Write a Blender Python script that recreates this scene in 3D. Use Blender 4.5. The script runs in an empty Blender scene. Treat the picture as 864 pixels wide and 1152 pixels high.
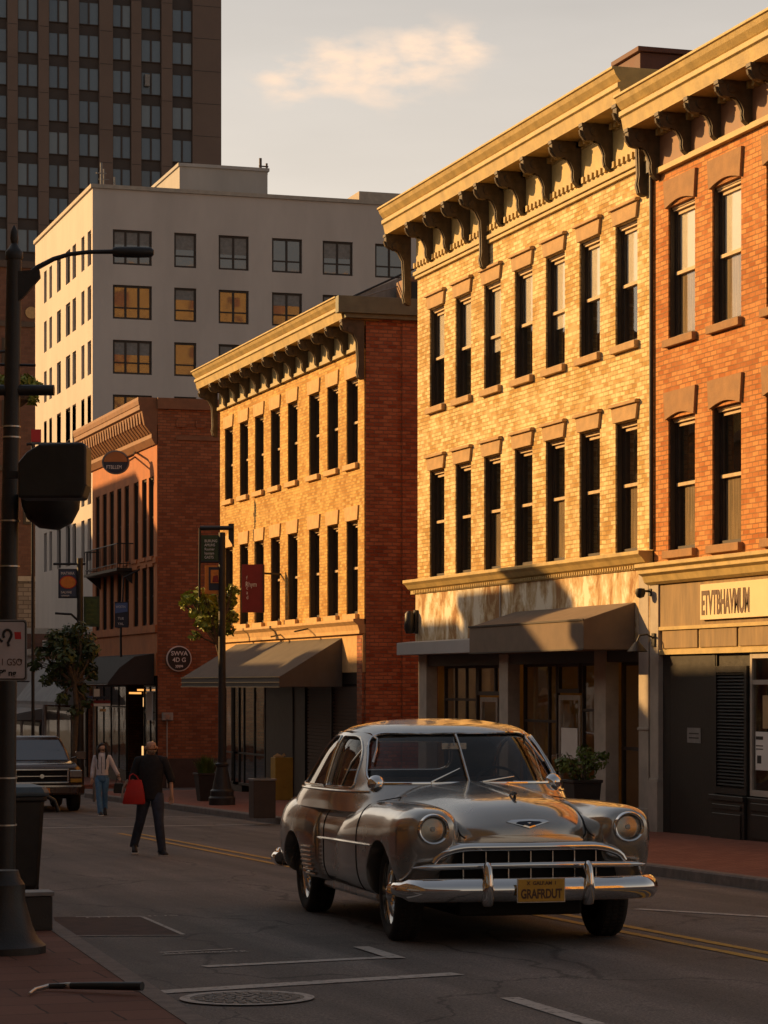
import bpy, bmesh, math, random
from mathutils import Vector, Matrix, Euler
from mathutils.bvhtree import BVHTree
R = math.radians
random.seed(7)
SC = bpy.context.scene
COL = SC.collection

# ------------------------------------------------------------------ camera
YAW = math.atan(894 / 2850)
SA, CA = math.sin(YAW), math.cos(YAW)
F, CAM_H, SLOPE = 2850.0, 1.9, 0.0167
cd = bpy.data.cameras.new('camera')
cam = bpy.data.objects.new('camera', cd)
COL.objects.link(cam)
cd.sensor_fit = 'HORIZONTAL'
cd.sensor_width = 36
cd.lens = F / 864 * 36
cd.shift_y = (771 - 576) / 864
cd.clip_start = 0.1
cd.clip_end = 3000
cam.location = (0, 0, CAM_H)
cam.rotation_euler = (R(90), 0, -YAW)
SC.camera = cam

# ------------------------------------------------------------------ light
SUN_EL, SUN_PHI = R(18), R(42)
TO_SUN = Vector((-math.cos(SUN_PHI) * math.cos(SUN_EL), math.sin(SUN_PHI) * math.cos(SUN_EL), math.sin(SUN_EL)))
sd = bpy.data.lights.new('sun', 'SUN')
sd.energy = 5.0
sd.color = (1.0, 0.565, 0.20)
sd.angle = R(0.5)
sun = bpy.data.objects.new('sun', sd)
COL.objects.link(sun)
sun.rotation_euler = TO_SUN.to_track_quat('Z', 'Y').to_euler()
sun.location = (-40, 40, 60)

W = bpy.data.worlds.new('World')
SC.world = W
W.use_nodes = True
nt = W.node_tree
nt.nodes.clear()
def N(t, tree=None, **kw):
    n = (tree or nt).nodes.new(t)
    for k, v in kw.items():
        setattr(n, k, v)
    return n
def L(a, b, tree=None):
    (tree or nt).links.new(a, b)
out = N('ShaderNodeOutputWorld'); bg = N('ShaderNodeBackground'); bg.inputs[1].default_value = 0.12
sky = N('ShaderNodeTexSky'); sky.sky_type = 'NISHITA'; sky.sun_disc = False
sky.sun_elevation = SUN_EL
sky.sun_rotation = math.atan2(TO_SUN.x, TO_SUN.y)
sky.air_density = 1.3; sky.dust_density = 4.0; sky.ozone_density = 1.0
tc = N('ShaderNodeTexCoord')
tint = N('ShaderNodeMix', data_type='RGBA'); tint.inputs[0].default_value = 0.80
# warm evening overcast veil: pale cream low down, cooler grey higher up
sep = N('ShaderNodeSeparateXYZ'); L(tc.outputs['Generated'], sep.inputs[0])
ramp = N('ShaderNodeValToRGB')
cr = ramp.color_ramp
cr.elements[0].position = 0.0; cr.elements[0].color = (6.3, 4.9, 3.7, 1)
cr.elements[1].position = 0.75; cr.elements[1].color = (1.45, 1.5, 1.65, 1)
e = cr.elements.new(0.10); e.color = (7.0, 5.75, 4.6, 1)
e = cr.elements.new(0.19); e.color = (5.6, 4.85, 4.15, 1)
e = cr.elements.new(0.28); e.color = (3.9, 3.5, 3.15, 1)
e = cr.elements.new(0.45); e.color = (2.3, 2.25, 2.2, 1)
L(sep.outputs[2], ramp.inputs[0])
L(sky.outputs[0], tint.inputs[6]); L(ramp.outputs[0], tint.inputs[7])
# clouds: a soft bank seen in one direction plus thin streaks
mp = N('ShaderNodeMapping'); mp.inputs['Scale'].default_value = (1, 1, 2.4)
L(tc.outputs['Generated'], mp.inputs[0])
nz = N('ShaderNodeTexNoise'); nz.inputs['Scale'].default_value = 36; nz.inputs['Detail'].default_value = 8; nz.inputs['Roughness'].default_value = 0.55
L(mp.outputs[0], nz.inputs[0])
def pix_dir(px, py):
    return (Vector((CA, -SA, 0)) * ((px - 432) / F) + Vector((SA, CA, 0)) + Vector((0, 0, 1)) * ((771 - py) / F)).normalized()
blob = None
for (px, py, rad, sq) in ((330, 90, .026, 1.5), (375, 76, .031, 1.4), (430, 80, .034, 1.4), (475, 66, .032, 1.4), (520, 54, .022, 1.5)):
    d = pix_dir(px, py)
    s = N('ShaderNodeVectorMath', operation='SUBTRACT'); L(tc.outputs['Generated'], s.inputs[0]); s.inputs[1].default_value = d
    m = N('ShaderNodeVectorMath', operation='MULTIPLY'); L(s.outputs[0], m.inputs[0]); m.inputs[1].default_value = (1, 1, sq)
    ln = N('ShaderNodeVectorMath', operation='LENGTH'); L(m.outputs[0], ln.inputs[0])
    mr = N('ShaderNodeMapRange'); mr.interpolation_type = 'SMOOTHERSTEP'
    L(ln.outputs['Value'], mr.inputs[0]); mr.inputs[1].default_value = 0; mr.inputs[2].default_value = rad
    mr.inputs[3].default_value = 1; mr.inputs[4].default_value = 0
    if blob is None: blob = mr.outputs[0]
    else:
        mx = N('ShaderNodeMath', operation='MAXIMUM'); L(blob, mx.inputs[0]); L(mr.outputs[0], mx.inputs[1]); blob = mx.outputs[0]
ad = N('ShaderNodeMath', operation='MULTIPLY_ADD'); L(nz.outputs[0], ad.inputs[0]); ad.inputs[1].default_value = 5.0; ad.inputs[2].default_value = -2.5
sm = N('ShaderNodeMath', operation='ADD'); L(ad.outputs[0], sm.inputs[0]); L(blob, sm.inputs[1])
ml = N('ShaderNodeMath', operation='MULTIPLY', use_clamp=True); L(sm.outputs[0], ml.inputs[0]); L(blob, ml.inputs[1])
nz2 = N('ShaderNodeTexNoise'); nz2.inputs['Scale'].default_value = 5; nz2.inputs['Detail'].default_value = 6
mp2 = N('ShaderNodeMapping'); mp2.inputs['Scale'].default_value = (1, 1, 5); L(tc.outputs['Generated'], mp2.inputs[0]); L(mp2.outputs[0], nz2.inputs[0])
mr2 = N('ShaderNodeMapRange'); L(nz2.outputs[0], mr2.inputs[0]); mr2.inputs[1].default_value = .35; mr2.inputs[2].default_value = .75; mr2.inputs[3].default_value = .94; mr2.inputs[4].default_value = 1.07
vm = N('ShaderNodeVectorMath', operation='SCALE'); L(tint.outputs[2], vm.inputs[0]); L(mr2.outputs[0], vm.inputs['Scale'])
cm = N('ShaderNodeMix', data_type='RGBA'); L(ml.outputs[0], cm.inputs[0]); L(vm.outputs[0], cm.inputs[6]); cm.inputs[7].default_value = (6.6, 5.0, 3.75, 1)
# the evening sky is brighter on the side of the sun, dimmer behind the viewer
dt = N('ShaderNodeVectorMath', operation='DOT_PRODUCT'); L(tc.outputs['Generated'], dt.inputs[0]); dt.inputs[1].default_value = (-.25, .97, 0)
dm = N('ShaderNodeMapRange'); L(dt.outputs['Value'], dm.inputs[0]); dm.inputs[1].default_value = -1; dm.inputs[2].default_value = .7; dm.inputs[3].default_value = .45; dm.inputs[4].default_value = 1.0
dv = N('ShaderNodeVectorMath', operation='SCALE'); L(cm.outputs[2], dv.inputs[0]); L(dm.outputs[0], dv.inputs['Scale'])
L(dv.outputs[0], bg.inputs[0]); L(bg.outputs[0], out.inputs[0])

SC.view_settings.view_transform = 'Standard'
SC.view_settings.look = 'None'
SC.view_settings.gamma = 1
SC.view_settings.exposure = 0.42
SC.view_settings.use_curve_mapping = False
SC.render.engine = 'CYCLES'
SC.cycles.max_bounces = 8
SC.cycles.transparent_max_bounces = 12
SC.cycles.use_denoising = True

# ------------------------------------------------------------------ positions read from the photograph
def gz(y): return -SLOPE * y
def ray(px, py):
    l = (px - 432) / F
    return SA + l * CA, CA - l * SA, -(py - 771) / F
def at(px, py, D):
    kx, ky, kz = ray(px, py); return Vector((kx * D, ky * D, CAM_H + kz * D))
def fac(px, py, X=16.85):
    kx, ky, kz = ray(px, py); D = X / kx; return (ky * D, CAM_H + kz * D)
def fy(px, py, Y):
    kx, ky, kz = ray(px, py); D = Y / ky; return (kx * D, CAM_H + kz * D)
def gnd(px, py, dz=0.0):
    kx, ky, kz = ray(px, py); D = (CAM_H - dz) / (-kz - SLOPE * ky); return Vector((kx * D, ky * D, gz(ky * D) + dz))

# ------------------------------------------------------------------ materials
def new_mat(name):
    m = bpy.data.materials.new(name); m.use_nodes = True
    t = m.node_tree; p = t.nodes['Principled BSDF']; return m, t, p
def mat(name, col, rough=.7, metal=0.0, var=.18, ns=2.0, bump=0.0, bs=40.0, coat=0.0, spec=.5, emit=0.0, uv=False, stretch=None):
    m, t, p = new_mat(name)
    p.inputs['Roughness'].default_value = rough; p.inputs['Metallic'].default_value = metal
    p.inputs['Coat Weight'].default_value = coat; p.inputs['Coat Roughness'].default_value = .08
    p.inputs['Specular IOR Level'].default_value = spec
    c = t.nodes.new('ShaderNodeTexCoord')
    src = c.outputs['UV'] if uv else c.outputs['Object']
    if stretch:
        mpn = t.nodes.new('ShaderNodeMapping'); mpn.inputs['Scale'].default_value = stretch; t.links.new(src, mpn.inputs[0]); src = mpn.outputs[0]
    if var > 0:
        n = t.nodes.new('ShaderNodeTexNoise'); n.inputs['Scale'].default_value = ns; n.inputs['Detail'].default_value = 6; n.inputs['Roughness'].default_value = .62
        t.links.new(src, n.inputs[0])
        r = t.nodes.new('ShaderNodeValToRGB')
        r.color_ramp.elements[0].position = .32; r.color_ramp.elements[1].position = .68
        r.color_ramp.elements[0].color = tuple(max(0, x * (1 - var)) for x in col) + (1,)
        r.color_ramp.elements[1].color = tuple(min(1, x * (1 + var)) for x in col) + (1,)
        t.links.new(n.outputs[0], r.inputs[0]); t.links.new(r.outputs[0], p.inputs['Base Color'])
        rr = t.nodes.new('ShaderNodeMapRange'); rr.inputs[3].default_value = max(.02, rough - .08 * (rough > .15)); rr.inputs[4].default_value = min(1, rough + .1 * (rough > .15))
        t.links.new(n.outputs[0], rr.inputs[0]); t.links.new(rr.outputs[0], p.inputs['Roughness'])
    else:
        p.inputs['Base Color'].default_value = tuple(col) + (1,)
    if bump > 0:
        n2 = t.nodes.new('ShaderNodeTexNoise'); n2.inputs['Scale'].default_value = bs; n2.inputs['Detail'].default_value = 5
        t.links.new(src, n2.inputs[0])
        b = t.nodes.new('ShaderNodeBump'); b.inputs['Strength'].default_value = bump; b.inputs['Distance'].default_value = .02
        t.links.new(n2.outputs[0], b.inputs['Height']); t.links.new(b.outputs[0], p.inputs['Normal'])
    if emit > 0:
        p.inputs['Emission Color'].default_value = tuple(col) + (1,); p.inputs['Emission Strength'].default_value = emit
    return m
def brick(name, c1, c2, mortar, bw=.215, bh=.072, ms=.011, patch=None, patch_amt=.5, dark=(.03, .02, .015), dirt=.35, bump=.6, rough=.85, jit=.012):
    m, t, p = new_mat(name)
    n = t.nodes; l = t.links
    c = n.new('ShaderNodeTexCoord')
    wob = n.new('ShaderNodeTexNoise'); wob.inputs['Scale'].default_value = 3.3; wob.inputs['Detail'].default_value = 3
    l.new(c.outputs['UV'], wob.inputs[0])
    ws = n.new('ShaderNodeVectorMath'); ws.operation = 'MULTIPLY_ADD'; l.new(wob.outputs['Color'], ws.inputs[0]); ws.inputs[1].default_value = (jit * 2, jit * 2, 0); l.new(c.outputs['UV'], ws.inputs[2])
    b = n.new('ShaderNodeTexBrick'); l.new(ws.outputs[0], b.inputs[0])
    b.inputs['Scale'].default_value = 1; b.inputs['Brick Width'].default_value = bw; b.inputs['Row Height'].default_value = bh
    b.inputs['Mortar Size'].default_value = ms; b.inputs['Mortar Smooth'].default_value = .3; b.inputs['Bias'].default_value = 0
    b.inputs['Color1'].default_value = tuple(c1) + (1,); b.inputs['Color2'].default_value = tuple(c2) + (1,); b.inputs['Mortar'].default_value = tuple(mortar) + (1,)
    # lighter blotches put mottled reflected sunlight into the brick colour; darker ones are soot
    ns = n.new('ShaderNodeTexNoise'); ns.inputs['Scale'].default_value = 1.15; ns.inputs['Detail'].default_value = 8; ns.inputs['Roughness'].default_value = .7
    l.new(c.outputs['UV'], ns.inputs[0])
    colr = b.outputs['Color']
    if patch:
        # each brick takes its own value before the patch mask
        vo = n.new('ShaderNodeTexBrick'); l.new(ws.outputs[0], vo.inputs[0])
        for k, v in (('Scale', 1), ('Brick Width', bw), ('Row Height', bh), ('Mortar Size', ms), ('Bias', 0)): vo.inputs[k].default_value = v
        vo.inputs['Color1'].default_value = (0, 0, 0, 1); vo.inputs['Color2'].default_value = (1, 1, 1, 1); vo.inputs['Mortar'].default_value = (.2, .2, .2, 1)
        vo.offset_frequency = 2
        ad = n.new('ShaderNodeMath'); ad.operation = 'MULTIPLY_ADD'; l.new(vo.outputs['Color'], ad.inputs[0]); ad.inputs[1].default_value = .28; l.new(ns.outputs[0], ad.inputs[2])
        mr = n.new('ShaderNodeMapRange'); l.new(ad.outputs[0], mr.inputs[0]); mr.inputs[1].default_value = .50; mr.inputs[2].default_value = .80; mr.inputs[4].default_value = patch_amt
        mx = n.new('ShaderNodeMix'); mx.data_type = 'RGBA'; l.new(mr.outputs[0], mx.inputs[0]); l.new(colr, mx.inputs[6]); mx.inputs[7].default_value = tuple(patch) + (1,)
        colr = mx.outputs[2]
    nd = n.new('ShaderNodeTexNoise'); nd.inputs['Scale'].default_value = .45; nd.inputs['Detail'].default_value = 9; nd.inputs['Roughness'].default_value = .68
    mpn = n.new('ShaderNodeMapping'); mpn.inputs['Location'].default_value = (13, 5, 0); mpn.inputs['Scale'].default_value = (1.6, .7, 1); l.new(c.outputs['UV'], mpn.inputs[0]); l.new(mpn.outputs[0], nd.inputs[0])
    mr2 = n.new('ShaderNodeMapRange'); l.new(nd.outputs[0], mr2.inputs[0]); mr2.inputs[1].default_value = .48; mr2.inputs[2].default_value = .8; mr2.inputs[4].default_value = dirt
    mx2 = n.new('ShaderNodeMix'); mx2.data_type = 'RGBA'; l.new(mr2.outputs[0], mx2.inputs[0]); l.new(colr, mx2.inputs[6]); mx2.inputs[7].default_value = tuple(dark) + (1,)
    l.new(mx2.outputs[2], p.inputs['Base Color'])
    p.inputs['Roughness'].default_value = rough; p.inputs['Specular IOR Level'].default_value = .25
    nf = n.new('ShaderNodeTexNoise'); nf.inputs['Scale'].default_value = 30; nf.inputs['Detail'].default_value = 4; l.new(c.outputs['UV'], nf.inputs[0])
    h = n.new('ShaderNodeMath'); h.operation = 'MULTIPLY_ADD'; l.new(b.outputs['Fac'], h.inputs[0]); h.inputs[1].default_value = -1; l.new(nf.outputs[0], h.inputs[2])
    bp = n.new('ShaderNodeBump'); bp.inputs['Strength'].default_value = bump; bp.inputs['Distance'].default_value = .012
    l.new(h.outputs[0], bp.inputs['Height']); l.new(bp.outputs[0], p.inputs['Normal'])
    return m
def glass(name, tintc=(.05, .055, .06), trans=.45, rough=.02, refl=1.0, wav=.02):
    m, t, p = new_mat(name)
    n = t.nodes; l = t.links
    n.remove(p)
    o = n['Material Output']
    tr = n.new('ShaderNodeBsdfTransparent'); tr.inputs[0].default_value = (trans, trans, trans * .98, 1)
    gl = n.new('ShaderNodeBsdfGlossy'); gl.inputs['Roughness'].default_value = rough; gl.inputs[0].default_value = (refl, refl, refl, 1)
    lw = n.new('ShaderNodeLayerWeight'); lw.inputs[0].default_value = .5
    fr = n.new('ShaderNodeFresnel'); ge = n.new('ShaderNodeNewGeometry'); io = n.new('ShaderNodeMapRange'); l.new(ge.outputs['Backfacing'], io.inputs[0]); io.inputs[3].default_value = 1.5; io.inputs[4].default_value = 1 / 1.5; l.new(io.outputs[0], fr.inputs[0])
    c = n.new('ShaderNodeTexCoord')
    nz = n.new('ShaderNodeTexNoise'); nz.inputs['Scale'].default_value = 1.3; nz.inputs['Detail'].default_value = 1; l.new(c.outputs['Object'], nz.inputs[0])
    bp = n.new('ShaderNodeBump'); bp.inputs['Strength'].default_value = wav * 4; bp.inputs['Distance'].default_value = .05; l.new(nz.outputs[0], bp.inputs['Height'])
    l.new(bp.outputs[0], gl.inputs['Normal']); l.new(bp.outputs[0], fr.inputs['Normal'])
    df = n.new('ShaderNodeBsdfDiffuse'); df.inputs[0].default_value = tuple(tintc) + (1,)
    m1 = n.new('ShaderNodeMixShader'); m1.inputs[0].default_value = .03; l.new(tr.outputs[0], m1.inputs[1]); l.new(df.outputs[0], m1.inputs[2])
    mx = n.new('ShaderNodeMixShader'); l.new(fr.outputs[0], mx.inputs[0]); l.new(m1.outputs[0], mx.inputs[1]); l.new(gl.outputs[0], mx.inputs[2])
    l.new(mx.outputs[0], o.inputs[0])
    return m

def pane_mat(name, col, refl=.22, rough=.03, wav=.03):
    m, t, p_ = new_mat(name); n = t.nodes; l = t.links
    p_.inputs['Base Color'].default_value = (*col, 1); p_.inputs['Roughness'].default_value = .35; p_.inputs['Specular IOR Level'].default_value = .2
    c = n.new('ShaderNodeTexCoord'); a = n.new('ShaderNodeTexNoise'); a.inputs['Scale'].default_value = .5; a.inputs['Detail'].default_value = 2; l.new(c.outputs['Object'], a.inputs[0])
    b = n.new('ShaderNodeBump'); b.inputs['Strength'].default_value = wav; b.inputs['Distance'].default_value = .2; l.new(a.outputs[0], b.inputs['Height'])
    g = n.new('ShaderNodeBsdfGlossy'); g.inputs['Roughness'].default_value = rough; g.inputs[0].default_value = (.95, .97, 1, 1); l.new(b.outputs[0], g.inputs['Normal'])
    mx = n.new('ShaderNodeMixShader'); mx.inputs[0].default_value = refl; l.new(p_.outputs[0], mx.inputs[1]); l.new(g.outputs[0], mx.inputs[2]); l.new(mx.outputs[0], n['Material Output'].inputs[0])
    return m
M = {}
M['brick_pale'] = brick('sun mottled pale brick', (.47, .285, .085), (.66, .46, .17), (.36, .24, .10), bw=.21, bh=.078, patch=(.92, .74, .42), patch_amt=.85, dark=(.25, .11, .03), dirt=.45)  # patch colour stands for blotches of sunlight thrown back by windows
M['brick_amber'] = brick('amber brick', (.42, .205, .042), (.60, .35, .085), (.40, .26, .10), bw=.20, bh=.072, patch=(.78, .52, .19), patch_amt=.7, dark=(.20, .07, .02), dirt=.42)
M['brick_orange'] = brick('orange brick', (.40, .13, .032), (.60, .24, .065), (.27, .14, .06), bw=.215, bh=.078, patch=(.70, .36, .15), patch_amt=.5, dark=(.16, .05, .02), dirt=.35)
M['brick_red'] = brick('dark red brick', (.29, .075, .032), (.47, .17, .085), (.22, .13, .09), bw=.215, bh=.085, patch=(.56, .24, .12), patch_amt=.4, dark=(.05, .015, .01), dirt=.5, bump=1.0)
M['brick_side'] = brick('weathered russet brick', (.25, .085, .037), (.40, .155, .07), (.18, .10, .06), bw=.24, bh=.09, dark=(.07, .02, .012), dirt=.55)
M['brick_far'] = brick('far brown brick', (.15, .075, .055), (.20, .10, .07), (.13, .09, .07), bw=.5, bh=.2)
M['render_rose'] = mat('rose painted masonry', (.43, .15, .055), .8, var=.16, ns=1.6, bump=.2, bs=18)
M['stucco'] = mat('weathered grey concrete render', (.58, .52, .475), .9, var=.10, ns=.35, bump=.15, bs=6, stretch=(1, 1, .35))
M['stucco_b'] = mat('roof shed render', (.42, .41, .40), .9, var=.12, ns=.4, stretch=(1, 1, .3))
M['tower_pier'] = mat('brown precast panel', (.165, .120, .10), .85, var=.12, ns=.15)
M['tower_spandrel'] = mat('dark bronze spandrel', (.052, .040, .036), .6, var=.2, ns=.2)
M['tower_glass'] = mat('blue grey window glass', (.085, .115, .14), .12, var=.30, ns=.11, spec=.8)
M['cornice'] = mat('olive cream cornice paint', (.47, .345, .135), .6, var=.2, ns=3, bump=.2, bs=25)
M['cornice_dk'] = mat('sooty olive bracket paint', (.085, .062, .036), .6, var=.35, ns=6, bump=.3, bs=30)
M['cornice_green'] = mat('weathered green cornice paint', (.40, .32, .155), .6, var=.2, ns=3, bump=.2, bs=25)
M['trim_brown'] = mat('brown painted cornice', (.23, .105, .048), .6, var=.2, ns=3)
M['stone_tan'] = mat('tan sandstone', (.46, .30, .145), .85, var=.16, ns=5, bump=.4, bs=40)
M['stone_amber'] = mat('amber sandstone', (.60, .38, .17), .85, var=.14, ns=5, bump=.4, bs=40)
M['stone_brown'] = mat('brownstone', (.33, .185, .085), .85, var=.16, ns=5, bump=.4, bs=40)
M['frame_dark'] = mat('shaded dark brown window paint', (.035, .024, .018), .5, var=.25, ns=8)
M['frame_tan'] = mat('sunlit tan timber', (.52, .37, .20), .6, var=.2, ns=8)  # sunlit tone of the window rails, put into the colour
M['blind'] = mat('ivory roller blind', (.86, .80, .72), .8, var=.06, ns=1.2)
M['curtain'] = mat('dull curtain', (.34, .25, .15), .9, var=.45, ns=3, stretch=(1, 8, .4))
M['glass'] = glass('window glass', trans=.94)
M['shop_glass'] = glass('shop window glass', trans=.86)
M['room'] = mat('dark room depth', (.035, .028, .022), .9, var=.3, ns=1)  # near black stands in for unlit room depth behind the glass
M['room_warm'] = mat('ochre shop interior', (.50, .34, .13), .9, var=.35, ns=.8)
M['asphalt'] = None
M['steel_dark'] = mat('black painted cast iron', (.022, .020, .019), .45, var=.25, ns=9, bump=.15, bs=60)
M['steel_grey'] = mat('grey painted steel', (.22, .21, .20), .5, .0, var=.2, ns=6)
M['alu'] = mat('brushed aluminium', (.55, .53, .50), .35, .9, var=.12, ns=10)
M['black_paint'] = mat('black shopfront paint', (.018, .016, .014), .42, var=.3, ns=5, bump=.1, bs=20)
M['awning_grey'] = mat('brown grey awning canvas', (.20, .15, .11), .9, var=.12, ns=2.5, bump=.2, bs=90)
M['awning_dark'] = mat('charcoal awning canvas', (.115, .10, .085), .85, var=.15, ns=2.0, bump=.2, bs=90)
M['awning_blk'] = mat('black awning canvas', (.035, .033, .03), .85, var=.2, ns=2.0)
M['awning_pale'] = mat('pale grey awning canvas', (.34, .33, .31), .85, var=.15, ns=2.0)
M['leaf'] = mat('green leaves', (.10, .15, .025), .5, var=.5, ns=3, spec=.4)
M['leaf2'] = mat('yellow green leaves', (.26, .30, .04), .5, var=.45, ns=4, spec=.4)
M['bark'] = mat('grey brown bark', (.12, .085, .055), .9, var=.3, ns=12, bump=.5, bs=30)
M['red_paint'] = mat('deep red sign paint', (.22, .016, .012), .45, var=.15, ns=3)
M['white_paint'] = mat('white paint', (.78, .76, .72), .5, var=.05, ns=3)
M['ink'] = mat('black lettering', (.02, .018, .016), .6, var=0)
M['ink_brown'] = mat('brown lettering', (.10, .045, .02), .6, var=0)
M['ink_white'] = mat('white lettering', (.75, .73, .70), .6, var=0)
M['ink_red'] = mat('red lettering', (.5, .03, .03), .6, var=0)
M['ink_blue'] = mat('blue lettering', (.10, .16, .35), .6, var=0)
M['ochre'] = mat('ochre sign panel', (.65, .22, .03), .5, var=.15, ns=8)
M['green_sign'] = mat('dark green sign panel', (.035, .06, .02), .5, var=.3, ns=6)
M['navy'] = mat('navy sign panel', (.025, .03, .05), .5, var=.2, ns=6)
M['lamp_warm'] = mat('warm lit lamp', (1.0, .42, .10), .5, var=0, emit=1.0)
M['lamp_dim'] = mat('dim warm lit bulb', (1.0, .55, .20), .5, var=0, emit=.9)
M['yellow_cab'] = mat('mustard painted sheet metal', (.40, .235, .03), .5, var=.12, ns=4)
M['planter'] = mat('dark resin planter', (.03, .026, .024), .6, var=.2, ns=5)
M['bin_brown'] = mat('brown metal bin', (.07, .045, .035), .5, var=.15, ns=4)

def asphalt():
    m, t, p = new_mat('worn asphalt'); n = t.nodes; l = t.links
    c = n.new('ShaderNodeTexCoord')
    a = n.new('ShaderNodeTexNoise'); a.inputs['Scale'].default_value = .35; a.inputs['Detail'].default_value = 6; a.inputs['Roughness'].default_value = .6
    l.new(c.outputs['Object'], a.inputs[0])
    g = n.new('ShaderNodeTexNoise'); g.inputs['Scale'].default_value = 55; g.inputs['Detail'].default_value = 3; g.inputs['Roughness'].default_value = .8
    l.new(c.outputs['Object'], g.inputs[0])
    r = n.new('ShaderNodeValToRGB'); r.color_ramp.elements[0].position = .3; r.color_ramp.elements[1].position = .7
    r.color_ramp.elements[0].color = (.078, .065, .057, 1); r.color_ramp.elements[1].color = (.165, .139, .120, 1)
    l.new(a.outputs[0], r.inputs[0])
    mr = n.new('ShaderNodeMapRange'); l.new(g.outputs[0], mr.inputs[0]); mr.inputs[1].default_value = .3; mr.inputs[2].default_value = .72; mr.inputs[3].default_value = .22; mr.inputs[4].default_value = 2.3
    mu = n.new('ShaderNodeVectorMath'); mu.operation = 'SCALE'; l.new(r.outputs[0], mu.inputs[0]); l.new(mr.outputs[0], mu.inputs['Scale'])
    # cracks and tar seams
    mpn = n.new('ShaderNodeMapping'); mpn.inputs['Scale'].default_value = (.42, .22, .42); l.new(c.outputs['Object'], mpn.inputs[0])
    wn = n.new('ShaderNodeTexNoise'); wn.inputs['Scale'].default_value = 3; wn.inputs['Detail'].default_value = 6; l.new(mpn.outputs[0], wn.inputs[0])
    va = n.new('ShaderNodeVectorMath'); va.operation = 'MULTIPLY_ADD'; l.new(wn.outputs['Color'], va.inputs[0]); va.inputs[1].default_value = (.5, .5, 0); l.new(mpn.outputs[0], va.inputs[2])
    vo = n.new('ShaderNodeTexVoronoi'); vo.feature = 'DISTANCE_TO_EDGE'; vo.inputs['Scale'].default_value = 1; l.new(va.outputs[0], vo.inputs[0])
    ck = n.new('ShaderNodeMapRange'); l.new(vo.outputs['Distance'], ck.inputs[0]); ck.inputs[1].default_value = .002; ck.inputs[2].default_value = .009; ck.inputs[3].default_value = .45; ck.inputs[4].default_value = 1
    m2 = n.new('ShaderNodeVectorMath'); m2.operation = 'SCALE'; l.new(mu.outputs[0], m2.inputs[0]); l.new(ck.outputs[0], m2.inputs['Scale'])
    # tyre polish and oil drips run along the lanes
    mt = n.new('ShaderNodeMapping'); mt.inputs['Scale'].default_value = (1.3, .07, 1); l.new(c.outputs['Object'], mt.inputs[0])
    tn = n.new('ShaderNodeTexNoise'); tn.inputs['Scale'].default_value = 1.6; tn.inputs['Detail'].default_value = 5; l.new(mt.outputs[0], tn.inputs[0])
    tr_ = n.new('ShaderNodeMapRange'); l.new(tn.outputs[0], tr_.inputs[0]); tr_.inputs[1].default_value = .35; tr_.inputs[2].default_value = .65; tr_.inputs[3].default_value = .68; tr_.inputs[4].default_value = 1.18
    st = n.new('ShaderNodeTexNoise'); st.inputs['Scale'].default_value = 1.1; st.inputs['Detail'].default_value = 7; st.inputs['Roughness'].default_value = .7; l.new(c.outputs['Object'], st.inputs[0])
    sr = n.new('ShaderNodeMapRange'); l.new(st.outputs[0], sr.inputs[0]); sr.inputs[1].default_value = .60; sr.inputs[2].default_value = .68; sr.inputs[3].default_value = 1; sr.inputs[4].default_value = .55
    mm = n.new('ShaderNodeMath'); mm.operation = 'MULTIPLY'; l.new(tr_.outputs[0], mm.inputs[0]); l.new(sr.outputs[0], mm.inputs[1])
    m3 = n.new('ShaderNodeVectorMath'); m3.operation = 'SCALE'; l.new(m2.outputs[0], m3.inputs[0]); l.new(mm.outputs[0], m3.inputs['Scale'])
    l.new(m3.outputs[0], p.inputs['Base Color'])
    rg = n.new('ShaderNodeMapRange'); l.new(a.outputs[0], rg.inputs[0]); rg.inputs[3].default_value = .62; rg.inputs[4].default_value = .9; l.new(rg.outputs[0], p.inputs['Roughness'])
    b = n.new('ShaderNodeBump'); b.inputs['Strength'].default_value = .7; b.inputs['Distance'].default_value = .012; l.new(g.outputs[0], b.inputs['Height']); l.new(b.outputs[0], p.inputs['Normal'])
    return m
M['asphalt'] = asphalt()
M['paver'] = brick('red brick paving', (.16, .068, .048), (.21, .095, .068), (.06, .035, .028), bw=.78, bh=.52, ms=.010, dark=(.07, .04, .03), dirt=.5, bump=.4, jit=.02)
M['paver_far'] = brick('red sidewalk brick', (.25, .085, .055), (.33, .13, .085), (.12, .06, .045), bw=.22, bh=.11, ms=.008, dark=(.09, .04, .03), dirt=.4, bump=.4)
M['kerb'] = mat('granite kerb', (.19, .155, .135), .85, var=.25, ns=6, bump=.5, bs=40)
M['concrete'] = mat('grey concrete ground', (.16, .14, .125), .9, var=.25, ns=.8, bump=.3, bs=30)
def worn(name, col, amt=.5, sc=14):
    m, t, p = new_mat(name); n = t.nodes; l = t.links
    c = n.new('ShaderNodeTexCoord'); a = n.new('ShaderNodeTexNoise'); a.inputs['Scale'].default_value = sc; a.inputs['Detail'].default_value = 8; a.inputs['Roughness'].default_value = .7
    l.new(c.outputs['Object'], a.inputs[0])
    r = n.new('ShaderNodeValToRGB'); r.color_ramp.elements[0].position = amt - .08; r.color_ramp.elements[1].position = amt + .06
    r.color_ramp.elements[0].color = (.085, .07, .06, 1); r.color_ramp.elements[1].color = tuple(col) + (1,)
    l.new(a.outputs[0], r.inputs[0]); l.new(r.outputs[0], p.inputs['Base Color']); p.inputs['Roughness'].default_value = .75
    return m
M['line_white'] = worn('worn white road paint', (.50, .45, .40), .42)
M['line_yellow'] = worn('worn yellow road paint', (.55, .30, .04), .42)
M['patch_red'] = mat('brown road patch', (.085, .050, .040), .9, var=.35, ns=5, bump=.4, bs=60)
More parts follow.
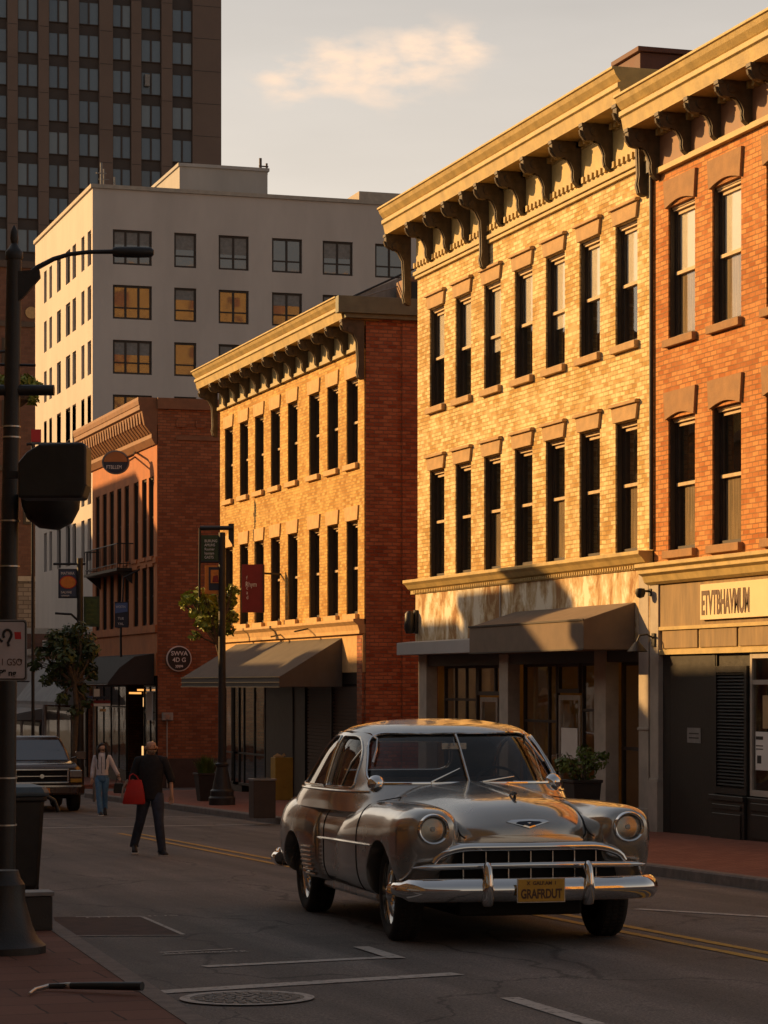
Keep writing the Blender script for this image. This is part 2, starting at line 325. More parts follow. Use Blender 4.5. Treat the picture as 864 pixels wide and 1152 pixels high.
M['patch_dark'] = mat('dark asphalt patch', (.040, .034, .031), .85, var=.25, ns=5, bump=.5, bs=70)
def peeling():
    m, t, p = new_mat('peeling plaster band'); n = t.nodes; l = t.links
    c = n.new('ShaderNodeTexCoord'); mpn = n.new('ShaderNodeMapping'); mpn.inputs['Scale'].default_value = (1, 1.3, .7); l.new(c.outputs['Object'], mpn.inputs[0])
    a = n.new('ShaderNodeTexNoise'); a.inputs['Scale'].default_value = 1.5; a.inputs['Detail'].default_value = 9; a.inputs['Roughness'].default_value = .68; a.inputs['Distortion'].default_value = .4
    l.new(mpn.outputs[0], a.inputs[0])
    r = n.new('ShaderNodeValToRGB'); cr = r.color_ramp
    cr.elements[0].position = .41; cr.elements[0].color = (.33, .17, .06, 1)
    cr.elements[1].position = .57; cr.elements[1].color = (.84, .77, .62, 1)
    e = cr.elements.new(.47); e.color = (.52, .37, .19, 1); e = cr.elements.new(.53); e.color = (.66, .55, .38, 1)
    l.new(a.outputs[0], r.inputs[0]); l.new(r.outputs[0], p.inputs['Base Color']); p.inputs['Roughness'].default_value = .8
    b = n.new('ShaderNodeBump'); b.inputs['Strength'].default_value = .4; b.inputs['Distance'].default_value = .02; l.new(a.outputs[0], b.inputs['Height']); l.new(b.outputs[0], p.inputs['Normal'])
    return m
M['peeling'] = peeling()
M['panel_tan'] = mat('stained tan fascia panel', (.25, .165, .075), .7, var=.35, ns=1.6, stretch=(1, 2.5, .5), bump=.15, bs=12)
M['column_grey'] = mat('grey painted column', (.42, .37, .31), .75, var=.15, ns=3, bump=.2, bs=20)

# ------------------------------------------------------------------ mesh builder
ORG = {}
def worg(o):
    return ORG.get(o.name, Vector((0, 0, 0)))
class MB:
    def __init__(s): s.v = []; s.f = []; s.mi = []; s.cur = 0
    def add(s, vs, fs):
        k = len(s.v); s.v += [tuple(v) for v in vs]
        for f in fs: s.f.append(tuple(i + k for i in f)); s.mi.append(s.cur)
        return s
    def box(s, x0, x1, y0, y1, z0, z1):
        return s.add([(x0, y0, z0), (x1, y0, z0), (x1, y1, z0), (x0, y1, z0), (x0, y0, z1), (x1, y0, z1), (x1, y1, z1), (x0, y1, z1)],
                     [(0, 3, 2, 1), (4, 5, 6, 7), (0, 1, 5, 4), (1, 2, 6, 5), (2, 3, 7, 6), (3, 0, 4, 7)])
    def hexa(s, bot, top):
        return s.add(list(bot) + list(top), [(3, 2, 1, 0), (4, 5, 6, 7), (0, 1, 5, 4), (1, 2, 6, 5), (2, 3, 7, 6), (3, 0, 4, 7)])
    def quad(s, a, b, c, d): return s.add([a, b, c, d], [(0, 1, 2, 3)])
    def prism(s, prof, a0, a1, fn):
        n = len(prof)
        vs = [fn(p, a0) for p in prof] + [fn(p, a1) for p in prof]
        fs = [(i, (i + 1) % n, n + (i + 1) % n, n + i) for i in range(n)]
        fs += [tuple(range(n))[::-1], tuple(range(n, 2 * n))]
        return s.add(vs, fs)
    def tube(s, pts, r, n=8, cap=True):
        pts = [Vector(p) for p in pts]; rs = r if isinstance(r, (list, tuple)) else [r] * len(pts)
        rings = []; up = None
        for i, p in enumerate(pts):
            t = (pts[min(i + 1, len(pts) - 1)] - pts[max(i - 1, 0)])
            if t.length < 1e-9: t = Vector((0, 0, 1))
            t.normalize()
            if up is None:
                up = Vector((0, 0, 1)) if abs(t.z) < .9 else Vector((1, 0, 0))
            a = t.cross(up)
            if a.length < 1e-4: a = t.cross(Vector((1, .3, 0)))
            a.normalize(); b = a.cross(t).normalized(); up = b
            rings.append([p + (a * math.cos(q * 2 * math.pi / n) + b * math.sin(q * 2 * math.pi / n)) * rs[i] for q in range(n)])
        vs = [v for rg in rings for v in rg]; fs = []
        for i in range(len(pts) - 1):
            for q in range(n):
                fs.append((i * n + q, i * n + (q + 1) % n, (i + 1) * n + (q + 1) % n, (i + 1) * n + q))
        if cap: fs += [tuple(range(n))[::-1], tuple((len(pts) - 1) * n + q for q in range(n))]
        return s.add(vs, fs)
    def lathe(s, prof, c=(0, 0, 0), n=20, axis='z', cap=True):
        vs = []; fs = []
        for (r, h) in prof:
            for q in range(n):
                a = q * 2 * math.pi / n
                x, y = r * math.cos(a), r * math.sin(a)
                v = (x, y, h) if axis == 'z' else ((h, x, y) if axis == 'x' else (x, h, y))
                vs.append((v[0] + c[0], v[1] + c[1], v[2] + c[2]))
        for i in range(len(prof) - 1):
            for q in range(n): fs.append((i * n + q, i * n + (q + 1) % n, (i + 1) * n + (q + 1) % n, (i + 1) * n + q))
        if cap: fs += [tuple(range(n))[::-1], tuple((len(prof) - 1) * n + q for q in range(n))]
        return s.add(vs, fs)
    def loft(s, rings, closed=True, caps=True):
        n = len(rings[0]); vs = [v for r in rings for v in r]; fs = []
        m = n if closed else n - 1
        for i in range(len(rings) - 1):
            for q in range(m): fs.append((i * n + q, i * n + (q + 1) % n, (i + 1) * n + (q + 1) % n, (i + 1) * n + q))
        if caps: fs += [tuple(range(n))[::-1], tuple((len(rings) - 1) * n + q for q in range(n))]
        return s.add(vs, fs)
    def build(s, name, m, parent=None, smooth=False, bevel=0, kind=None, angle=40, normals=True, local=False, subd=0):
        me = bpy.data.meshes.new(name)
        off = worg(parent) if (parent is not None and not local) else Vector((0, 0, 0))
        me.from_pydata([(v[0] - off.x, v[1] - off.y, v[2] - off.z) for v in s.v], [], s.f)
        ms = m if isinstance(m, list) else [m]
        for q in ms: me.materials.append(q)
        if len(ms) > 1:
            for i, p in enumerate(me.polygons): p.material_index = s.mi[i]
        if normals:
            bm = bmesh.new(); bm.from_mesh(me)
            bmesh.ops.recalc_face_normals(bm, faces=bm.faces)
            bm.to_mesh(me); bm.free()
        uv = me.uv_layers.new(name='UVMap')
        co = s.v
        for p in me.polygons:
            nn = p.normal; ax = max(range(3), key=lambda i: abs(nn[i]))
            for li in p.loop_indices:
                c = me.vertices[me.loops[li].vertex_index].co + off
                uv.data[li].uv = (c.y, c.z) if ax == 0 else ((c.x, c.z) if ax == 1 else (c.x, c.y))
        if smooth:
            for p in me.polygons: p.use_smooth = True
            if smooth != 'all':
                try: me.set_sharp_from_angle(angle=R(angle))
                except Exception: pass
        o = bpy.data.objects.new(name, me); COL.objects.link(o)
        if parent is not None: o.parent = parent
        ORG[o.name] = off.copy()
        if bevel:
            b = o.modifiers.new('bevel', 'BEVEL'); b.width = bevel; b.segments = 2; b.limit_method = 'ANGLE'; b.angle_limit = R(40)
        if subd:
            q = o.modifiers.new('sub', 'SUBSURF'); q.levels = subd; q.render_levels = subd
        if kind: o['kind'] = kind
        return o
def thing(name, label, cat, loc=(0, 0, 0), rz=0, group=None, scale=1):
    o = bpy.data.objects.new(name, None); COL.objects.link(o)
    o.empty_display_size = .3
    o.location = loc; o.rotation_euler = (0, 0, rz); o.scale = (scale,) * 3
    o['label'] = label; o['category'] = cat
    if group: o['group'] = group
    ORG[o.name] = Vector(loc)
    return o
def tag(o, label, cat, group=None):
    o['label'] = label; o['category'] = cat
    if group: o['group'] = group
    return o
def kids(o): return [c for c in ALLCH.get(o.name, [])]
def copy_tree(o, parent=None, loc=None):
    c = o.copy(); COL.objects.link(c)
    if parent is not None: c.parent = parent
    if loc is not None: c.location = loc
    for ch in list(o.children): copy_tree(ch, c)
    return c
FX = lambda p, a: (p[0], a, p[1])        # profile in x,z extruded along y
FYX = lambda p, a: (a, p[0], p[1])       # profile in y,z extruded along x
FZ = lambda p, a: (p[0], p[1], a)        # plan extruded up

def wall(mb, plane, c, u0, u1, v0, v1, holes, th=.3, sgn=1):
    """wall lying in X=c or Y=c with rectangular openings and their reveals; sgn = direction of its thickness"""
    us = sorted(set([u0, u1] + [h[0] for h in holes] + [h[1] for h in holes]))
    vs = sorted(set([v0, v1] + [h[2] for h in holes] + [h[3] for h in holes]))
    P = (lambda u, v, w: (c + w, u, v)) if plane == 'X' else (lambda u, v, w: (u, c + w, v))
    for w in (0, th * sgn):
        for j in range(len(vs) - 1):
            run = None
            for i in range(len(us) - 1):
                um, vm_ = (us[i] + us[i + 1]) / 2, (vs[j] + vs[j + 1]) / 2
                inside = any(h[0] < um < h[1] and h[2] < vm_ < h[3] for h in holes)
                if not inside:
                    if run is None: run = us[i]
                if (inside or i == len(us) - 2) and run is not None:
                    e = us[i] if inside else us[i + 1]
                    mb.quad(P(run, vs[j], w), P(e, vs[j], w), P(e, vs[j + 1], w), P(run, vs[j + 1], w)); run = None
    t = th * sgn
    for h in holes:
        a, b, d, e = h
        mb.quad(P(a, d, 0), P(a, e, 0), P(a, e, t), P(a, d, t)); mb.quad(P(b, d, 0), P(b, e, 0), P(b, e, t), P(b, d, t))
        mb.quad(P(a, d, 0), P(b, d, 0), P(b, d, t), P(a, d, t)); mb.quad(P(a, e, 0), P(b, e, 0), P(b, e, t), P(a, e, t))
    mb.quad(P(u0, v0, 0), P(u0, v1, 0), P(u0, v1, t), P(u0, v0, t)); mb.quad(P(u1, v0, 0), P(u1, v1, 0), P(u1, v1, t), P(u1, v0, t))
    mb.quad(P(u0, v1, 0), P(u1, v1, 0), P(u1, v1, t), P(u0, v1, t))
    return mb

FONT_CACHE = {}
def text(name, s, size, m, parent, origin, udir, vdir, ext=.004, sx=1.0, align='LEFT', bold=0.0):
    """lettering as a thin mesh standing on a surface; origin/udir/vdir in world space"""
    cu = bpy.data.curves.new(name, 'FONT'); cu.body = s; cu.size = size; cu.extrude = ext; cu.align_x = align; cu.offset = bold
    o = bpy.data.objects.new(name, cu); COL.objects.link(o)
    dg = bpy.context.evaluated_depsgraph_get()
    me = bpy.data.meshes.new_from_object(o.evaluated_get(dg))
    bpy.data.objects.remove(o); bpy.data.curves.remove(cu)
    me.materials.clear(); me.materials.append(m)
    u = Vector(udir).normalized(); v = Vector(vdir).normalized(); w = u.cross(v)
    off = worg(parent) if parent is not None else Vector((0, 0, 0))
    for vt in me.vertices:
        p = vt.co.copy()
        q = Vector(origin) + u * p.x * sx + v * p.y + w * p.z - off
        vt.co = q
    ob = bpy.data.objects.new(name, me); COL.objects.link(ob)
    if parent is not None: ob.parent = parent
    ORG[ob.name] = off.copy()
    return ob
# ================================================================== SETTING
def sheet(name, pts, m, dz=0.0, kind='structure', nu=1):
    mb = MB(); mb.add([(p[0], p[1], gz(p[1]) + dz) for p in pts], [tuple(range(len(pts)))])
    o = mb.build(name, m, None)
    for p in o.data.polygons:
        if p.normal.z < 0: p.flip()
    if kind: o['kind'] = kind
    return o
sheet('ground', [(-900, -200), (900, -200), (900, 1600), (-900, 1600)], M['concrete'], -.03)
sheet('road', [(-1.5, -60), (12.9, -60), (12.9, 69.4), (90, 69.4), (90, 77.2), (12.9, 77.2), (12.9, 230), (3.0, 230), (3.0, 77.2), (-1.5, 77.2)], M['asphalt'], 0.0)

def raised(name, pts, h, m, kerb_w=0.0):
    mb = MB(); n = len(pts)
    mb.add([(p[0], p[1], gz(p[1]) + h) for p in pts] + [(p[0], p[1], gz(p[1]) - .3) for p in pts],
           [tuple(range(n))] + [(i, (i + 1) % n, n + (i + 1) % n, n + i) for i in range(n)])
    return mb.build(name, m, None, kind='structure')
LK = [(3.0, -20), (3.30, 10), (3.62, 15.8), (4.13, 23.85), (4.75, 27.6), (4.7, 31), (4.2, 36), (4.0, 66), (-2, 69.5)]
raised('sidewalk', [(-2.4, -20)] + [(x - .17, y) for x, y in LK[:-1]] + [(-2.4, 66)], .13, M['paver'])
def kerb(name, line, side, h=.135, w=.17):
    mb = MB(); rings = []
    for (x, y) in line:
        x0, x1 = (x - w, x) if side < 0 else (x, x + w)
        g = gz(y)
        rings.append([(x0, y, g - .3), (x1, y, g - .3), (x1, y, g + h - .02), (x1 - .02 if side < 0 else x1, y, g + h), (x0 + (.02 if side > 0 else 0), y, g + h), (x0, y, g + h - .02)])
    mb.loft(rings)
    return mb.build(name, M['kerb'], None, kind='structure')
def dense(line, step=1.2):
    o = []
    for (a, b) in zip(line[:-1], line[1:]):
        n = max(1, int(math.dist(a, b) / step))
        for i in range(n): o.append((a[0] + (b[0] - a[0]) * i / n, a[1] + (b[1] - a[1]) * i / n))
    return o + [line[-1]]
kerb('kerb', dense(LK[:-1]), -1)
RK1 = [(12.74, -20), (12.74, 67.6), (13.1, 68.6), (13.8, 69.2)]
raised('sidewalk', [(12.91, -20), (17.2, -20), (17.2, 69.3), (13.97, 69.2), (13.27, 68.6), (12.91, 67.6)], .13, M['paver_far'])
kerb('kerb', dense(RK1), 1)
raised('sidewalk', [(13.97, 77.3), (17.2, 77.3), (17.2, 135), (12.91, 135), (12.91, 79), (13.2, 77.8)], .13, M['paver_far'])
kerb('kerb', dense([(13.9, 77.3), (13.1, 77.8), (12.74, 79), (12.74, 135)]), 1)

# ---- painted lines, patches, manhole
def strip(name, a, b, w, m, dz=.006, horiz=False):
    a = Vector((a[0], a[1], 0)); b = Vector((b[0], b[1], 0)); d = (b - a).normalized(); n = Vector((-d.y, d.x, 0)) * w / 2
    n_ = max(2, int((b - a).length / .8)); mb = MB(); random.seed(int(a.x * 100 + a.y * 10))
    L_, R_ = [], []
    for i in range(n_ + 1):
        p = a + (b - a) * i / n_; k = 1 + random.uniform(-.06, .06)
        L_.append(p + n * k); R_.append(p - n * k)
    for i in range(n_):
        q = [L_[i], L_[i + 1], R_[i + 1], R_[i]]
        mb.quad(*[(v.x, v.y, gz(v.y) + dz) for v in q])
    return mb.build(name, m, None, kind='structure')
def gp(px, py): v = gnd(px, py); return (v.x, v.y)
strip('road_line', (9.02, 44.5), (9.02, -15), .11, M['line_yellow']); strip('road_line', (9.30, 44.5), (9.30, -15), .11, M['line_yellow'])
strip('road_line', gp(175, 1117), gp(515, 1096), .22, M['line_white'])
strip('road_line', gp(230, 1088), gp(445, 1077), .16, M['line_white'])
strip('road_line', gp(406, 1066), gp(447, 1079), .14, M['line_white'], .010)
strip('road_line', gp(573, 1123), gp(680, 1156), .14, M['line_white'])
strip('road_line', (4.3, 47.6), (12.6, 47.4), .22, M['line_white'])
strip('road_line', (4.2, 52.6), (12.6, 52.2), .12, M['line_white'])
strip('road_line', gp(716, 1023), gp(900, 1034), .14, M['line_white'])
strip('road_line', gp(180, 1072), gp(262, 1068), .05, M['line_white'])
strip('road_line', gp(183, 1074.5), gp(262, 1070.5), .03, M['line_white'])
def patch(name, pxs, m, dz): sheet(name, [gp(*p) for p in pxs], m, dz)
patch('road_patch', [(60, 1032), (160, 1032), (207, 1053), (70, 1053)], M['patch_red'], .004)
for a, b in (((160, 1032), (206, 1052)), ((207, 1053), (80, 1053.5)), ((85, 1032), (160, 1031.5))): strip('road_line', gp(*a), gp(*b), .045, M['line_white'], .008)
text('road_lettering', 'MTU HUS', .13, M['line_white'], None, gnd(96, 1032.5, .012), (1, -.04, 0), (0, 1, gz(1)), ext=0, sx=1.7)['kind'] = 'structure'
text('road_lettering', 'BLEHMEDUTR', .16, M['line_white'], None, gnd(186, 1073.2, .012), (1, -.02, 0), (0, 1, gz(1)), ext=0, sx=.72)['kind'] = 'structure'

c0 = gnd(278, 1124)
mh = thing('manhole_cover', 'round cast iron manhole cover ringed by pale mortar below the long white line', 'manhole cover', c0)
mb = MB()
for (r0, r1, h) in ((.40, .47, .012),):
    vs = []
    for q in range(48):
        a = q * math.pi / 24; vs += [(r0 * math.cos(a), r0 * math.sin(a), -SLOPE * r0 * math.sin(a) + h), (r1 * math.cos(a), r1 * math.sin(a), -SLOPE * r1 * math.sin(a) + h)]
    mb.add(vs, [(2 * q, 2 * q + 1, (2 * q + 3) % 96, (2 * q + 2) % 96) for q in range(48)])
mb.build('rim', M['line_white'], mh, local=True)
mb = MB()
mb.add([(.40 * math.cos(q * math.pi / 24), .40 * math.sin(q * math.pi / 24), .010 - SLOPE * .4 * math.sin(q * math.pi / 24)) for q in range(48)], [tuple(range(48))])
mb.build('lid', M['steel_dark'], mh, local=True)
mb = MB(); random.seed(3)
for r in (.06, .13, .20, .27, .34):
    k = int(r * 60) + 4
    for q in range(k):
        a = q * 2 * math.pi / k + r * 9; x, y = r * math.cos(a), r * math.sin(a); z = .011 - SLOPE * y
        w, l_ = .014, .026
        mb.box(x - l_, x + l_, y - w, y + w, z - .004, z + .006)
mb.build('tread_studs', M['steel_grey'], mh, local=True)

# ================================================================== WINDOWS
def sash_window(w, h, d, blind=0, tan=True, mats=None, sill=None, lintel=None, lower='none', rail=.5, fw=.055):
    """sash window for a wall facing -x. origin at lower far... lower corner of the opening on the wall face"""
    root = MB()
    root.cur = 0
    root.box(d, d + .09, 0, fw, 0, h); root.box(d, d + .09, w - fw, w, 0, h)
    root.box(.035, d - .002, -.0, .018, .0, h); root.box(.035, d - .002, w - .018, w, .0, h)  # dark boards added over the brick reveals to deepen their shade
    root.box(d + .02, d + .11, fw, fw + .04, 0, h); root.box(d + .02, d + .11, w - fw - .04, w - fw, 0, h)
    root.box(d, d + .09, 0, w, 0, .07)
    root.cur = 1 if tan else 0  # head and rails take the sunlit tone, jambs the shaded one
    root.box(d - .03, d + .09, 0.003, w - .003, h - .07, h - .003); root.box(d - .05, d + .06, 0.003, w - .003, h - .035, h - .002)
    root.box(d + .0, d + .09, fw, w - fw, h * rail - .03, h * rail + .025)
    root.box(d + .02, d + .1, fw, w - fw, h - .13, h - .07)
    root.cur = 0
    f = root.build('window', mats or [M['frame_dark'], M['frame_tan']], None, local=True)
    MB().box(d + .055, d + .062, fw, w - fw, .05, h - .06).build('pane', M['glass'], f, local=True)
    if blind:
        MB().box(d + .0635, d + .068, fw, w - fw, h * (1 - blind), h - .07).build('blind', M['blind'], f, local=True)
    if lower == 'curtain':
        MB().box(d + .070, d + .075, fw, w - fw, .05, h * .5).build('curtain', M['curtain'], f, local=True)
    if sill:
        MB().box(-.09, d + .02, -.07, w + .07, -.13, -.003).build('sill', sill, f, local=True, bevel=.008)
    if lintel == 'hood':
        b = MB(); P = lambda p, a: (a, p[0], p[1])
        b.prism([(-.02, h + .01), (w + .02, h + .01), (w + .09, h + .27), (-.09, h + .27)], -.05, .04, P)
        b.box(-.10, .04, -.12, w + .12, h + .273, h + .315); b.box(-.075, .04, -.10, w + .10, h + .317, h + .335)
        b.build('lintel', M['stone_tan'], f, local=True, bevel=.006)
    elif lintel == 'flat':
        b = MB(); b.prism([(-.03, h + .01), (w + .03, h + .01), (w + .10, h + .34), (-.10, h + .34)], -.035, .04, lambda p, a: (a, p[0], p[1]))
        b.build('lintel', M['stone_amber'], f, local=True, bevel=.006)
    elif lintel == 'arch':
        b = MB(); n = 8
        pts = [(-.04 + (w + .08) * i / n, h - .02 + .085 * math.sin(math.pi * i / n)) for i in range(n + 1)]
        b.prism(pts + [(w + .10, h + .43), (-.10, h + .43)], -.05, .04, lambda p, a: (a, p[0], p[1]))
        b.build('lintel', M['stone_brown'], f, local=True)
    elif lintel == 'plain':
        MB().box(-.05, .03, -.05, w + .05, h + .003, h + .17).build('lintel', M['render_rose'], f, local=True)
    return f
def place_windows(proto, root, X, spots):
    """spots are (y0, z0); the first one is the prototype itself"""
    o_ = worg(root)
    for i, (y, z) in enumerate(spots):
        loc = (X - o_.x, y - o_.y, z - o_.z)
        if i == 0: proto.parent = root; proto.location = loc
        else: copy_tree(proto, root, loc)
    # blinds and curtains stand differently in every window
    rn = random.Random(int(spots[0][0] * 10)); ws_ = [c for c in root.children if c.data == proto.data]
    hh = max(v.co.z for v in proto.data.vertices)
    for w_ in ws_:
        for ch in w_.children:
            if ch.name.startswith('blind'):
                s = rn.choice((.93, 1.0, 1.0, 1.04, 1.25)); ch.scale.z = s; ch.location.z = hh * (1 - s) * .97
            if ch.name.startswith('curtain'):
                s = rn.choice((.35, .5, .8, 1, 1)); ch.scale.y = s; ch.location.y = .05 * (1 - s)

def bracket_mb(proj, hgt, w, big=False):
    """scrolled cornice bracket: profile in x (out from wall, negative) and z, extruded along y"""
    n = 14; pts = [(0.0, 0.0)]
    if big:
        pr = [(0, 0), (-proj, 0), (-proj, -.10), (-proj * .93, -.17), (-proj * .82, -.20), (-proj * .64, -.21), (-proj * .46, -.26), (-proj * .30, -.38),
              (-proj * .27, -.62), (-proj * .26, -.78), (-proj * .30, -.88), (-proj * .24, -.97), (-proj * .10, -1.0), (0, -1.0)]
    else:
        pr = [(0, 0), (-proj, 0), (-proj, -.15), (-proj * .97, -.26), (-proj * .86, -.36), (-proj * .70, -.38), (-proj * .56, -.36), (-proj * .42, -.42), (-proj * .32, -.54),
              (-proj * .26, -.66), (-proj * .27, -.78), (-proj * .24, -.88), (-proj * .12, -.97), (0, -1.0)]
    pr = [(x, z * hgt if i > 1 else z) for i, (x, z) in enumerate(pr)]
    mb = MB(); mb.prism(pr, 0, w, FX)
    # raised scroll on both cheeks and a leaf down the front edge
    for y in (-.018, w + .018):
        c = (-proj * .62, y, -hgt * .17)
        mb.lathe([(.001, -.012), (proj * .14, -.012), (proj * .14, .012), (.001, .012)], c, 10, 'y')
    mb.box(-proj - .02, -proj * .86, -.012, w + .012, -.06, -.002)
    mb.prism([(x * 1.06 - .01, z) for x, z in pr[2:-2]] + [(x * .9, z) for x, z in pr[2:-2][::-1]], w * .3, w * .7, FX)
    return mb

def cornice_profile(X, e, zt, zb):
    """stepped crown moulding, projecting e from the wall at X, top zt, underside of soffit zb"""
    h = zt - zb
    return [(X + .35, zt), (X - e, zt), (X - e, zt - .07 * h), (X - e + .03, zt - .09 * h), (X - e + .06, zt - .22 * h), (X - e + .13, zt - .38 * h), (X - e + .16, zt - .42 * h),
            (X - e + .10, zt - .46 * h), (X - e + .10, zt - .60 * h), (X - e + .14, zt - .64 * h), (X - e + .18, zt - .98 * h), (X - e + .18, zb), (X + .35, zb)]

def shell(root, X, Y0, Y1, ZT, X1, side_m, roof_m=None, z0=None, near=True, far=True, par=.0):
    zb = (gz(Y1) - .4) if z0 is None else z0
    if near: MB().box(X + .345, X1, Y0, Y0 + .3, zb, ZT).build('side_wall', side_m, root)
    if far: MB().box(X + .345, X1, Y1 - .3, Y1, zb, ZT).build('side_wall', side_m, root)
    MB().box(X1 - .3, X1 - .002, Y0 + .302, Y1 - .302, zb, ZT - .004).build('back_wall', side_m, root)
    MB().box(X + .30, X1 - .302, Y0 + .302, Y1 - .302, ZT - .45, ZT - .3).build('roof', roof_m or M['concrete'], root)
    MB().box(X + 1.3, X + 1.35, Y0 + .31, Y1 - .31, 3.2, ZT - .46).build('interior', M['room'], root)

XF = 16.85
# ------------------------------------------------------------------ 1 pale mottled brick building
yb = thing('brick_building', 'three storey pale mottled brick building behind the silver car, its bracketed cornice glowing cream', 'building', (XF, 45, gz(45)))
Y0, Y1 = 38.80, 51.32
spY = [49.55, 47.89, 46.16, 44.43, 42.78, 41.11, 39.45]
wins = [(y, z) for z in (7.72, 4.16) for y in spY]
wW, wH = .96, 2.06
wH2 = 2.22
holes = [(y, y + wW, 7.72, 7.72 + wH) for y in spY] + [(y, y + wW, 4.17, 4.17 + wH2) for y in spY]
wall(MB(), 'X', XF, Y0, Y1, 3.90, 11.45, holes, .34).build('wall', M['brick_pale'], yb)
place_windows(sash_window(wW, wH, .115, blind=.52, sill=M['stone_tan'], lintel='hood'), yb, XF, [(y, 7.72) for y in spY])
place_windows(sash_window(wW, wH2, .125, blind=0, sill=None, lintel='hood', lower='curtain', rail=.52), yb, XF, [(y, 4.17) for y in spY])
shell(yb, XF, Y0, Y1, 11.5, 30, M['brick_side'])
# cornice
mb = MB(); mb.prism(cornice_profile(XF, .74, 12.13, 11.56), Y0 - .02, Y1 + .55, FX)
mb.build('cornice', M['cornice'], yb, bevel=.006)
MB().box(XF - .04, XF + .3, Y0, Y1 + .02, 11.42, 11.558).box(XF - .10, XF + .3, Y0, Y1 + .03, 10.62, 10.70).box(XF - .06, XF + .2, Y0, Y1 + .02, 10.55, 10.618).box(XF - .03, XF + .2, Y0 + .01, Y1 + .01, 10.702, 11.418).build('frieze', M['cornice'], yb, bevel=.006)
def brackets(root, X, ztop, items, proj, m):
    """items: (y, height, big)"""
    cache = {}
    o_ = worg(root)
    for (y, h, big) in items:
        key = (round(h, 2), big)
        loc = (X - o_.x, y - o_.y, ztop - o_.z)
        if key not in cache:
            b = bracket_mb(proj, h, .13 if not big else .16, big).build('bracket', m, root, local=True, smooth=True, angle=30)
            b.location = loc; cache[key] = b
        else:
            c = cache[key].copy(); COL.objects.link(c); c.parent = root; c.location = loc
zS = 11.555
it = []
yy = [38.98] + [40.3 + 1.27 * i for i in range(9)] + [51.72]
for i, y in enumerate(yy): it.append((y, 1.55 if i in (0, 5, len(yy) - 1) else .82, i in (0, 5, len(yy) - 1)))
it = [(51.68, 1.5, True), (50.2, .8, False), (49.0, .8, False), (47.85, .8, False), (46.75, 1.5, True), (45.9, .8, False), (44.7, .8, False), (43.35, .8, False), (41.9, .8, False), (40.45, .8, False), (38.95, 1.5, True)]
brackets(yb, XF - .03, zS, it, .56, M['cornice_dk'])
def dentils(root, y0, y1, z, m, X=XF):
    mb = MB(); y = y0
    while y < y1: mb.box(X - .13, X - .02, y, y + .09, z - .11, z - .003); y += .20
    mb.build('dentil_course', m, root)['kind'] = 'stuff'
dentils(yb, Y0 + .1, Y1, 11.555, M['cornice'])
dentils(yb, Y0 + .1, Y1, 10.90, M['cornice'], XF + .05)
# belt cornice over the shop
mb = MB(); mb.prism([(XF + .2, 4.14), (XF - .26, 4.14), (XF - .26, 4.08), (XF - .20, 4.03), (XF - .14, 3.95), (XF - .08, 3.92), (XF - .08, 3.84), (XF + .2, 3.84)], Y0 + .0, Y1 + .25, FX)
mb.build('belt_cornice', M['cornice'], yb, bevel=.005)
mb = MB()
y = Y0 + .1
while y < Y1:
    mb.box(XF - .125, XF - .075, y, y + .05, 3.86, 3.915); y += .11
mb.build('bead_moulding', M['cornice'], yb)['kind'] = 'stuff'
MB().box(XF - .05, XF + .3, Y0 + .02, Y1 - .005, 2.62, 3.838).build('plaster_band', M['peeling'], yb)
MB().box(XF - .07, XF - .03, 46.0, 46.06, 2.75, 3.83).build('conduit', M['column_grey'], yb)
# flat ledge at the far end, sloping awning at the near end
mb = MB(); mb.prism([(16.42, 2.54), (16.42, 2.80), (16.79, 2.84), (16.79, 2.54)], 45.22, 51.45, FX)
mb.build('canopy_ledge', M['stucco_b'], yb, bevel=.01)
aw = MB(); aw.prism([(15.86, 2.5), (15.86, 3.00), (16.795, 3.30), (16.795, 2.5)], 39.42, 45.18, FX)
aw = aw.build('awning', M['awning_grey'], yb, bevel=.012)
MB().box(15.84, 15.858, 39.40, 45.2, 2.985, 3.015).box(15.84, 15.858, 39.40, 45.2, 2.49, 2.515).build('piping', M['frame_dark'], aw)
# shop front: columns, glazing
GX = XF + .28
zg = gz(52) - .3
def P2(px): return fac(px, 800, XF)[0]
for (a, b, t, m_) in ((472, 481, 2.6, 'column_grey'), (563, 573, 2.5, 'column_grey'), (670, 683, 2.5, 'column_grey')):
    ya, yb_ = P2(b), P2(a)
    MB().box(XF - .03, XF + .22, ya, yb_, zg, t).box(XF - .055, XF + .24, ya - .03, yb_ + .03, zg, gz(45) + .45).build('column', M[m_], yb, bevel=.01)
MB().box(XF - .06, XF + .3, P2(733), P2(722), zg, 3.84).box(XF - .09, XF + .3, P2(734), P2(721), zg, gz(39) + .5).box(XF - .08, XF + .3, P2(733.5), P2(721.5), 1.15, 1.2).build('pilaster', M['column_grey'], yb, bevel=.01)
MB().box(XF + .0, XF + .3, Y0 + .35, Y1 - .3, 2.30, 2.618).build('shop_beam', M['frame_dark'], yb)
MB().box(XF + 3.4, XF + 3.5, Y0 + .31, Y1 - .31, -2, 3.1).box(XF + .35, XF + 3.4, Y0 + .31, Y1 - .31, -1.6, gz(45) + .14).box(XF + .35, XF + 3.4, Y0 + .31, Y1 - .31, 3.0, 3.08).build('shop_interior', M['room_warm'], yb)
for q_ in ((Y1 - .34, Y1 - .305), (Y0 + .305, Y0 + .34), (45.2, 45.3)): MB().box(XF + .35, XF + 3.38, q_[0], q_[1], -2, 2.98).build('shop_partition', M['room_warm'], yb)
for y_ in (40.3, 43.4, 47.2, 49.6): MB().box(XF + 1.2, XF + 1.9, y_, y_ + .5, 2.5, 2.54).build('added_ceiling_glow', M['lamp_dim'], yb)  # unseen glowing panels added to warm the shop interior
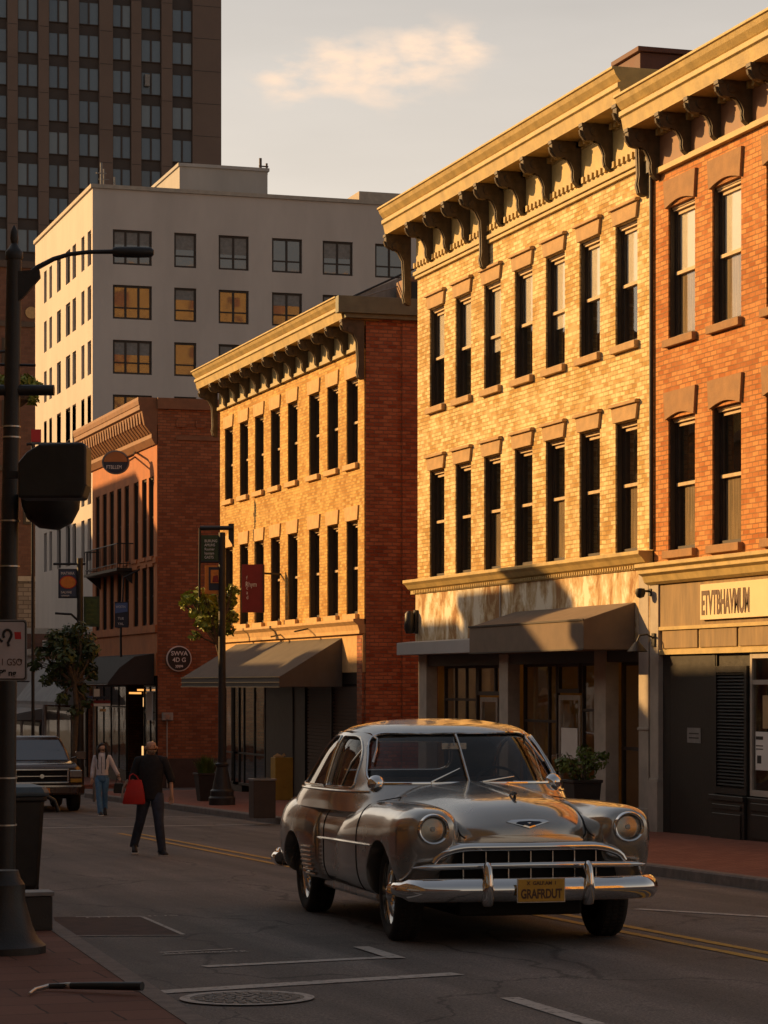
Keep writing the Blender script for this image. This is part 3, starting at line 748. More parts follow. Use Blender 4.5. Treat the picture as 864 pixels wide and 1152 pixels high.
def shopwin(root, ya, yb_, z0, z1, cols, rows, X=GX, fw=.05, m=None, name='shop_window', gm=None):
    """a glazed shop window: frame with bars, pane as a child"""
    mb = MB()
    mb.box(X - .03, X + .04, ya, ya + fw, z0, z1).box(X - .03, X + .04, yb_ - fw, yb_, z0, z1)
    mb.box(X - .028, X + .038, ya + fw, yb_ - fw, z0, z0 + fw * 1.3).box(X - .028, X + .038, ya + fw, yb_ - fw, z1 - fw, z1)
    for c in cols:
        y = ya + (yb_ - ya) * c; mb.box(X - .025, X + .035, y - fw / 2, y + fw / 2, z0 + fw, z1 - fw)
    for r_ in rows:
        z = z0 + (z1 - z0) * r_; mb.box(X - .022, X + .032, ya + fw, yb_ - fw, z - fw / 2, z + fw / 2)
    f = mb.build(name, m or M['frame_dark'], root)
    MB().box(X, X + .008, ya + .02, yb_ - .02, z0 + .02, z1 - .02).build('pane', gm or M['shop_glass'], f)
    return f
GZ = gz(45) + .13
shopwin(yb, P2(523), P2(487), GZ + .45, 2.3, (.33, .66), (.72,))
MB().box(GX - .05, GX + .2, P2(563), P2(483), GZ - .4, GZ + .44).build('bulkhead', M['frame_dark'], yb)
def door(root, ya, yb_, z0, z1, X, m, trans=True):
    mb = MB(); fw = .09
    mb.box(X - .03, X + .03, ya, ya + fw, z0, z1).box(X - .03, X + .03, yb_ - fw, yb_, z0, z1).box(X - .028, X + .028, ya + fw, yb_ - fw, z1 - fw, z1).box(X - .028, X + .028, ya + fw, yb_ - fw, z0, z0 + .25)
    d = mb.build('door', m, root)
    MB().box(X - .004, X + .004, ya + .05, yb_ - .05, z0 + .2, z1 - .05).build('pane', M['shop_glass'], d)
    MB().tube([(X - .03, yb_ - .05, z0 + .95), (X - .09, yb_ - .05, z0 + .95), (X - .09, yb_ - .05, z0 + 1.25), (X - .03, yb_ - .05, z0 + 1.25)], .012).build('handle', M['alu'], d)
    return d
door(yb, P2(545), P2(526), GZ, 1.66, GX + .02, M['alu'])
door(yb, P2(563), P2(546.5), GZ, 1.66, GX + .02, M['frame_dark'])
shopwin(yb, P2(562.5), P2(524), 1.70, 2.3, (.5,), (), fw=.06)
shopwin(yb, P2(612), P2(575), GZ + .1, 2.3, (.25,), (.62,))
door(yb, P2(637), P2(613), GZ, 1.72, GX + .02, M['alu'])
shopwin(yb, P2(637), P2(613), 1.76, 2.3, (), (), fw=.06)
shopwin(yb, P2(669), P2(640), GZ + .1, 2.3, (), (.70, .40,))
shopwin(yb, P2(719), P2(684), GZ + .35, 2.3, (), (.42,), fw=.06)
MB().box(GX - .05, GX + .2, P2(720), P2(683), GZ - .4, GZ + .34).build('bulkhead', M['frame_dark'], yb)
# notices on the doors
nd = MB().box(GX - .03, GX - .02, P2(635), P2(617), .55, 1.12).build('notice', M['white_paint'], yb)
MB().box(GX - .03, GX - .02, P2(561), P2(553), .75, 1.25).build('notice', M['white_paint'], yb)
# downpipe between the two houses
MB().tube([(XF - .045, 38.765, 10.6), (XF - .045, 38.765, 4.15)], .036, 10).box(XF - .11, XF - .03, 38.72, 38.83, 10.4, 10.7).build('downpipe', M['steel_dark'], yb, smooth=True)
MB().box(17.22, 18.7, 40.2, 41.3, 11.2, 12.78).box(17.16, 18.76, 40.14, 41.36, 12.783, 12.87).build('chimney', mat('dark oxide red roof box', (.12, .05, .035), .7, var=.2, ns=3), yb, bevel=.01)

def wall_lantern(name, pos, label, m=None):
    x, y, z = pos
    t = thing(name, label, 'wall lamp', pos)
    MB().tube([(x, y, z + .05), (x - .12, y, z + .12), (x - .26, y, z + .10), (x - .30, y, z + .0)], .016).box(x - .02, x, y - .06, y + .06, z - .08, z + .14).build('arm', M['steel_dark'], t, smooth=True)
    MB().lathe([(.03, .0), (.07, -.04), (.17, -.16), (.165, -.17), (.05, -.06)], (x - .30, y, z), 18).build('shade', M['steel_dark'], t, smooth=True)
    return t

# ------------------------------------------------------------------ 2 orange brick building
ob = thing('brick_building', 'orange brick building at the right edge with a black shopfront and cream name board', 'building', (XF, 32, gz(32)))
OY0, OY1 = 24.0, 38.74
sO = [37.12, 35.42, 33.50, 31.62, 29.80, 28.0, 26.2]
ww = 1.05
holes = [(y, y + ww, 7.55, 9.72) for y in sO] + [(y, y + ww, 4.10, 6.26) for y in sO]
wall(MB(), 'X', XF, OY0, OY1, 3.80, 11.0, holes, .34).build('wall', M['brick_orange'], ob)
place_windows(sash_window(ww, 2.17, .115, blind=.50, sill=M['stone_brown'], lintel='arch', lower='curtain'), ob, XF, [(y, 7.55) for y in sO])
place_windows(sash_window(ww, 2.16, .125, blind=0, sill=M['stone_brown'], lintel='arch', lower='curtain'), ob, XF, [(y, 4.10) for y in sO])
shell(ob, XF, OY0, OY1, 11.0, 30, M['brick_side'])
mb = MB(); mb.prism(cornice_profile(XF, .74, 11.62, 11.05), OY0, OY1 + .0, FX); mb.build('cornice', M['cornice'], ob, bevel=.006)
MB().box(XF - .03, XF + .3, OY0 + .01, OY1 - .01, 10.42, 11.045).build('frieze', M['trim_brown'], ob)
MB().box(XF - .09, XF + .3, OY0, OY1 - .005, 10.32, 10.415).build('frieze_moulding', M['cornice'], ob, bevel=.006)
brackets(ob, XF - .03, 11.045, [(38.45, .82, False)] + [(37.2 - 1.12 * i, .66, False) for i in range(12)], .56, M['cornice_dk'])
dentils(ob, OY0 + .1, OY1 - .1, 11.045, M['cornice'])
# shop cornice
mb = MB(); mb.prism([(XF + .2, 3.90), (XF - .34, 3.90), (XF - .34, 3.84), (XF - .27, 3.80), (XF - .27, 3.74), (XF - .20, 3.70), (XF - .16, 3.60), (XF - .10, 3.56), (XF + .2, 3.56)], OY0, OY1 + .06, FX)
mb.build('shop_cornice', M['cornice'], ob, bevel=.005)
MB().box(XF - .05, XF + .3, OY0, OY1 - .35, 2.86, 3.558).build('fascia', M['panel_tan'], ob)
mb = MB()
ys = [38.36, 36.9, 35.45, 34.0, 32.5, 31.0, 29, 27, 25]
for a, b in zip(ys[1:], ys[:-1]): mb.box(XF - .045, XF + .1, a + .04, b - .04, 2.50, 2.80)
mb.build('transom_panel', M['panel_tan'], ob, bevel=.01)
MB().box(XF - .08, XF + .3, OY0, OY1 - .352, 2.80, 2.858).box(XF - .07, XF + .3, OY0, OY1 - .352, 2.40, 2.48).box(XF - .02, XF + .3, OY0, OY1 - .355, 2.482, 2.798).build('transom_frame', M['cornice'], ob, bevel=.004)
MB().box(XF - .08, XF + .3, 38.40, 38.74, -.9, 3.558).box(XF - .11, XF + .3, 38.38, 38.755, -.9, gz(38) + .95).box(XF - .10, XF + .3, 38.385, 38.75, gz(38) + .95, gz(38) + 1.0).build('pilaster', M['column_grey'], ob, bevel=.008)
sg = MB().box(XF - .115, XF - .052, 30.6, fac(795, 680)[0], 2.93, 3.49)
sgo = sg.build('name_board', mat('cream sign board', (.74, .60, .36), .6, var=.05, ns=2), ob, bevel=.006)
# the lettering reads right to left in y (the wall faces -x)
text('lettering', 'ETVTBHAVMUM', .52, M['ink_brown'], ob, (XF - .118, fac(796, 680)[0] - .02, 3.02), (0, -1, 0), (0, 0, 1), ext=.003, sx=.47, bold=.014)
g38 = gz(37) + .13
# deep entry
MB().box(XF + .0, XF + 1.2, 38.1, 38.38, -.9, 2.4).box(XF + .9, XF + 1.0, 36.35, 38.1, -.9, 2.4).box(XF, XF + 1.2, 36.3, 36.35, -.9, 2.4).build('entry_recess', M['black_paint'], ob)
dr = MB().box(XF + .84, XF + .88, 36.5, 37.9, g38, 2.1).box(XF + .82, XF + .84, 36.65, 37.75, g38 + .3, 1.2).build('door', M['black_paint'], ob, bevel=.01)
MB().box(XF - .01, XF + .005, fac(805, 800)[0] + .0, fac(805, 800)[0] + .12, -.7, 2.4).build('door_post', M['black_paint'], ob)
mb = MB().box(XF - .005, XF + .03, 36.45, 38.08, g38 - .2, 2.38)
mb.build('entry_screen', M['black_paint'], ob)
MB().box(XF - .014, XF - .007, fac(789, 820)[0], fac(774, 820)[0], .98, 1.22).build('notice', M['steel_grey'], ob)
MB().box(XF - .016, XF - .0145, fac(787, 820)[0], fac(776, 820)[0], 1.05, 1.07).box(XF - .016, XF - .0145, fac(787, 820)[0], fac(776, 820)[0], 1.12, 1.14).build('notice_text', M['ink'], ob)
# louvred shutter
ya, yb_ = fac(843, 800)[0], fac(806, 800)[0]
mb = MB(); mb.box(XF - .05, XF + .03, ya, ya + .09, .22, 2.2).box(XF - .05, XF + .03, yb_ - .09, yb_, .22, 2.2).box(XF - .048, XF + .03, ya + .09, yb_ - .09, 2.1, 2.2).box(XF - .048, XF + .03, ya + .09, yb_ - .09, .22, .32)
z = .36
while z < 2.08:
    mb.add([(XF - .04, ya + .09, z), (XF - .04, yb_ - .09, z), (XF + .0, yb_ - .09, z + .035), (XF, ya + .09, z + .035), (XF - .04, ya + .09, z - .01), (XF - .04, yb_ - .09, z - .01), (XF, yb_ - .09, z + .025), (XF, ya + .09, z + .025)],
           [(0, 1, 2, 3), (4, 5, 6, 7), (0, 1, 5, 4)]); z += .052
mb.build('louvred_shutter', M['black_paint'], ob)
MB().box(XF + .03, XF + .1, ya, yb_, -.8, 2.4).build('shutter_backing', M['black_paint'], ob)
mb = MB(); mb.box(XF - .10, XF + .1, ya - .02, yb_ + .02, -.8, .12).box(XF - .13, XF + .1, ya - .03, yb_ + .03, .12, .20)
for a, b in ((-.02, .06), (-.5, -.08)): mb.box(XF - .118, XF - .10, ya + .08, yb_ - .08, a - .0, b)
mb.build('bulkhead', M['black_paint'], ob, bevel=.008)
ya2 = 24.2
shopwin(ob, ya2, ya - .04, .22, 2.38, (.25, .5, .75), (.8,), X=XF + .02, m=M['column_grey'], fw=.07)
mb = MB(); mb.box(XF - .06, XF + .1, ya2, ya - .03, -.8, .20)
yq = ya - .2
while yq - 1.1 > ya2: mb.box(XF - .08, XF - .06, yq - 1.0, yq, -.42, -.05); mb.box(XF - .08, XF - .06, yq - 1.0, yq, .0, .12); yq -= 1.15
mb.build('bulkhead', M['black_paint'], ob, bevel=.008)
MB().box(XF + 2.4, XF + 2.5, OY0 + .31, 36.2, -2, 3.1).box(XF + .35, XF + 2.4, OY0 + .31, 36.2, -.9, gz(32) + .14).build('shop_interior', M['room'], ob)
po = MB().box(XF + .0, XF + .012, fac(863.5, 800)[0] - .06, fac(850, 800)[0], .62, 1.20).build('poster', M['white_paint'], ob)
MB().box(XF - .003, XF - .0005, 34.72, 34.86, .72, .84).box(XF - .003, XF - .0005, 34.66, 34.9, 1.08, 1.13).box(XF - .003, XF - .0005, 34.66, 34.9, .98, .995).box(XF - .003, XF - .0005, 34.66, 34.9, .93, .945).build('poster_print', M['ink'], po)
MB().box(XF + .0, XF + .012, 34.0, fac(858, 800)[0], 1.25, 1.75).build('poster', M['stone_tan'], ob)
wall_lantern('wall_lamp', (XF - .09, 38.55, 2.62), 'black gooseneck wall lamp on the pilaster left of the black shopfront')
cam_ = thing('security_camera', 'black dome camera on a bracket above the grey pilaster', 'camera', (XF - .1, 38.72, 3.42))
MB().box(XF - .10, XF - .06, 38.66, 38.78, 3.38, 3.50).tube([(XF - .08, 38.72, 3.46), (XF - .24, 38.72, 3.46)], .02).build('bracket', M['steel_dark'], cam_)
MB().lathe([(.01, .09), (.075, .08), (.085, .0), (.06, -.06), (.01, -.08)], (XF - .26, 38.72, 3.42), 16).build('dome', M['steel_dark'], cam_, smooth=True)
lf = thing('wall_lamp', 'small black wall lamp on the far end of the peeling plaster band', 'wall lamp', (XF - .05, 51.2, 3.2))
MB().box(XF - .12, XF - .05, 51.12, 51.26, 3.0, 3.5).build('backplate', M['steel_dark'], lf)
MB().lathe([(.05, .28), (.10, .22), (.12, -.1), (.08, -.2)], (XF - .22, 51.2, 3.2), 14).build('shade', M['steel_dark'], lf, smooth=True)

# ------------------------------------------------------------------ 3 amber brick building
ab = thing('brick_building', 'amber lit brick building with dark red brick side wall and charcoal awning', 'building', (XF, 62, gz(62)))
AY0, AY1 = 55.22, 69.05
sA = [67.57, 65.88, 64.24, 62.60, 60.92, 58.94, 57.33, 55.72]
wa = .92
holes = [(y, y + wa, 7.02, 9.0) for y in sA] + [(y, y + wa, 3.55, 5.70) for y in sA]
wall(MB(), 'X', XF, AY0, AY1, 3.30, 10.1, holes, .34).build('wall', M['brick_amber'], ab)
place_windows(sash_window(wa, 1.98, .16, blind=0, sill=M['stone_amber'], lintel='flat', fw=.05), ab, XF, [(y, 7.02) for y in sA])
place_windows(sash_window(wa, 2.15, .16, blind=0, lower='curtain', sill=M['stone_amber'], lintel='flat', fw=.05), ab, XF, [(y, 3.55) for y in sA])
shell(ab, XF, AY0, AY1, 10.35, 31, M['brick_red'])
MB().box(XF + .9, 30.99, AY0 - .045, AY0 - .001, -1.5, 10.2).build('side_pier', M['brick_red'], ab)
MB().box(XF + .03, XF + .80, AY0 - .030, AY0 - .002, -1.5, 10.2).build('corner_pier', M['brick_red'], ab)
MB().box(XF + 3.0, XF + 3.5, AY0 - .052, AY0 - .046, 7.7, 8.1).build('patched_brick', M['stone_amber'], ab)
mb = MB(); mb.prism(cornice_profile(XF, .72, 10.73, 10.22), AY0 - .05, AY1 + .55, FX); mb.build('cornice', M['cornice'], ab, bevel=.006)
MB().box(XF - .70, 31.1, AY0 - .30, AY0 - .052, 10.34, 10.72).box(XF - .5, 31.1, AY0 - .22, AY0 - .052, 10.24, 10.338).build('cornice_return', mat('grey green cornice side', (.17, .17, .11), .6, var=.2, ns=3), ab, bevel=.006)
MB().box(XF - .03, XF + .3, AY0 - .0, AY1 + .01, 9.67, 10.215).box(XF - .09, XF + .3, AY0, AY1 + .02, 9.58, 9.667).build('frieze', M['cornice_green'], ab, bevel=.006)
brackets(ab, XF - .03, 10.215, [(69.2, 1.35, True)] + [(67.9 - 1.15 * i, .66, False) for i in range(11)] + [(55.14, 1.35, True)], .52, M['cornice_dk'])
dentils(ab, AY0 + .1, AY1, 10.215, M['cornice'])
mb = MB(); mb.prism([(XF + .2, 3.42), (XF - .26, 3.42), (XF - .26, 3.36), (XF - .16, 3.28), (XF - .12, 3.16), (XF - .12, 3.08), (XF + .2, 3.08)], AY0 + .0, AY1 + .1, FX)
mb.build('belt_cornice', M['stone_amber'], ab, bevel=.005)
MB().box(XF - .03, XF + .3, AY0 + .02, AY1 - .02, 2.2, 3.078).build('fascia', M['stone_amber'], ab)
a2 = MB(); a2.prism([(15.30, 1.86), (15.30, 2.10), (16.83, 3.02), (16.83, 1.86)], 56.9, 67.1, FX)
aw2 = a2.build('awning', M['awning_dark'], ab, bevel=.012)
MB().box(15.28, 15.297, 56.88, 67.12, 2.085, 2.11).box(15.28, 15.297, 56.88, 67.12, 1.96, 1.985).box(15.28, 15.297, 56.88, 67.12, 1.85, 1.87).build('piping', M['frame_tan'], aw2)
for q_ in ([(XF - .02, 62.2, 3.2), (XF - .5, 61.6, 3.12)], [(XF - .02, 59.5, 3.3), (XF - .6, 59.0, 3.2)]): MB().tube(q_, .02).build('awning_arm', M['steel_dark'], ab)
gA = gz(62) + .13
shopwin(ab, fac(297, 800)[0], fac(261, 800)[0], gA + .1, 1.9, (.33, .66), (.32,), X=XF + .05, m=M['black_paint'])
shopwin(ab, 67.0, 68.7, gA + .1, 1.9, (.5,), (.32,), X=XF + .05, m=M['black_paint'])
MB().box(XF + .0, XF + .2, 66.6, 69.03, -1.6, gA + .09).box(XF, XF + .2, AY0 + .35, AY1 - .31, 1.92, 2.198).build('shop_beam', M['black_paint'], ab)
MB().box(XF - .04, XF + .3, AY0 + .05, AY0 + .45, -1.5, 3.07).build('pilaster', M['brick_red'], ab)
MB().box(XF - .0, XF + .1, fac(343, 800)[0], fac(299, 800)[0], -1.6, 1.9).box(XF - .02, XF, fac(330, 800)[0], fac(328.5, 800)[0], -1.6, 1.9).build('doorway', M['black_paint'], ab)
ya, yb_ = 55.7, fac(345, 800)[0]
mb = MB(); z = -.75
while z < 1.85: mb.box(XF + .02, XF + .06, ya, yb_, z, z + .065); z += .085
mb.build('roller_shutter', M['bin_brown'], ab)
MB().box(XF + .06, XF + .1, ya, yb_, -1.5, 1.9).box(XF - .02, XF + .07, (ya + yb_) / 2 - .05, (ya + yb_) / 2 + .05, -1.5, 1.9).build('shutter_post', M['black_paint'], ab)
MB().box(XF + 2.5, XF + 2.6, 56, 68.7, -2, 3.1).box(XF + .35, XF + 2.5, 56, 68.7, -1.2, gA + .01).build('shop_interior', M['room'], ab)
random.seed(5)
for i in range(14):
    y = random.uniform(62.5, 66.4); z = random.uniform(-.4, 1.6); s = random.uniform(.03, .07)
    MB().box(XF + 1.0, XF + 1.05, y, y + s, z, z + s).build('display_light', M['lamp_dim'] if i % 3 else M['ink_red'], ab)
sl = MB(); sl.prism([(18.3, 11.62), (18.5, 11.78), (20.2, 12.52), (26, 12.52), (26, 10.0), (18.3, 10.0)], 62.2, 66.5, FX)
sl.build('roof_shed', mat('blue grey roof sheet', (.24, .25, .26), .5, .2, var=.2, ns=2, stretch=(4, .3, 1)), ab)
bxr = MB().box(19.78, 21.2, 61.0, 62.0, 11.0, 12.24).build('roof_hatch', M['trim_brown'], ab, bevel=.01)
for x_ in (19.86, 20.12, 20.38): MB().box(x_, x_ + .19, 60.97, 60.998, 11.6, 12.12).build('pane', M['pane_dim'] if 'pane_dim' in M else M['ink'], bxr)
MB().tube([(18.3, 62.0, 11.68), (20.25, 62.0, 12.62)], .03, 6).build('cable', M['steel_dark'], ab)
MB().tube([(18.9, 61.9, 11.84), (20.6, 61.9, 12.4)], .02, 6).build('cable', M['steel_grey'], ab)

# ------------------------------------------------------------------ 4 rose building with russet side wall
rb = thing('masonry_building', 'rose painted corner building with russet brick side wall, iron balcony and black awning', 'building', (XF, 82, gz(82)))
RY0, RY1 = 77.30, 87.9
pxs = [(107, 112), (115.6, 120), (123.5, 128), (132, 136.5), (140, 145), (150.5, 155.5), (160, 165), (168, 172.8)]
wr = .72
sR = [fac(b, 600)[0] for a, b in pxs]
holes = [(y, y + wr, 5.95, 8.45) for y in sR] + [(y, y + wr, 3.80, 5.62) for y in sR]
wall(MB(), 'X', XF, RY0, RY1, 2.9, 10.0, holes, .34).build('wall', M['render_rose'], rb)
place_windows(sash_window(wr, 2.5, .10, tan=False, sill=M['render_rose'], lintel=None), rb, XF, [(y, 5.95) for y in sR])
place_windows(sash_window(wr, 1.82, .10, tan=False, sill=None, lintel='plain'), rb, XF, [(y, 3.80) for y in sR])
shell(rb, XF, RY0, RY1, 10.55, 32, M['brick_side'])
MB().box(XF - .06, XF + .1, RY0 + .02, RY1, 3.55, 3.79).build('sill_course', M['render_rose'], rb, bevel=.005)
MB().box(XF - .05, XF + .1, RY0 + .02, RY1, 5.72, 5.90).build('belt_course', M['render_rose'], rb, bevel=.005)
mb = MB(); mb.prism([(XF + .3, 10.85), (XF - .60, 10.85), (XF - .60, 10.76), (XF - .58, 10.62), (XF - .56, 10.60), (XF - .56, 10.46), (XF - .48, 10.42), (XF - .40, 10.0), (XF - .18, 9.72), (XF - .18, 9.60), (XF - .06, 9.40), (XF + .3, 9.40)], RY0 + .0, RY1 + .5, FX)
mb.build('cornice', M['trim_brown'], rb, bevel=.006)
mb = MB(); y = RY0 + .25
while y < RY1 + .3:
    mb.prism([(XF - .50, 10.40), (XF - .47, 10.05), (XF - .22, 9.74), (XF - .14, 9.74), (XF - .14, 10.40)], y, y + .2, FX); y += .42
mb.build('dentil_course', M['trim_brown'], rb)
MB().box(XF - .0, 32.1, RY0 - .12, RY0 - .002, 10.50, 10.84).box(XF + .6, 31.9, RY0 - .05, RY0 - .003, 9.55, 9.68).build('parapet_coping', M['trim_brown'], rb)
mb = MB(); x = XF + .6
while x < 31.5: mb.box(x, x + .32, RY0 - .07, RY0 - .003, 9.95, 10.18); x += .62
mb.build('corbel_course', M['brick_side'], rb)
MB().box(XF + .02, XF + .7, RY0 - .020, RY0 - .002, -1.5, 10.48).build('corner_pier', M['brick_side'], rb)
MB().box(XF + .004, 32, RY0 - .05, RY0 - .002, -1.8, gz(77) + .9).build('plinth', M['bin_brown'], rb)
MB().box(XF - .03, XF + .3, RY0 + .02, RY1, 2.2, 2.898).build('fascia', M['render_rose'], rb)
# balcony
by0, by1 = fac(150, 620)[0], fac(112, 620)[0]
bl = MB(); bl.box(XF - .55, XF - .005, by0, by1, 5.62, 5.71)
bal = bl.build('balcony', M['steel_dark'], rb)
mb = MB(); mb.tube([(XF, by0, 6.5), (XF - .52, by0 + .02, 6.5), (XF - .52, by1 - .02, 6.5), (XF, by1, 6.5)], .02).tube([(XF, by0, 5.85), (XF - .52, by0 + .02, 5.85), (XF - .52, by1 - .02, 5.85), (XF, by1, 5.85)], .014)
n_ = 22
for i in range(n_ + 1):
    y = by0 + .03 + (by1 - by0 - .06) * i / n_; mb.tube([(XF - .52, y, 5.7), (XF - .52, y, 6.5)], .011, 5)
for i in range(1, 5):
    for y in (by0 + .01, by1 - .01): mb.tube([(XF - .11 * i, y, 5.7), (XF - .11 * i, y, 6.5)], .011, 5)
mb.build('railing', M['steel_dark'], bal)
mb = MB()
for y in (by0 + .15, by1 - .2): mb.prism([(XF - .5, 5.61), (XF, 5.61), (XF, 5.2)], y, y + .05, FX)
mb.build('support', M['steel_dark'], bal)
a3 = MB(); a3.prism([(15.35, 1.92), (15.35, 1.98), (15.72, 2.45), (16.2, 2.80), (16.82, 2.9), (16.82, 1.92)], 77.6, 87.0, FX)
aw3 = a3.build('awning', M['awning_blk'], rb, bevel=.01, smooth=True, angle=25)
MB().box(15.33, 15.347, 77.6, 87.0, 1.92, 1.95).build('piping', M['steel_grey'], aw3)
gR = gz(82) + .13
shopwin(rb, 77.6, 79.4, gR + .3, 1.9, (.5,), (.7,), X=XF + .05, m=M['black_paint'])
shopwin(rb, 82.2, 87.4, gR + .3, 1.9, (.25, .5, .75), (.75,), X=XF + .05, m=M['black_paint'])
MB().box(XF, XF + .2, RY0 + .31, 79.5, -2, gR + .29).box(XF, XF + .2, 82.1, RY1 - .31, -2, gR + .29).box(XF, XF + .2, RY0 + .31, RY1 - .31, 1.92, 2.198).box(XF + .6, XF + .65, 79.5, 82.1, -2, 1.9).build('shop_base', M['black_paint'], rb)
MB().box(XF + 2, XF + 2.1, 77.7, 87.5, -2, 3).build('shop_interior', M['room'], rb)
MB().box(XF - .05, XF + .55, 80.0, 80.06, 1.72, 1.78).box(XF - .06, XF - .01, 79.6, 81.3, 1.62, 1.68).build('door_light', M['lamp_warm'], rb)
MB().box(XF + .0, XF + .03, 78.0, 78.9, .8, 1.7).build('window_poster', M['white_paint'], rb)
for i, (y, z) in enumerate(((81.6, .6), (80.4, -.2), (81.9, -.4), (81.7, 1.2))):
    MB().box(XF + .5, XF + .55, y, y + .06, z, z + .3).build('display_light', M['lamp_dim'], rb)

# ------------------------------------------------------------------ 5 grey concrete office block (further back)
K = 1.6
gx, gy0, gy1 = 27.0, 140.8, 160.0
def GZ_(z): return 1.9 + (z - 1.9) * K
gb = thing('office_building', 'pale grey concrete office block, left face sunlit, with roof shed and square windows', 'building', (gx, 150, gz(150)))
ztop = GZ_(19.38)
rows = [(16.74, 17.97), (14.82, 16.02), (12.88, 14.08), (10.95, 12.15), (9.0, 10.2), (7.1, 8.3), (5.2, 6.4)]
fx = [(127, 171, 3), (196, 221, 1), (246, 280, 2), (306, 340, 2), (363, 397, 2), (422, 455, 2), (482, 516, 2), (540, 574, 2)]
holesf = []; fw_ = []
for (a, b, nm) in fx:
    xa, xb = fy(a, 300, gy0)[0], fy(b, 300, gy0)[0]
    for (z0, z1) in rows:
        h = (xa, xb, GZ_(z0), GZ_(z1)); holesf.append(h); fw_.append((h, nm))
xr = 62
wall(MB(), 'Y', gy0, gx + .402, xr, -4, ztop, holesf, .4).build('front_wall', M['stucco'], gb)
lw_ = [(98.5, 102.5), (91.5, 95), (81.5, 85.5), (74, 79), (64, 68.5), (55.5, 58.5), (49.5, 52.5)]
holesl = []
for (a, b) in lw_:
    ya, yb_ = fac(b, 400, gx)[0], fac(a, 400, gx)[0]
    for (z0, z1) in rows[:4] + [(10.35, 12.1), (8.3, 9.6), (6.3, 7.8)]:
        holesl.append((ya, yb_, GZ_(z0), GZ_(z1)))
wall(MB(), 'X', gx, gy0, gy1, -4, ztop, holesl, .4).build('lit_wall', M['stucco'], gb)
MB().box(gx + .41, xr, gy1 - .4, gy1 - .002, -4, ztop).box(xr + .002, xr + .4, gy0, gy1, -4, ztop).build('back_wall', M['stucco'], gb)
MB().box(gx + .42, xr, gy0 + .42, gy1 - .42, ztop - .6, ztop - .4).build('roof', M['concrete'], gb)
MB().box(gx - .12, xr + .5, gy0 - .12, gy0 + .5, ztop + .003, ztop + .22).box(gx - .12, gx + .5, gy0 + .503, gy1, ztop + .003, ztop + .22).build('parapet_cap', M['column_grey'], gb)
MB().box(gx + 2, xr - .5, gy0 + 2.2, gy0 + 2.3, 0, ztop - 1).box(gx + 2.2, gx + 2.3, gy0 + 2.4, gy1 - .6, 0, ztop - 1).build('interior', M['room'], gb)
M['pane_grey'] = pane_mat('dark office window glass', (.05, .056, .06), .17)
M['pane_dim'] = pane_mat('dark shop window glass', (.02, .02, .02), .10)
M['pane_amber'] = glass('office window glass', trans=.5, wav=.06)
random.seed(11)
for (h, nm) in fw_:
    x0, x1, z0, z1 = h
    mb = MB(); t = .12; Y_ = gy0 + .12
    mb.box(x0, x0 + t, Y_, Y_ + .12, z0, z1).box(x1 - t, x1, Y_, Y_ + .12, z0, z1).box(x0 + t, x1 - t, Y_ + .002, Y_ + .118, z0, z0 + t).box(x0 + t, x1 - t, Y_ + .002, Y_ + .118, z1 - t, z1)
    for i in range(1, nm): xx = x0 + (x1 - x0) * i / nm; mb.box(xx - .06, xx + .06, Y_ + .004, Y_ + .116, z0 + t, z1 - t)
    mb.box(x0 + t, x1 - t, Y_ + .006, Y_ + .114, z0 + (z1 - z0) * .34 - .04, z0 + (z1 - z0) * .34 + .04)
    w = mb.build('window', M['frame_dark'], gb)
    MB().box(x0 + .02, x1 - .02, Y_ + .05, Y_ + .06, z0 + .02, z1 - .02).build('pane', M['pane_grey'], w)
    if random.random() < .5:
        MB().box(x0 + .12, x1 - .12, Y_ + .04, Y_ + .045, z0 + (z1 - z0) * random.uniform(.45, .7), z1 - .1).build('blind', M['steel_grey'], w)
for h in holesl:
    y0, y1, z0, z1 = h
    mb = MB(); t = .1; X_ = gx + .14
    mb.box(X_, X_ + .1, y0, y0 + t, z0, z1).box(X_, X_ + .1, y1 - t, y1, z0, z1).box(X_ + .002, X_ + .098, y0 + t, y1 - t, z0, z0 + t).box(X_ + .002, X_ + .098, y0 + t, y1 - t, z1 - t, z1)
    w = mb.build('window', M['frame_dark'], gb)
    MB().box(X_ + .05, X_ + .06, y0 + .02, y1 - .02, z0 + .02, z1 - .02).build('pane', M['pane_grey'], w)
# roof sheds and aerials
px0, zt0 = fy(202, 187, 152); px1, _ = fy(301, 187, 152)
MB().box(px0, px1, 152, 170, ztop - .5, zt0).box(px0 - .1, px1 + .1, 151.9, 170, zt0 + .003, zt0 + .2).build('roof_shed', M['stucco_b'], gb)
px2, zt2 = fy(404, 215, 150); px3, _ = fy(470, 215, 150)
MB().box(px2, px3, 150, 158, ztop - .5, zt2).build('roof_shed', M['column_grey'], gb)
def aerial(px, pyt, Y, r=.05):
    x, z = fy(px, pyt, Y); x0_, _ = fy(px, pyt, Y)
    MB().tube([(x, Y, ztop - .4), (x, Y, z)], r, 6).tube([(x - .3, Y, z - .6), (x + .3, Y, z - .6)], r * .6, 5).build('aerial', M['steel_grey'], gb)
aerial(114, 183, 142, .07); aerial(117, 190, 142.5, .05); aerial(129, 199, 142)
x_, z_ = fy(293, 178, 153); MB().tube([(x_, 153, zt0), (x_, 153, z_)], .09, 6).tube([(x_ + .4, 153, zt0), (x_ + .4, 153, z_ - .3)], .07, 6).tube([(x_ - .1, 153, z_ - .5), (x_ + .5, 153, z_ - .5)], .05, 6).build('aerial', M['bin_brown'], gb)

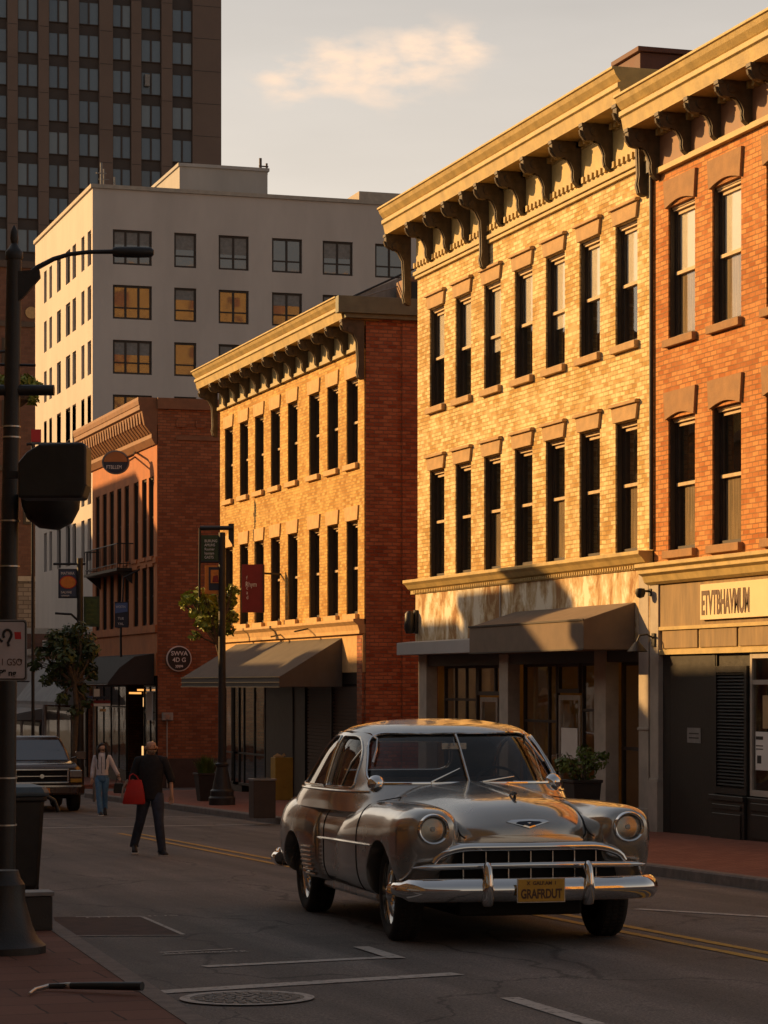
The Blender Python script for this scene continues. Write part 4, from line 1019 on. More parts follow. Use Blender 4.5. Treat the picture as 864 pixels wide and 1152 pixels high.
# ------------------------------------------------------------------ 6 tower
TY = 262
tb = thing('office_tower', 'tall brown office tower with vertical piers and blue grey windows behind the grey block', 'building', (30, TY, gz(TY)))
cols = [(-49, -27), (-14, 8.5), (20, 43.5), (55, 77.5), (89, 112), (127, 148), (159, 182), (194, 217)]
z_of = lambda py, px=200: fy(px, py, TY)[1]
fl0 = z_of(76, 110); fs = (z_of(76, 110) - z_of(409.5, 110)) / 9
base_z = 5; TOPZ = z_of(-95, 110)
hol = []; xw = []
for (a, b) in cols:
    xw.append((fy(a, 200, TY)[0], fy(b, 200, TY)[0]))
nfl = range(-3, 13)
xL = fy(-60, 200, TY)[0]; xR = fy(249, 200, TY)[0]
edges = [xL] + [v for p in xw for v in p] + [xR]
mb = MB()
for i in range(0, len(edges), 2):
    mb.box(edges[i], edges[i + 1], TY, TY + 1.5, -6, TOPZ)
mb.build('pier', M['tower_pier'], tb)
mb = MB()
for (x0, x1) in xw: mb.box(x0 + .003, x1 - .003, TY + .5, TY + 1.0, -6, TOPZ - .5)
mb.build('spandrel', M['tower_spandrel'], tb)
MB().box(xL, xR, TY + 1.502, TY + 40, -6, TOPZ - .1).build('tower_core', M['tower_pier'], tb)
mb = MB()
for k in range(-3, 14):
    z = fl0 - k * fs + .42
    for i in range(0, len(edges), 2): mb.box(edges[i] + .05, edges[i + 1] - .05, TY - .02, TY - .001, z, z + .06)
mb.build('panel_joint', M['tower_spandrel'], tb)
random.seed(21); wproto = None; cnt = 0
wh = fs * .70
MG = [pane_mat('tower glass ' + n_, (c_[0] * .9, c_[1] * 1.05, c_[2] * 1.25), .07) for n_, c_ in (('blue', (.075, .105, .13)), ('steel', (.10, .13, .15)), ('slate', (.055, .075, .09)), ('pale', (.14, .16, .165)))]
for ci, (x0, x1) in enumerate(xw[1:]):
    for k in range(-2, 11):
        z1 = fl0 - k * fs; z0 = z1 - wh; cnt += 1
        if z1 < GZ_(10): continue
        w_ = x1 - x0
        mb = MB(); mb.box(x0 + .003, x0 + .10, TY + .3, TY + .49, z0, z1).box(x1 - .10, x1 - .003, TY + .3, TY + .49, z0, z1).box(x0 + w_ / 2 - .09, x0 + w_ / 2 + .09, TY + .3, TY + .49, z0, z1)
        mb.box(x0 + .1, x1 - .1, TY + .32, TY + .49, z1 - .08, z1).box(x0 + .1, x1 - .1, TY + .32, TY + .49, z0, z0 + .08)
        w = mb.build('window', M['tower_spandrel'], tb)
        for s_ in (0, 1):
            MB().box(x0 + .1 + s_ * w_ / 2, x0 + w_ / 2 - .05 + s_ * (w_ / 2 - .05), TY + .40, TY + .44, z0 + .02, z1 - .02).build('pane', MG[random.choice((0, 0, 1, 1, 2, 3))], w)
MB().box(xw[6][0] + .4, xw[6][0] + .9, TY - .1, TY + .3, fl0 - 0.1 * fs - 1.2, fl0 - .1 * fs).build('window_vent', M['steel_grey'], tb)

# ------------------------------------------------------------------ 7 far brick block closing the street at the left
fb = thing('brick_building', 'shaded brown brick building far down the street behind the traffic pole', 'building', (22, 190, gz(190)))
xa = fy(-60, 300, 190)[0]; xb = fy(52, 300, 190)[0]; zt = fy(30, 302, 190)[1]
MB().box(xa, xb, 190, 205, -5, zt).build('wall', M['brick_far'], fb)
MB().box(xa - .1, xb + .1, 189.7, 205.1, zt + .003, zt + .5).build('cornice', M['bin_brown'], fb)
MB().box(xa, xb, 189.85, 189.998, fy(30, 368, 190)[1], fy(30, 362, 190)[1]).box(xa, xb, 189.85, 189.998, fy(30, 530, 190)[1], fy(30, 524, 190)[1]).build('belt_course', M['bin_brown'], fb)
cx_, cz_ = fy(35, 352, 190)
MB().lathe([(.01, 0), (.45, 0), (.45, .12), (.01, .12)], (cx_, 189.85, cz_), 16, 'y').build('wall_medallion', M['stone_tan'], fb)
for (a, b, t_, bb) in ((2, 12, 380, 410), (26, 36, 560, 590), (2, 12, 560, 590), (2, 12, 450, 480)):
    x0, z1 = fy(a, t_, 190); x1, z0 = fy(b, bb, 190)
    w = MB().box(x0, x1, 189.9, 189.999, z0, z1).build('window', M['frame_dark'], fb)
    MB().box(x0 + .2, x1 - .2, 189.85, 189.899, z0 + .2, z1 - .2).build('pane', M['pane_grey'], w)
sb = thing('stone_building', 'low rough grey stone building beyond the traffic pole', 'building', (20, 175, gz(175)))
xa = fy(-60, 300, 175)[0]; xb = fy(43, 300, 175)[0]; zt = fy(30, 654, 175)[1]
M['rough_stone'] = brick('rough grey stone', (.22, .19, .17), (.32, .28, .25), (.12, .10, .09), bw=.7, bh=.3, ms=.03)
MB().box(xa, xb, 175, 185, -5, zt).build('wall', M['rough_stone'], sb)
MB().box(xa, xb + .2, 174.8, 185, zt + .003, zt + .35).build('coping', M['column_grey'], sb)
for i in range(4):
    x0 = xa + 1 + i * 3.2
    w = MB().box(x0, x0 + 1.3, 174.9, 174.999, -2.3, .3).build('window', M['frame_dark'], sb)
    MB().box(x0 + .1, x0 + 1.2, 174.87, 174.899, -2.2, .2).build('pane', M['pane_grey'], w)

# ------------------------------------------------------------------ 8 low shops beyond the rose building
def low_shop(y0, y1, zt, wm, lab, awm, az0, az1, out_, posts=False, lit=False):
    t = thing('shop_building', lab, 'shop', (XF, (y0 + y1) / 2, gz((y0 + y1) / 2)))
    MB().box(XF, 26, y0, y1, -3.4, zt).build('wall', wm, t)
    MB().box(XF - .12, 26, y0, y1 + .0, zt + .003, zt + .25).build('coping', M['column_grey'], t)
    g = gz(y1) + .13
    n = 3
    for i in range(n):
        a = y0 + .4 + (y1 - y0 - .6) * i / n; b = a + (y1 - y0 - .6) / n - .35
        w = MB().box(XF - .06, XF - .003, a, b, g, az0 - .1).build('shop_window', M['black_paint'], t)
        MB().box(XF - .08, XF - .062, a + .12, b - .12, g + .5, az0 - .25).build('pane', M['pane_dim'], w)
        for q in (0,): MB().box(XF - .09, XF - .02, b + .05, b + .25, g, az0 - .1).build('column', M['white_paint'] if posts else M['column_grey'], t)
    a_ = MB(); a_.prism([(XF - out_, az0), (XF - out_, az0 + .12), (XF - .005, az1), (XF - .005, az0)], y0 + .2, y1 - .2, FX)
    a_.build('awning', awm, t)
    if posts:
        for y in (y0 + .3, (y0 + y1) / 2, y1 - .3): MB().tube([(XF - out_ + .05, y, g - .2), (XF - out_ + .05, y, az0)], .05, 8).build('post', M['white_paint'], t)
    if lit:
        MB().box(XF - out_ - .5, XF - out_ - .38, y0 + 1.6, y0 + 2.0, az1 + .3, az1 + .95).build('hanging_lantern', M['lamp_warm'], t)
        MB().tube([(XF, y0 + 1.8, az1 + 1.05), (XF - out_ - .5, y0 + 1.8, az1 + 1.05)], .03, 6).build('lantern_arm', M['steel_dark'], t)
        MB().box(XF - out_ - .2, XF - out_ - .1, y0 + 1.6, y0 + 1.9, az1 + .55, az1 + .8).build('hanging_lantern', M['lamp_warm'], t)
    return t
low_shop(88.3, 97.5, 3.4, M['brick_side'], 'low russet shop with sloping grey awning next to the rose building', M['awning_pale'], 1.2, 2.9, 1.2)
low_shop(98.0, 112, 3.1, M['stucco_b'], 'low grey shop with pale canopy on white posts and lit lanterns', M['awning_pale'], .55, 1.0, 1.6, posts=True, lit=True)
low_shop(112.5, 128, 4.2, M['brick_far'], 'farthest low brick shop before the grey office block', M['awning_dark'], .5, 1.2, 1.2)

# ------------------------------------------------------------------ buildings across the street (left row, outside the frame: rooflines shaped to cast the evening shadow)
def left_block(y0, y1, h, m, lab, shadow_bumps=()):
    t = thing('brick_building', lab, 'building', (-2.4, (y0 + y1) / 2, gz((y0 + y1) / 2)))  # unseen block, its roofline shaped to cast the evening shadow
    hs = []; z = 3.9
    while z + 2.2 < h - .8:
        y = y0 + .8
        while y + 1.1 < y1 - .5: hs.append((y, y + 1.1, z, z + 1.9)); y += 2.1
        z += 3.3
    wall(MB(), 'X', -2.4, y0, y1, gz(y1) - .3, h, hs, .3, -1).build('wall', m, t)
    MB().box(-14, -2.704, y0, y0 + .3, -5, h - .1).box(-14, -2.704, y1 - .3, y1, -5, h - .1).box(-14, -13.7, y0 + .302, y1 - .302, -5, h - .1).build('side_wall', m, t)
    MB().box(-13.69, -2.71, y0 + .31, y1 - .31, h - .5, h - .3).build('roof', M['concrete'], t)
    MB().box(-2.72, -2.0, y0, y1, h + .003, h + .35).build('cornice', M['trim_brown'], t)
    mb = MB()
    for a, b, c, d in hs: mb.box(-2.55, -2.53, a, b, c, d)
    if hs: mb.build('window_panes', M['pane_grey'], t)['kind'] = 'stuff'
    MB().box(-2.38, -2.32, y0 + .5, y1 - .5, gz(y0) + .6, 2.6).build('shop_window', M['pane_grey'], t)
    for (a, b, c) in shadow_bumps: MB().box(-3.6, -2.5, a, b, h - .4, c).build('chimney', m, t)  # unseen roof blocks added to raise bumps in the cast shadow
    return t
SH, RISE = 18.85 * math.tan(SUN_PHI), 18.85 / math.cos(SUN_PHI) * math.tan(SUN_EL) - .35
LB = [(-80, -20, 2.6, 'brick_side', 'red brick block across the street, behind the camera'), (-20, 20.5, 2.6, 'brick_amber', 'amber brick block across the street beside the camera'),
      (20.5, 38.6, 2.15, 'brick_orange', 'unseen low orange brick block across the street'), (38.6, 39.2, 2.6, 'brick_pale', 'unseen very narrow pale house across the street'), (39.2, 42.8, 1.6, 'brick_side', 'unseen narrow low russet house across the street'),
      (42.8, 48.6, 3.75, 'brick_red', 'unseen dark red house across the street'), (48.6, 51.6, 3.2, 'brick_pale', 'unseen narrow cream house across the street'), (51.6, 55.2, 1.0, 'brick_amber', 'unseen low amber house across the street'), (55.2, 57.6, 2.5, 'brick_pale', 'unseen narrow pale house between two russet ones across the street'),
      (57.6, 62.4, 2.0, 'brick_side', 'low russet house across the street'), (62.4, 77.2, 2.7, 'brick_orange', 'long orange block across the street'), (77.2, 80.6, 5.3, 'brick_amber', 'tall amber house across the street'),
      (80.6, 119, 8.8, 'brick_side', 'four storey russet block across the street')]
for (ya, yb_, zt_, m_, lab) in LB:
    shadow_bumps = ()
    if zt_ == 3.75: shadow_bumps = ((ya + SH + 1.2, ya + SH + 3.0, zt_ + RISE + .9), (ya + SH + 3.8, ya + SH + 4.3, zt_ + RISE + .5))
    if zt_ == 2.7: shadow_bumps = ((ya + SH + 2, ya + SH + 2.5, zt_ + RISE + .9),)
    left_block(ya + SH + .02, yb_ + SH - .02, zt_ + RISE, M[m_], lab, shadow_bumps)
left_block(136.1, 168, 19, M['brick_far'], 'unseen six storey brown block across the street')
left_block(168.1, 178, 23.5, M['brick_far'], 'unseen taller brown block far across the street')
left_block(178.1, 196, 26.5, M['brick_far'], 'unseen tallest brown block far across the street')
# unseen block added behind the camera for office windows and chrome to reflect
t = thing('brick_building', 'tall amber block far behind the camera, added for its reflection in the office windows', 'building', (98, -150, 2.5))
hs = []
for i in range(8):
    for k in range(14): hs.append((72 + i * 7, 75 + i * 7, 5 + k * 4.8, 8 + k * 4.8))
wall(MB(), 'Y', -150, 66, 130, 0, 74, hs, .5, -1).build('wall', M['brick_amber'], t)
MB().box(66, 130, -170, -150.502, 0, 73.9).build('back_wall', M['brick_side'], t)

# ================================================================== STREET FURNITURE
DP = 20.87
def wp(px, py, D=DP): return at(px, py, D)
RIGHT = Vector((CA, -SA, 0)); FWD = Vector((SA, CA, 0)); UP = Vector((0, 0, 1))
def poly_plate(px_pts, D, th):
    """a plate facing the street's near end, outline given as (px, py) at distance D, real thickness th"""
    a = [wp(x, y, D) for x, y in px_pts]; b = [p + FWD * th for p in a]
    n = len(a); mb = MB()
    mb.add(a + b, [tuple(range(n)), tuple(range(n, 2 * n))[::-1]] + [(i, (i + 1) % n, n + (i + 1) % n, n + i) for i in range(n)])
    return mb
bp_ = gnd(5, 1072, .13)
DP = bp_.x * SA + bp_.y * CA
tp = thing('traffic_light_pole', 'black traffic signal pole with flared base and curved lamp arm at the left edge', 'pole', bp_)
cb = wp(4.5, 1000); ct = wp(16, 292)
rad = lambda px: px / F * DP
mb = MB(); ax = (ct - cb).normalized()
mb.tube([cb + ax * t for t in (0, 1.5, 3.0, (ct - cb).length)], [rad(13.4), rad(11.5), rad(10.2), rad(9.0)], 20)
mb.build('shaft', M['steel_dark'], tp, smooth=True)
g0 = bp_.z - .01
prof = [(.325, g0), (.325, g0 + .07), (.30, g0 + .09), (.27, g0 + .12), (.22, g0 + .22), (.19, g0 + .33), (.165, g0 + .42), (.16, g0 + .55), (.125, g0 + .60), (.11, g0 + .66)]
MB().lathe([(r, z) for r, z in prof], (bp_.x, bp_.y, 0), 28).build('base', M['steel_dark'], tp, smooth=True, angle=30)
MB().lathe([(rad(10), 0), (rad(10.6), .02), (rad(10.6), .06), (rad(7), .09), (rad(3.5), .13), (rad(5), .17), (rad(4.5), .23), (rad(1), .28)], tuple(ct), 18).build('finial', M['steel_dark'], tp, smooth=True)
for py, r in ((480, 10.8), (492, 10.8), (586, 11.6), (637, 11.9), (875, 13.2), (928, 13.5)):
    c = cb + ax * ((wp(5, 1000) - wp(5, py)).length)
    MB().tube([c - UP * .006, c + UP * .006], rad(r) + .003, 20).build('steel_band', M['alu'], tp, smooth=True)
arm = [wp(22, 322), wp(30, 312), wp(42, 301), wp(60, 291.5), wp(78, 286), wp(100, 283.5), wp(132, 283)]
MB().tube(arm, [rad(4), rad(3.8), rad(3.2), rad(2.8), rad(2.6), rad(2.5), rad(2.8)], 10).build('lamp_arm', M['steel_dark'], tp, smooth=True)
poly_plate([(20, 305), (44, 303), (45, 312), (25, 335), (20, 338)], DP - .02, .05).build('gusset', M['steel_dark'], tp)
mb = MB(); a = wp(127, 283.5); b = wp(173, 284)
mb.tube([a, a + (b - a) * .08, a + (b - a) * .55, a + (b - a) * .93, b], [rad(5), rad(6.2), rad(6.6), rad(6), rad(3)], 14)
lm = mb.build('luminaire', M['steel_dark'], tp, smooth=True)
MB().box(0, 0, 0, 0, 0, 0) if False else None
MB().tube([wp(-6, 410), wp(40, 411)], rad(1.6), 8).tube([wp(-30, 439), wp(61, 439)], rad(6.4), 14).build('cross_arm', M['steel_dark'], tp, smooth=True)
ts = thing('traffic_signal', 'large black signal housing seen from behind, strapped to the pole above the parking sign', 'traffic light', wp(58, 595))
poly_plate([(20, 520), (30, 508), (45, 499), (93, 497.5), (97, 501), (97, 545), (92, 560), (20, 560)], DP - .16, .36).build('housing', M['black_paint'], ts, bevel=.02)
MB().tube([wp(57, 556), wp(57, 572), wp(56, 586), wp(55, 595)], [rad(36), rad(34), rad(27), rad(12)], 20).build('lower_visor', M['black_paint'], ts, smooth=True)
poly_plate([(8, 530), (22, 530), (22, 538), (8, 538)], DP - .02, .05).build('bracket', M['steel_dark'], ts)
MB().tube([wp(36, 499), wp(93, 499)], rad(1.5), 6).tube([wp(88, 502), wp(88, 556)], rad(1.2), 6).build('hinge', M['steel_grey'], ts)
# parking sign
ps = thing('parking_sign', 'white parking sign with black border strapped to the traffic pole', 'sign', wp(0, 766))
D_ = DP - .17
def rrect(x0, x1, y0, y1, r, k=5):
    o = []
    for cx, cy, a0 in ((x1 - r, y0 + r, -90), (x1 - r, y1 - r, 0), (x0 + r, y1 - r, 90), (x0 + r, y0 + r, 180)):
        for i in range(k + 1):
            a = R(a0 + 90 * i / k); o.append((cx + r * math.cos(a), cy + r * math.sin(a)))
    return o
poly_plate(rrect(-34, 30.5, 697, 766, 4), D_, .004).build('plate', M['steel_grey'], ps)
poly_plate(rrect(-32.5, 29, 698.6, 764.4, 3), D_ - .004, .003).build('border', M['ink'], ps)
poly_plate(rrect(-31.3, 27.8, 699.8, 763.2, 2.4), D_ - .008, .003).build('face', mat('dingy white sign face', (.50, .44, .43), .6, var=.08, ns=6), ps)
def stext(n, s, px, py, size_px, m, D, par, sx=1.0, bold=.0):
    return text(n, s, size_px / F * D, m, par, wp(px, py, D), RIGHT, UP, ext=.0015, sx=sx, bold=bold)
stext('lettering', '1 GSO', 0.5, 748.5, 11, M['ink_brown'], D_ - .010, ps, .8)
stext('lettering', 'TP', 19.5, 745, 5, M['ink_brown'], D_ - .010, ps, 1)
stext('lettering', 'P" ng', -1.5, 760, 9, M['ink'], D_ - .010, ps, 1.05, .002)
stext('lettering', 'NO', -28, 748.5, 11, M['ink_brown'], D_ - .010, ps, .8)
poly_plate([(16, 711), (23.5, 711), (24, 719), (17, 719)], D_ - .010, .002).build('red_square', M['ink_red'], ps)
b_ = MB(); pts = [wp(8.3 + 4.6 * math.cos(R(a)), 714 + 5.5 * math.sin(R(a)), D_ - .011) for a in range(140, 400, 20)]
b_.tube(pts + [wp(9, 723, D_ - .011), wp(10, 727, D_ - .011)], rad(1.5), 6).tube([wp(-3, 717, D_ - .011), wp(3, 722, D_ - .011)], rad(1.5), 6)
b_.build('symbol', M['ink'], ps)

tc_ = gnd(19, 1010, .13)
tr = thing('trash_bin', 'black wheeled rubbish bin with blue grey lid behind the traffic pole', 'bin', tc_)
tr.scale = (.84, .84, .95)
Hs = 1.16
mb = MB(); rings = []
for t, w, d in ((0, .21, .22), (.05, .24, .25), (.5, .27, .28), (1.0, .30, .31), (1.01, .33, .34), (1.06, .33, .34)):
    z = .10 + t * (Hs - .2); rings.append([(x * w, y * d, z) for x, y in ((-1, -.8), (-.8, -1), (.8, -1), (1, -.8), (1, .8), (.8, 1), (-.8, 1), (-1, .8))])
mb.loft(rings); mb.build('body', M['black_paint'], tr, local=True, bevel=.01)
mb = MB(); mb.loft([[(x * .35 * s, y * .36 * s, z) for x, y in ((-1, -.8), (-.8, -1), (.8, -1), (1, -.8), (1, .8), (.8, 1), (-.8, 1), (-1, .8))] for s, z in ((1, Hs - .04), (1.02, Hs), (.9, Hs + .06), (.5, Hs + .09))])
mb.build('lid', mat('blue grey bin lid', (.07, .10, .12), .35, var=.2), tr, local=True, bevel=.01)
MB().tube([(.30, -.1, Hs - .02), (.45, -.1, Hs - .10), (.50, -.1, Hs - .22)], .025, 8).build('handle', M['black_paint'], tr, local=True, smooth=True)
for x in (-.26, .26): MB().lathe([(.10, -.03), (.10, .03)], (x, .2, .10), 16, 'x').build('wheel', M['ink'], tr, local=True)
bx = gnd(40, 1046, .13)
ub = thing('utility_box', 'small dark utility box with pale lid between pole base and bin', 'box', bx)
MB().box(-.13, .13, -.12, .14, 0, .30).build('body', M['steel_dark'], ub, local=True, bevel=.01)
MB().box(-.145, .145, -.135, .155, .303, .34).build('lid', M['steel_grey'], ub, local=True, bevel=.006)
fp = thing('fallen_bar', 'bent dark metal bar lying across the brick paving at the kerb', 'bar', gnd(90, 1108, .13))
pts = [gnd(33, 1118, .15), gnd(40, 1113, .155), gnd(55, 1109.5, .16), gnd(80, 1109, .17), gnd(115, 1109, .18), gnd(160, 1109.5, .19)]
MB().tube(pts[:4], [.010, .014, .018, .024], 12).build('bar', M['alu'], fp, smooth=True)
MB().tube(pts[2:], [.018, .023, .027, .030], 14).build('sleeve', mat('dark blued steel', (.05, .055, .06), .35, .6, var=.2), fp, smooth=True)

# ---- lamp post with banners, right sidewalk
lpz = gz(55.67) + .13
lp = thing('lamp_post', 'black cast iron lamp post with bell base and banner arm before the amber building', 'lamp post', (13.63, 55.67, lpz))
MB().lathe([(.30, 0), (.30, .16), (.27, .20), (.265, .32), (.22, .36), (.20, .45), (.15, .72), (.12, .86), (.15, .89), (.15, .93), (.10, .96), (.09, 1.2), (.085, 3.0), (.075, 6.15)], (13.63, 55.67, lpz), 20).build('post', M['steel_dark'], lp, smooth=True, angle=30)
LD = 57.19
def lw(px, py, D=LD): return at(px, py, D)
MB().tube([lw(225, 594), lw(262, 594)], .05, 8).tube([lw(225, 594), lw(224.5, 672)], .03, 6).tube([lw(226, 632), lw(250, 632)], .03, 6).build('banner_arm', M['steel_dark'], lp, smooth=True)
poly_plate([(257, 589), (263, 589), (263, 616), (257, 606)], LD, .12).build('luminaire', M['steel_dark'], lp)
def panel(nm, lab, pts, D, m, inner=None, im=None, cat='sign', th=.05):
    t = thing(nm, lab, cat, wp(pts[0][0], pts[1][1], D))
    poly_plate(pts, D, th).build('board', m, t, bevel=.004)
    if inner: poly_plate(inner, D - .012, .01).build('picture', im, t)
    return t
bx4 = lambda a, b, c, d: [(a, b), (c, b), (c, d), (a, d)]
t = panel('banner_sign', 'dark green banner with pale writing hung from the lamp post arm', bx4(226, 602, 248, 631), LD, M['green_sign'], bx4(229, 604.5, 245, 628.5), M['green_sign'])
for i, s in enumerate(('BURUNG', 'AMUNS', 'Ruumer', 'hannam', 'GASTS')): stext('lettering', s, 230, 610 + i * 4.6, 4.4, M['ink_white'], LD - .03, t, .8)
t = panel('banner_sign', 'orange framed banner with a dark picture below the green one', bx4(230.5, 636, 249, 668), LD, M['ochre'], bx4(235, 638, 249, 664), M['navy'])
poly_plate(bx4(237, 641, 246, 656), LD - .03, .01).build('picture_panel', M['ochre'], t)
poly_plate([(240, 648), (245, 647), (246, 655), (239, 655)], LD - .045, .01).build('picture_figure', M['red_paint'], t)
RD = 16.3 * SA + 66 * CA
t = panel('hanging_sign', 'deep red hanging sign with white script against the amber brick wall', bx4(272, 635, 297.5, 689), 64.5, M['red_paint'])
MB().tube([at(297, 645, 64.6), at(300, 646, 64.6) + Vector((.5, 0, 0))], .03, 6).build('arm', M['steel_dark'], t)
poly_plate(bx4(295.8, 635.5, 297.4, 688.5), 64.46, .03).build('edge_strip', M['ink_brown'], t)
stext('lettering', 'Rhym', 276, 660, 8, M['ink_white'], 64.44, t, .7)
for i, s in enumerate('fjcad'): stext('lettering', s, 277, 652 + i * 5.5, 6, M['ink_white'], 64.43, t, .8)
# ---- second pole with three signs
p2 = Vector((12.95, 66.2, gz(66.2) + .13)); D2 = p2.x * SA + p2.y * CA
q2 = lambda px, py: at(px, py, D2)
p2x = 432 + F * ((p2.x * CA - p2.y * SA) / D2)
sp = thing('lamp_post', 'far black post carrying a blue picture sign and a green sign beside the leafy tree', 'lamp post', p2)
zt = q2(90, 628).z
bs = q2(90, 900); MB().tube([(q2(90, 900).x, q2(90, 900).y, p2.z - .02), q2(90, 760), q2(90, 628)], [.11, .09, .08], 12).build('post', M['steel_dark'], sp, smooth=True)
for q_ in ([q2(60, 634.5), q2(96, 634.5)], [q2(62, 690), q2(80, 691), q2(90, 700)]): MB().tube(q_, .035, 6).build('arm', M['steel_dark'], sp)
t = panel('banner_sign', 'blue sign with an orange fruit like oval hung from the far post', bx4(65.5, 640, 86.5, 673), D2, M['navy'])
pts = [(76.5 + 8.5 * math.cos(R(a)), 655 + 6.5 * math.sin(R(a))) for a in range(0, 360, 20)]
poly_plate(bx4(67.5, 642, 85, 671), D2 - .02, .01).build('picture', mat('faded navy print', (.05, .07, .13), .5), t)
poly_plate([(76.5 + 9.6 * math.cos(R(a)), 655 + 7.4 * math.sin(R(a))) for a in range(0, 360, 20)], D2 - .032, .01).build('oval_border', M['ink_red'], t)
poly_plate(pts, D2 - .045, .01).build('oval', M['ochre'], t)
stext('lettering', 'MATARA', 68.5, 646.5, 4.5, M['ink_white'], D2 - .04, t, .85); stext('lettering', 'SALVAE', 68.5, 667.5, 3.6, M['ink_white'], D2 - .04, t, 1)
stext('lettering', 'unnun', 69, 671, 3.6, M['ink_white'], D2 - .04, t, 1)
t = panel('banner_sign', 'plain dark green sign right of the far post', bx4(94, 671, 112, 705), D2, M['green_sign'], bx4(96.5, 674, 109.5, 702), mat('mossy green print', (.05, .085, .02), .6, var=.4, ns=9))
for i in range(4): stext('lettering', 'ummann', 97.5, 682 + i * 5, 3.4, mat('olive lettering %d' % i, (.13, .15, .03), .6, var=0), D2 - .03, t, .7)
BD = 16.0 * SA + 80 * CA
t = panel('hanging_sign', 'black hanging sign with blue and white printing below the balcony', bx4(129, 677, 144, 706), BD, M['navy'])
poly_plate([(129.5, 679), (143.5, 678), (143.5, 688), (129.5, 690)], BD - .02, .01).build('picture', M['ink_blue'], t)
stext('lettering', 'WOSTIN', 130.2, 684, 4, M['ink_white'], BD - .04, t, .7); stext('lettering', 'TUE', 132.5, 697, 3.8, M['ink_white'], BD - .04, t, 1); stext('lettering', 'YAL', 132.5, 703, 3.8, M['ink_white'], BD - .04, t, 1)
MB().tube([at(136, 706, BD), at(136, 740, BD)], .04, 6).tube([at(138, 677, BD), at(139, 650, BD), at(137, 640, BD) + Vector((.6, 0, 0))], .03, 6).build('arm', M['steel_dark'], t)
# round signs
t = thing('round_sign', 'oval navy and orange sign with white name under the rose building cornice', 'sign', at(130, 536, 80))
el = lambda cx, cy, a_, b_: [(cx + a_ * math.cos(R(q)), cy + b_ * math.sin(R(q))) for q in range(0, 360, 12)]
poly_plate(el(130, 520, 15.5, 13.5), 80, .12).build('rim', M['steel_grey'], t)
poly_plate(el(130, 520, 14, 12), 79.97, .02).build('disc', M['navy'], t)
poly_plate([(130 + 13.2 * math.cos(R(q)), 519.5 + 11.2 * math.sin(R(q))) for q in range(180, 361, 12)], 79.95, .015).build('orange_half', mat('burnt orange sign print', (.42, .16, .035), .5), t)
stext('lettering', 'FTBLLEM', 119.5, 527.5, 6, M['ink_white'], 79.93, t, .75)
MB().tube([at(143, 515, 80), at(150, 512, 80.3), at(152, 508, 82)], .035, 6).tube([at(143, 520, 80), at(152, 514, 82)], .03, 6).build('arm', M['steel_dark'], t)
t = thing('round_sign', 'round black sign with white ring and lettering on the russet side wall', 'sign', (fy(201, 754, 77.2)[0], 77.2, fy(201, 754, 77.2)[1]))
cx, cz = fy(201, 741, 77.2); 
MB().lathe([(.01, 0), (.40, 0), (.40, .05), (.01, .05)], (cx, 77.14, cz), 32, 'y').build('rim', M['ink_white'], t)
MB().lathe([(.01, 0), (.365, 0), (.365, .02), (.01, .02)], (cx, 77.115, cz), 32, 'y').build('disc', M['ink'], t)
for s, dy, sz in (('SWVA', .10, .19), ('4D G', -.10, .19), ('yppa', -.26, .13)): text('lettering', s, sz, M['ink_white'], t, (cx, 77.11, cz + dy), (1, 0, 0), (0, 0, 1), ext=.002, align='CENTER', bold=.003)
t = thing('meter_box', 'small pale utility meter on the russet side wall', 'meter', (fy(188, 812, 77.2)[0], 77.2, fy(188, 812, 77.2)[1]))
cx, cz = fy(188, 806, 77.2)
MB().box(cx - .16, cx + .16, 77.05, 77.24, cz - .12, cz + .12).build('box', M['column_grey'], t, bevel=.01)
MB().lathe([(.08, 0), (.07, .05)], (cx - .02, 77.0, cz), 16, 'y').build('dial', M['alu'], t)
MB().tube([(cx, 77.2, cz - .1), (cx, 77.2, gz(77))], .02, 6).build('conduit', M['column_grey'], t)
# street sign post with plates
spz = gnd(106, 902, .13)
t = thing('street_sign', 'thin pale post with several small coloured plates before the rose shop', 'sign', spz)
dd = spz.x * SA + spz.y * CA
MB().tube([spz, at(106, 772, dd)], .035, 8).build('post', M['steel_grey'], t)
for (a, b, c, d, m_) in ((98, 783, 104, 787, 'ink_blue'), (104.5, 783.5, 122, 786.5, 'navy'), (98, 789, 105, 795, 'red_paint'), (105.5, 788, 124, 791, 'red_paint'), (105.5, 791.5, 124, 794.5, 'ink_white'), (112, 797.5, 119, 800.5, 'stone_tan'), (105.5, 775, 112, 784, 'white_paint')):
    poly_plate(bx4(a, b, c, d), dd - .06, .02).build('plate', M[m_], t)

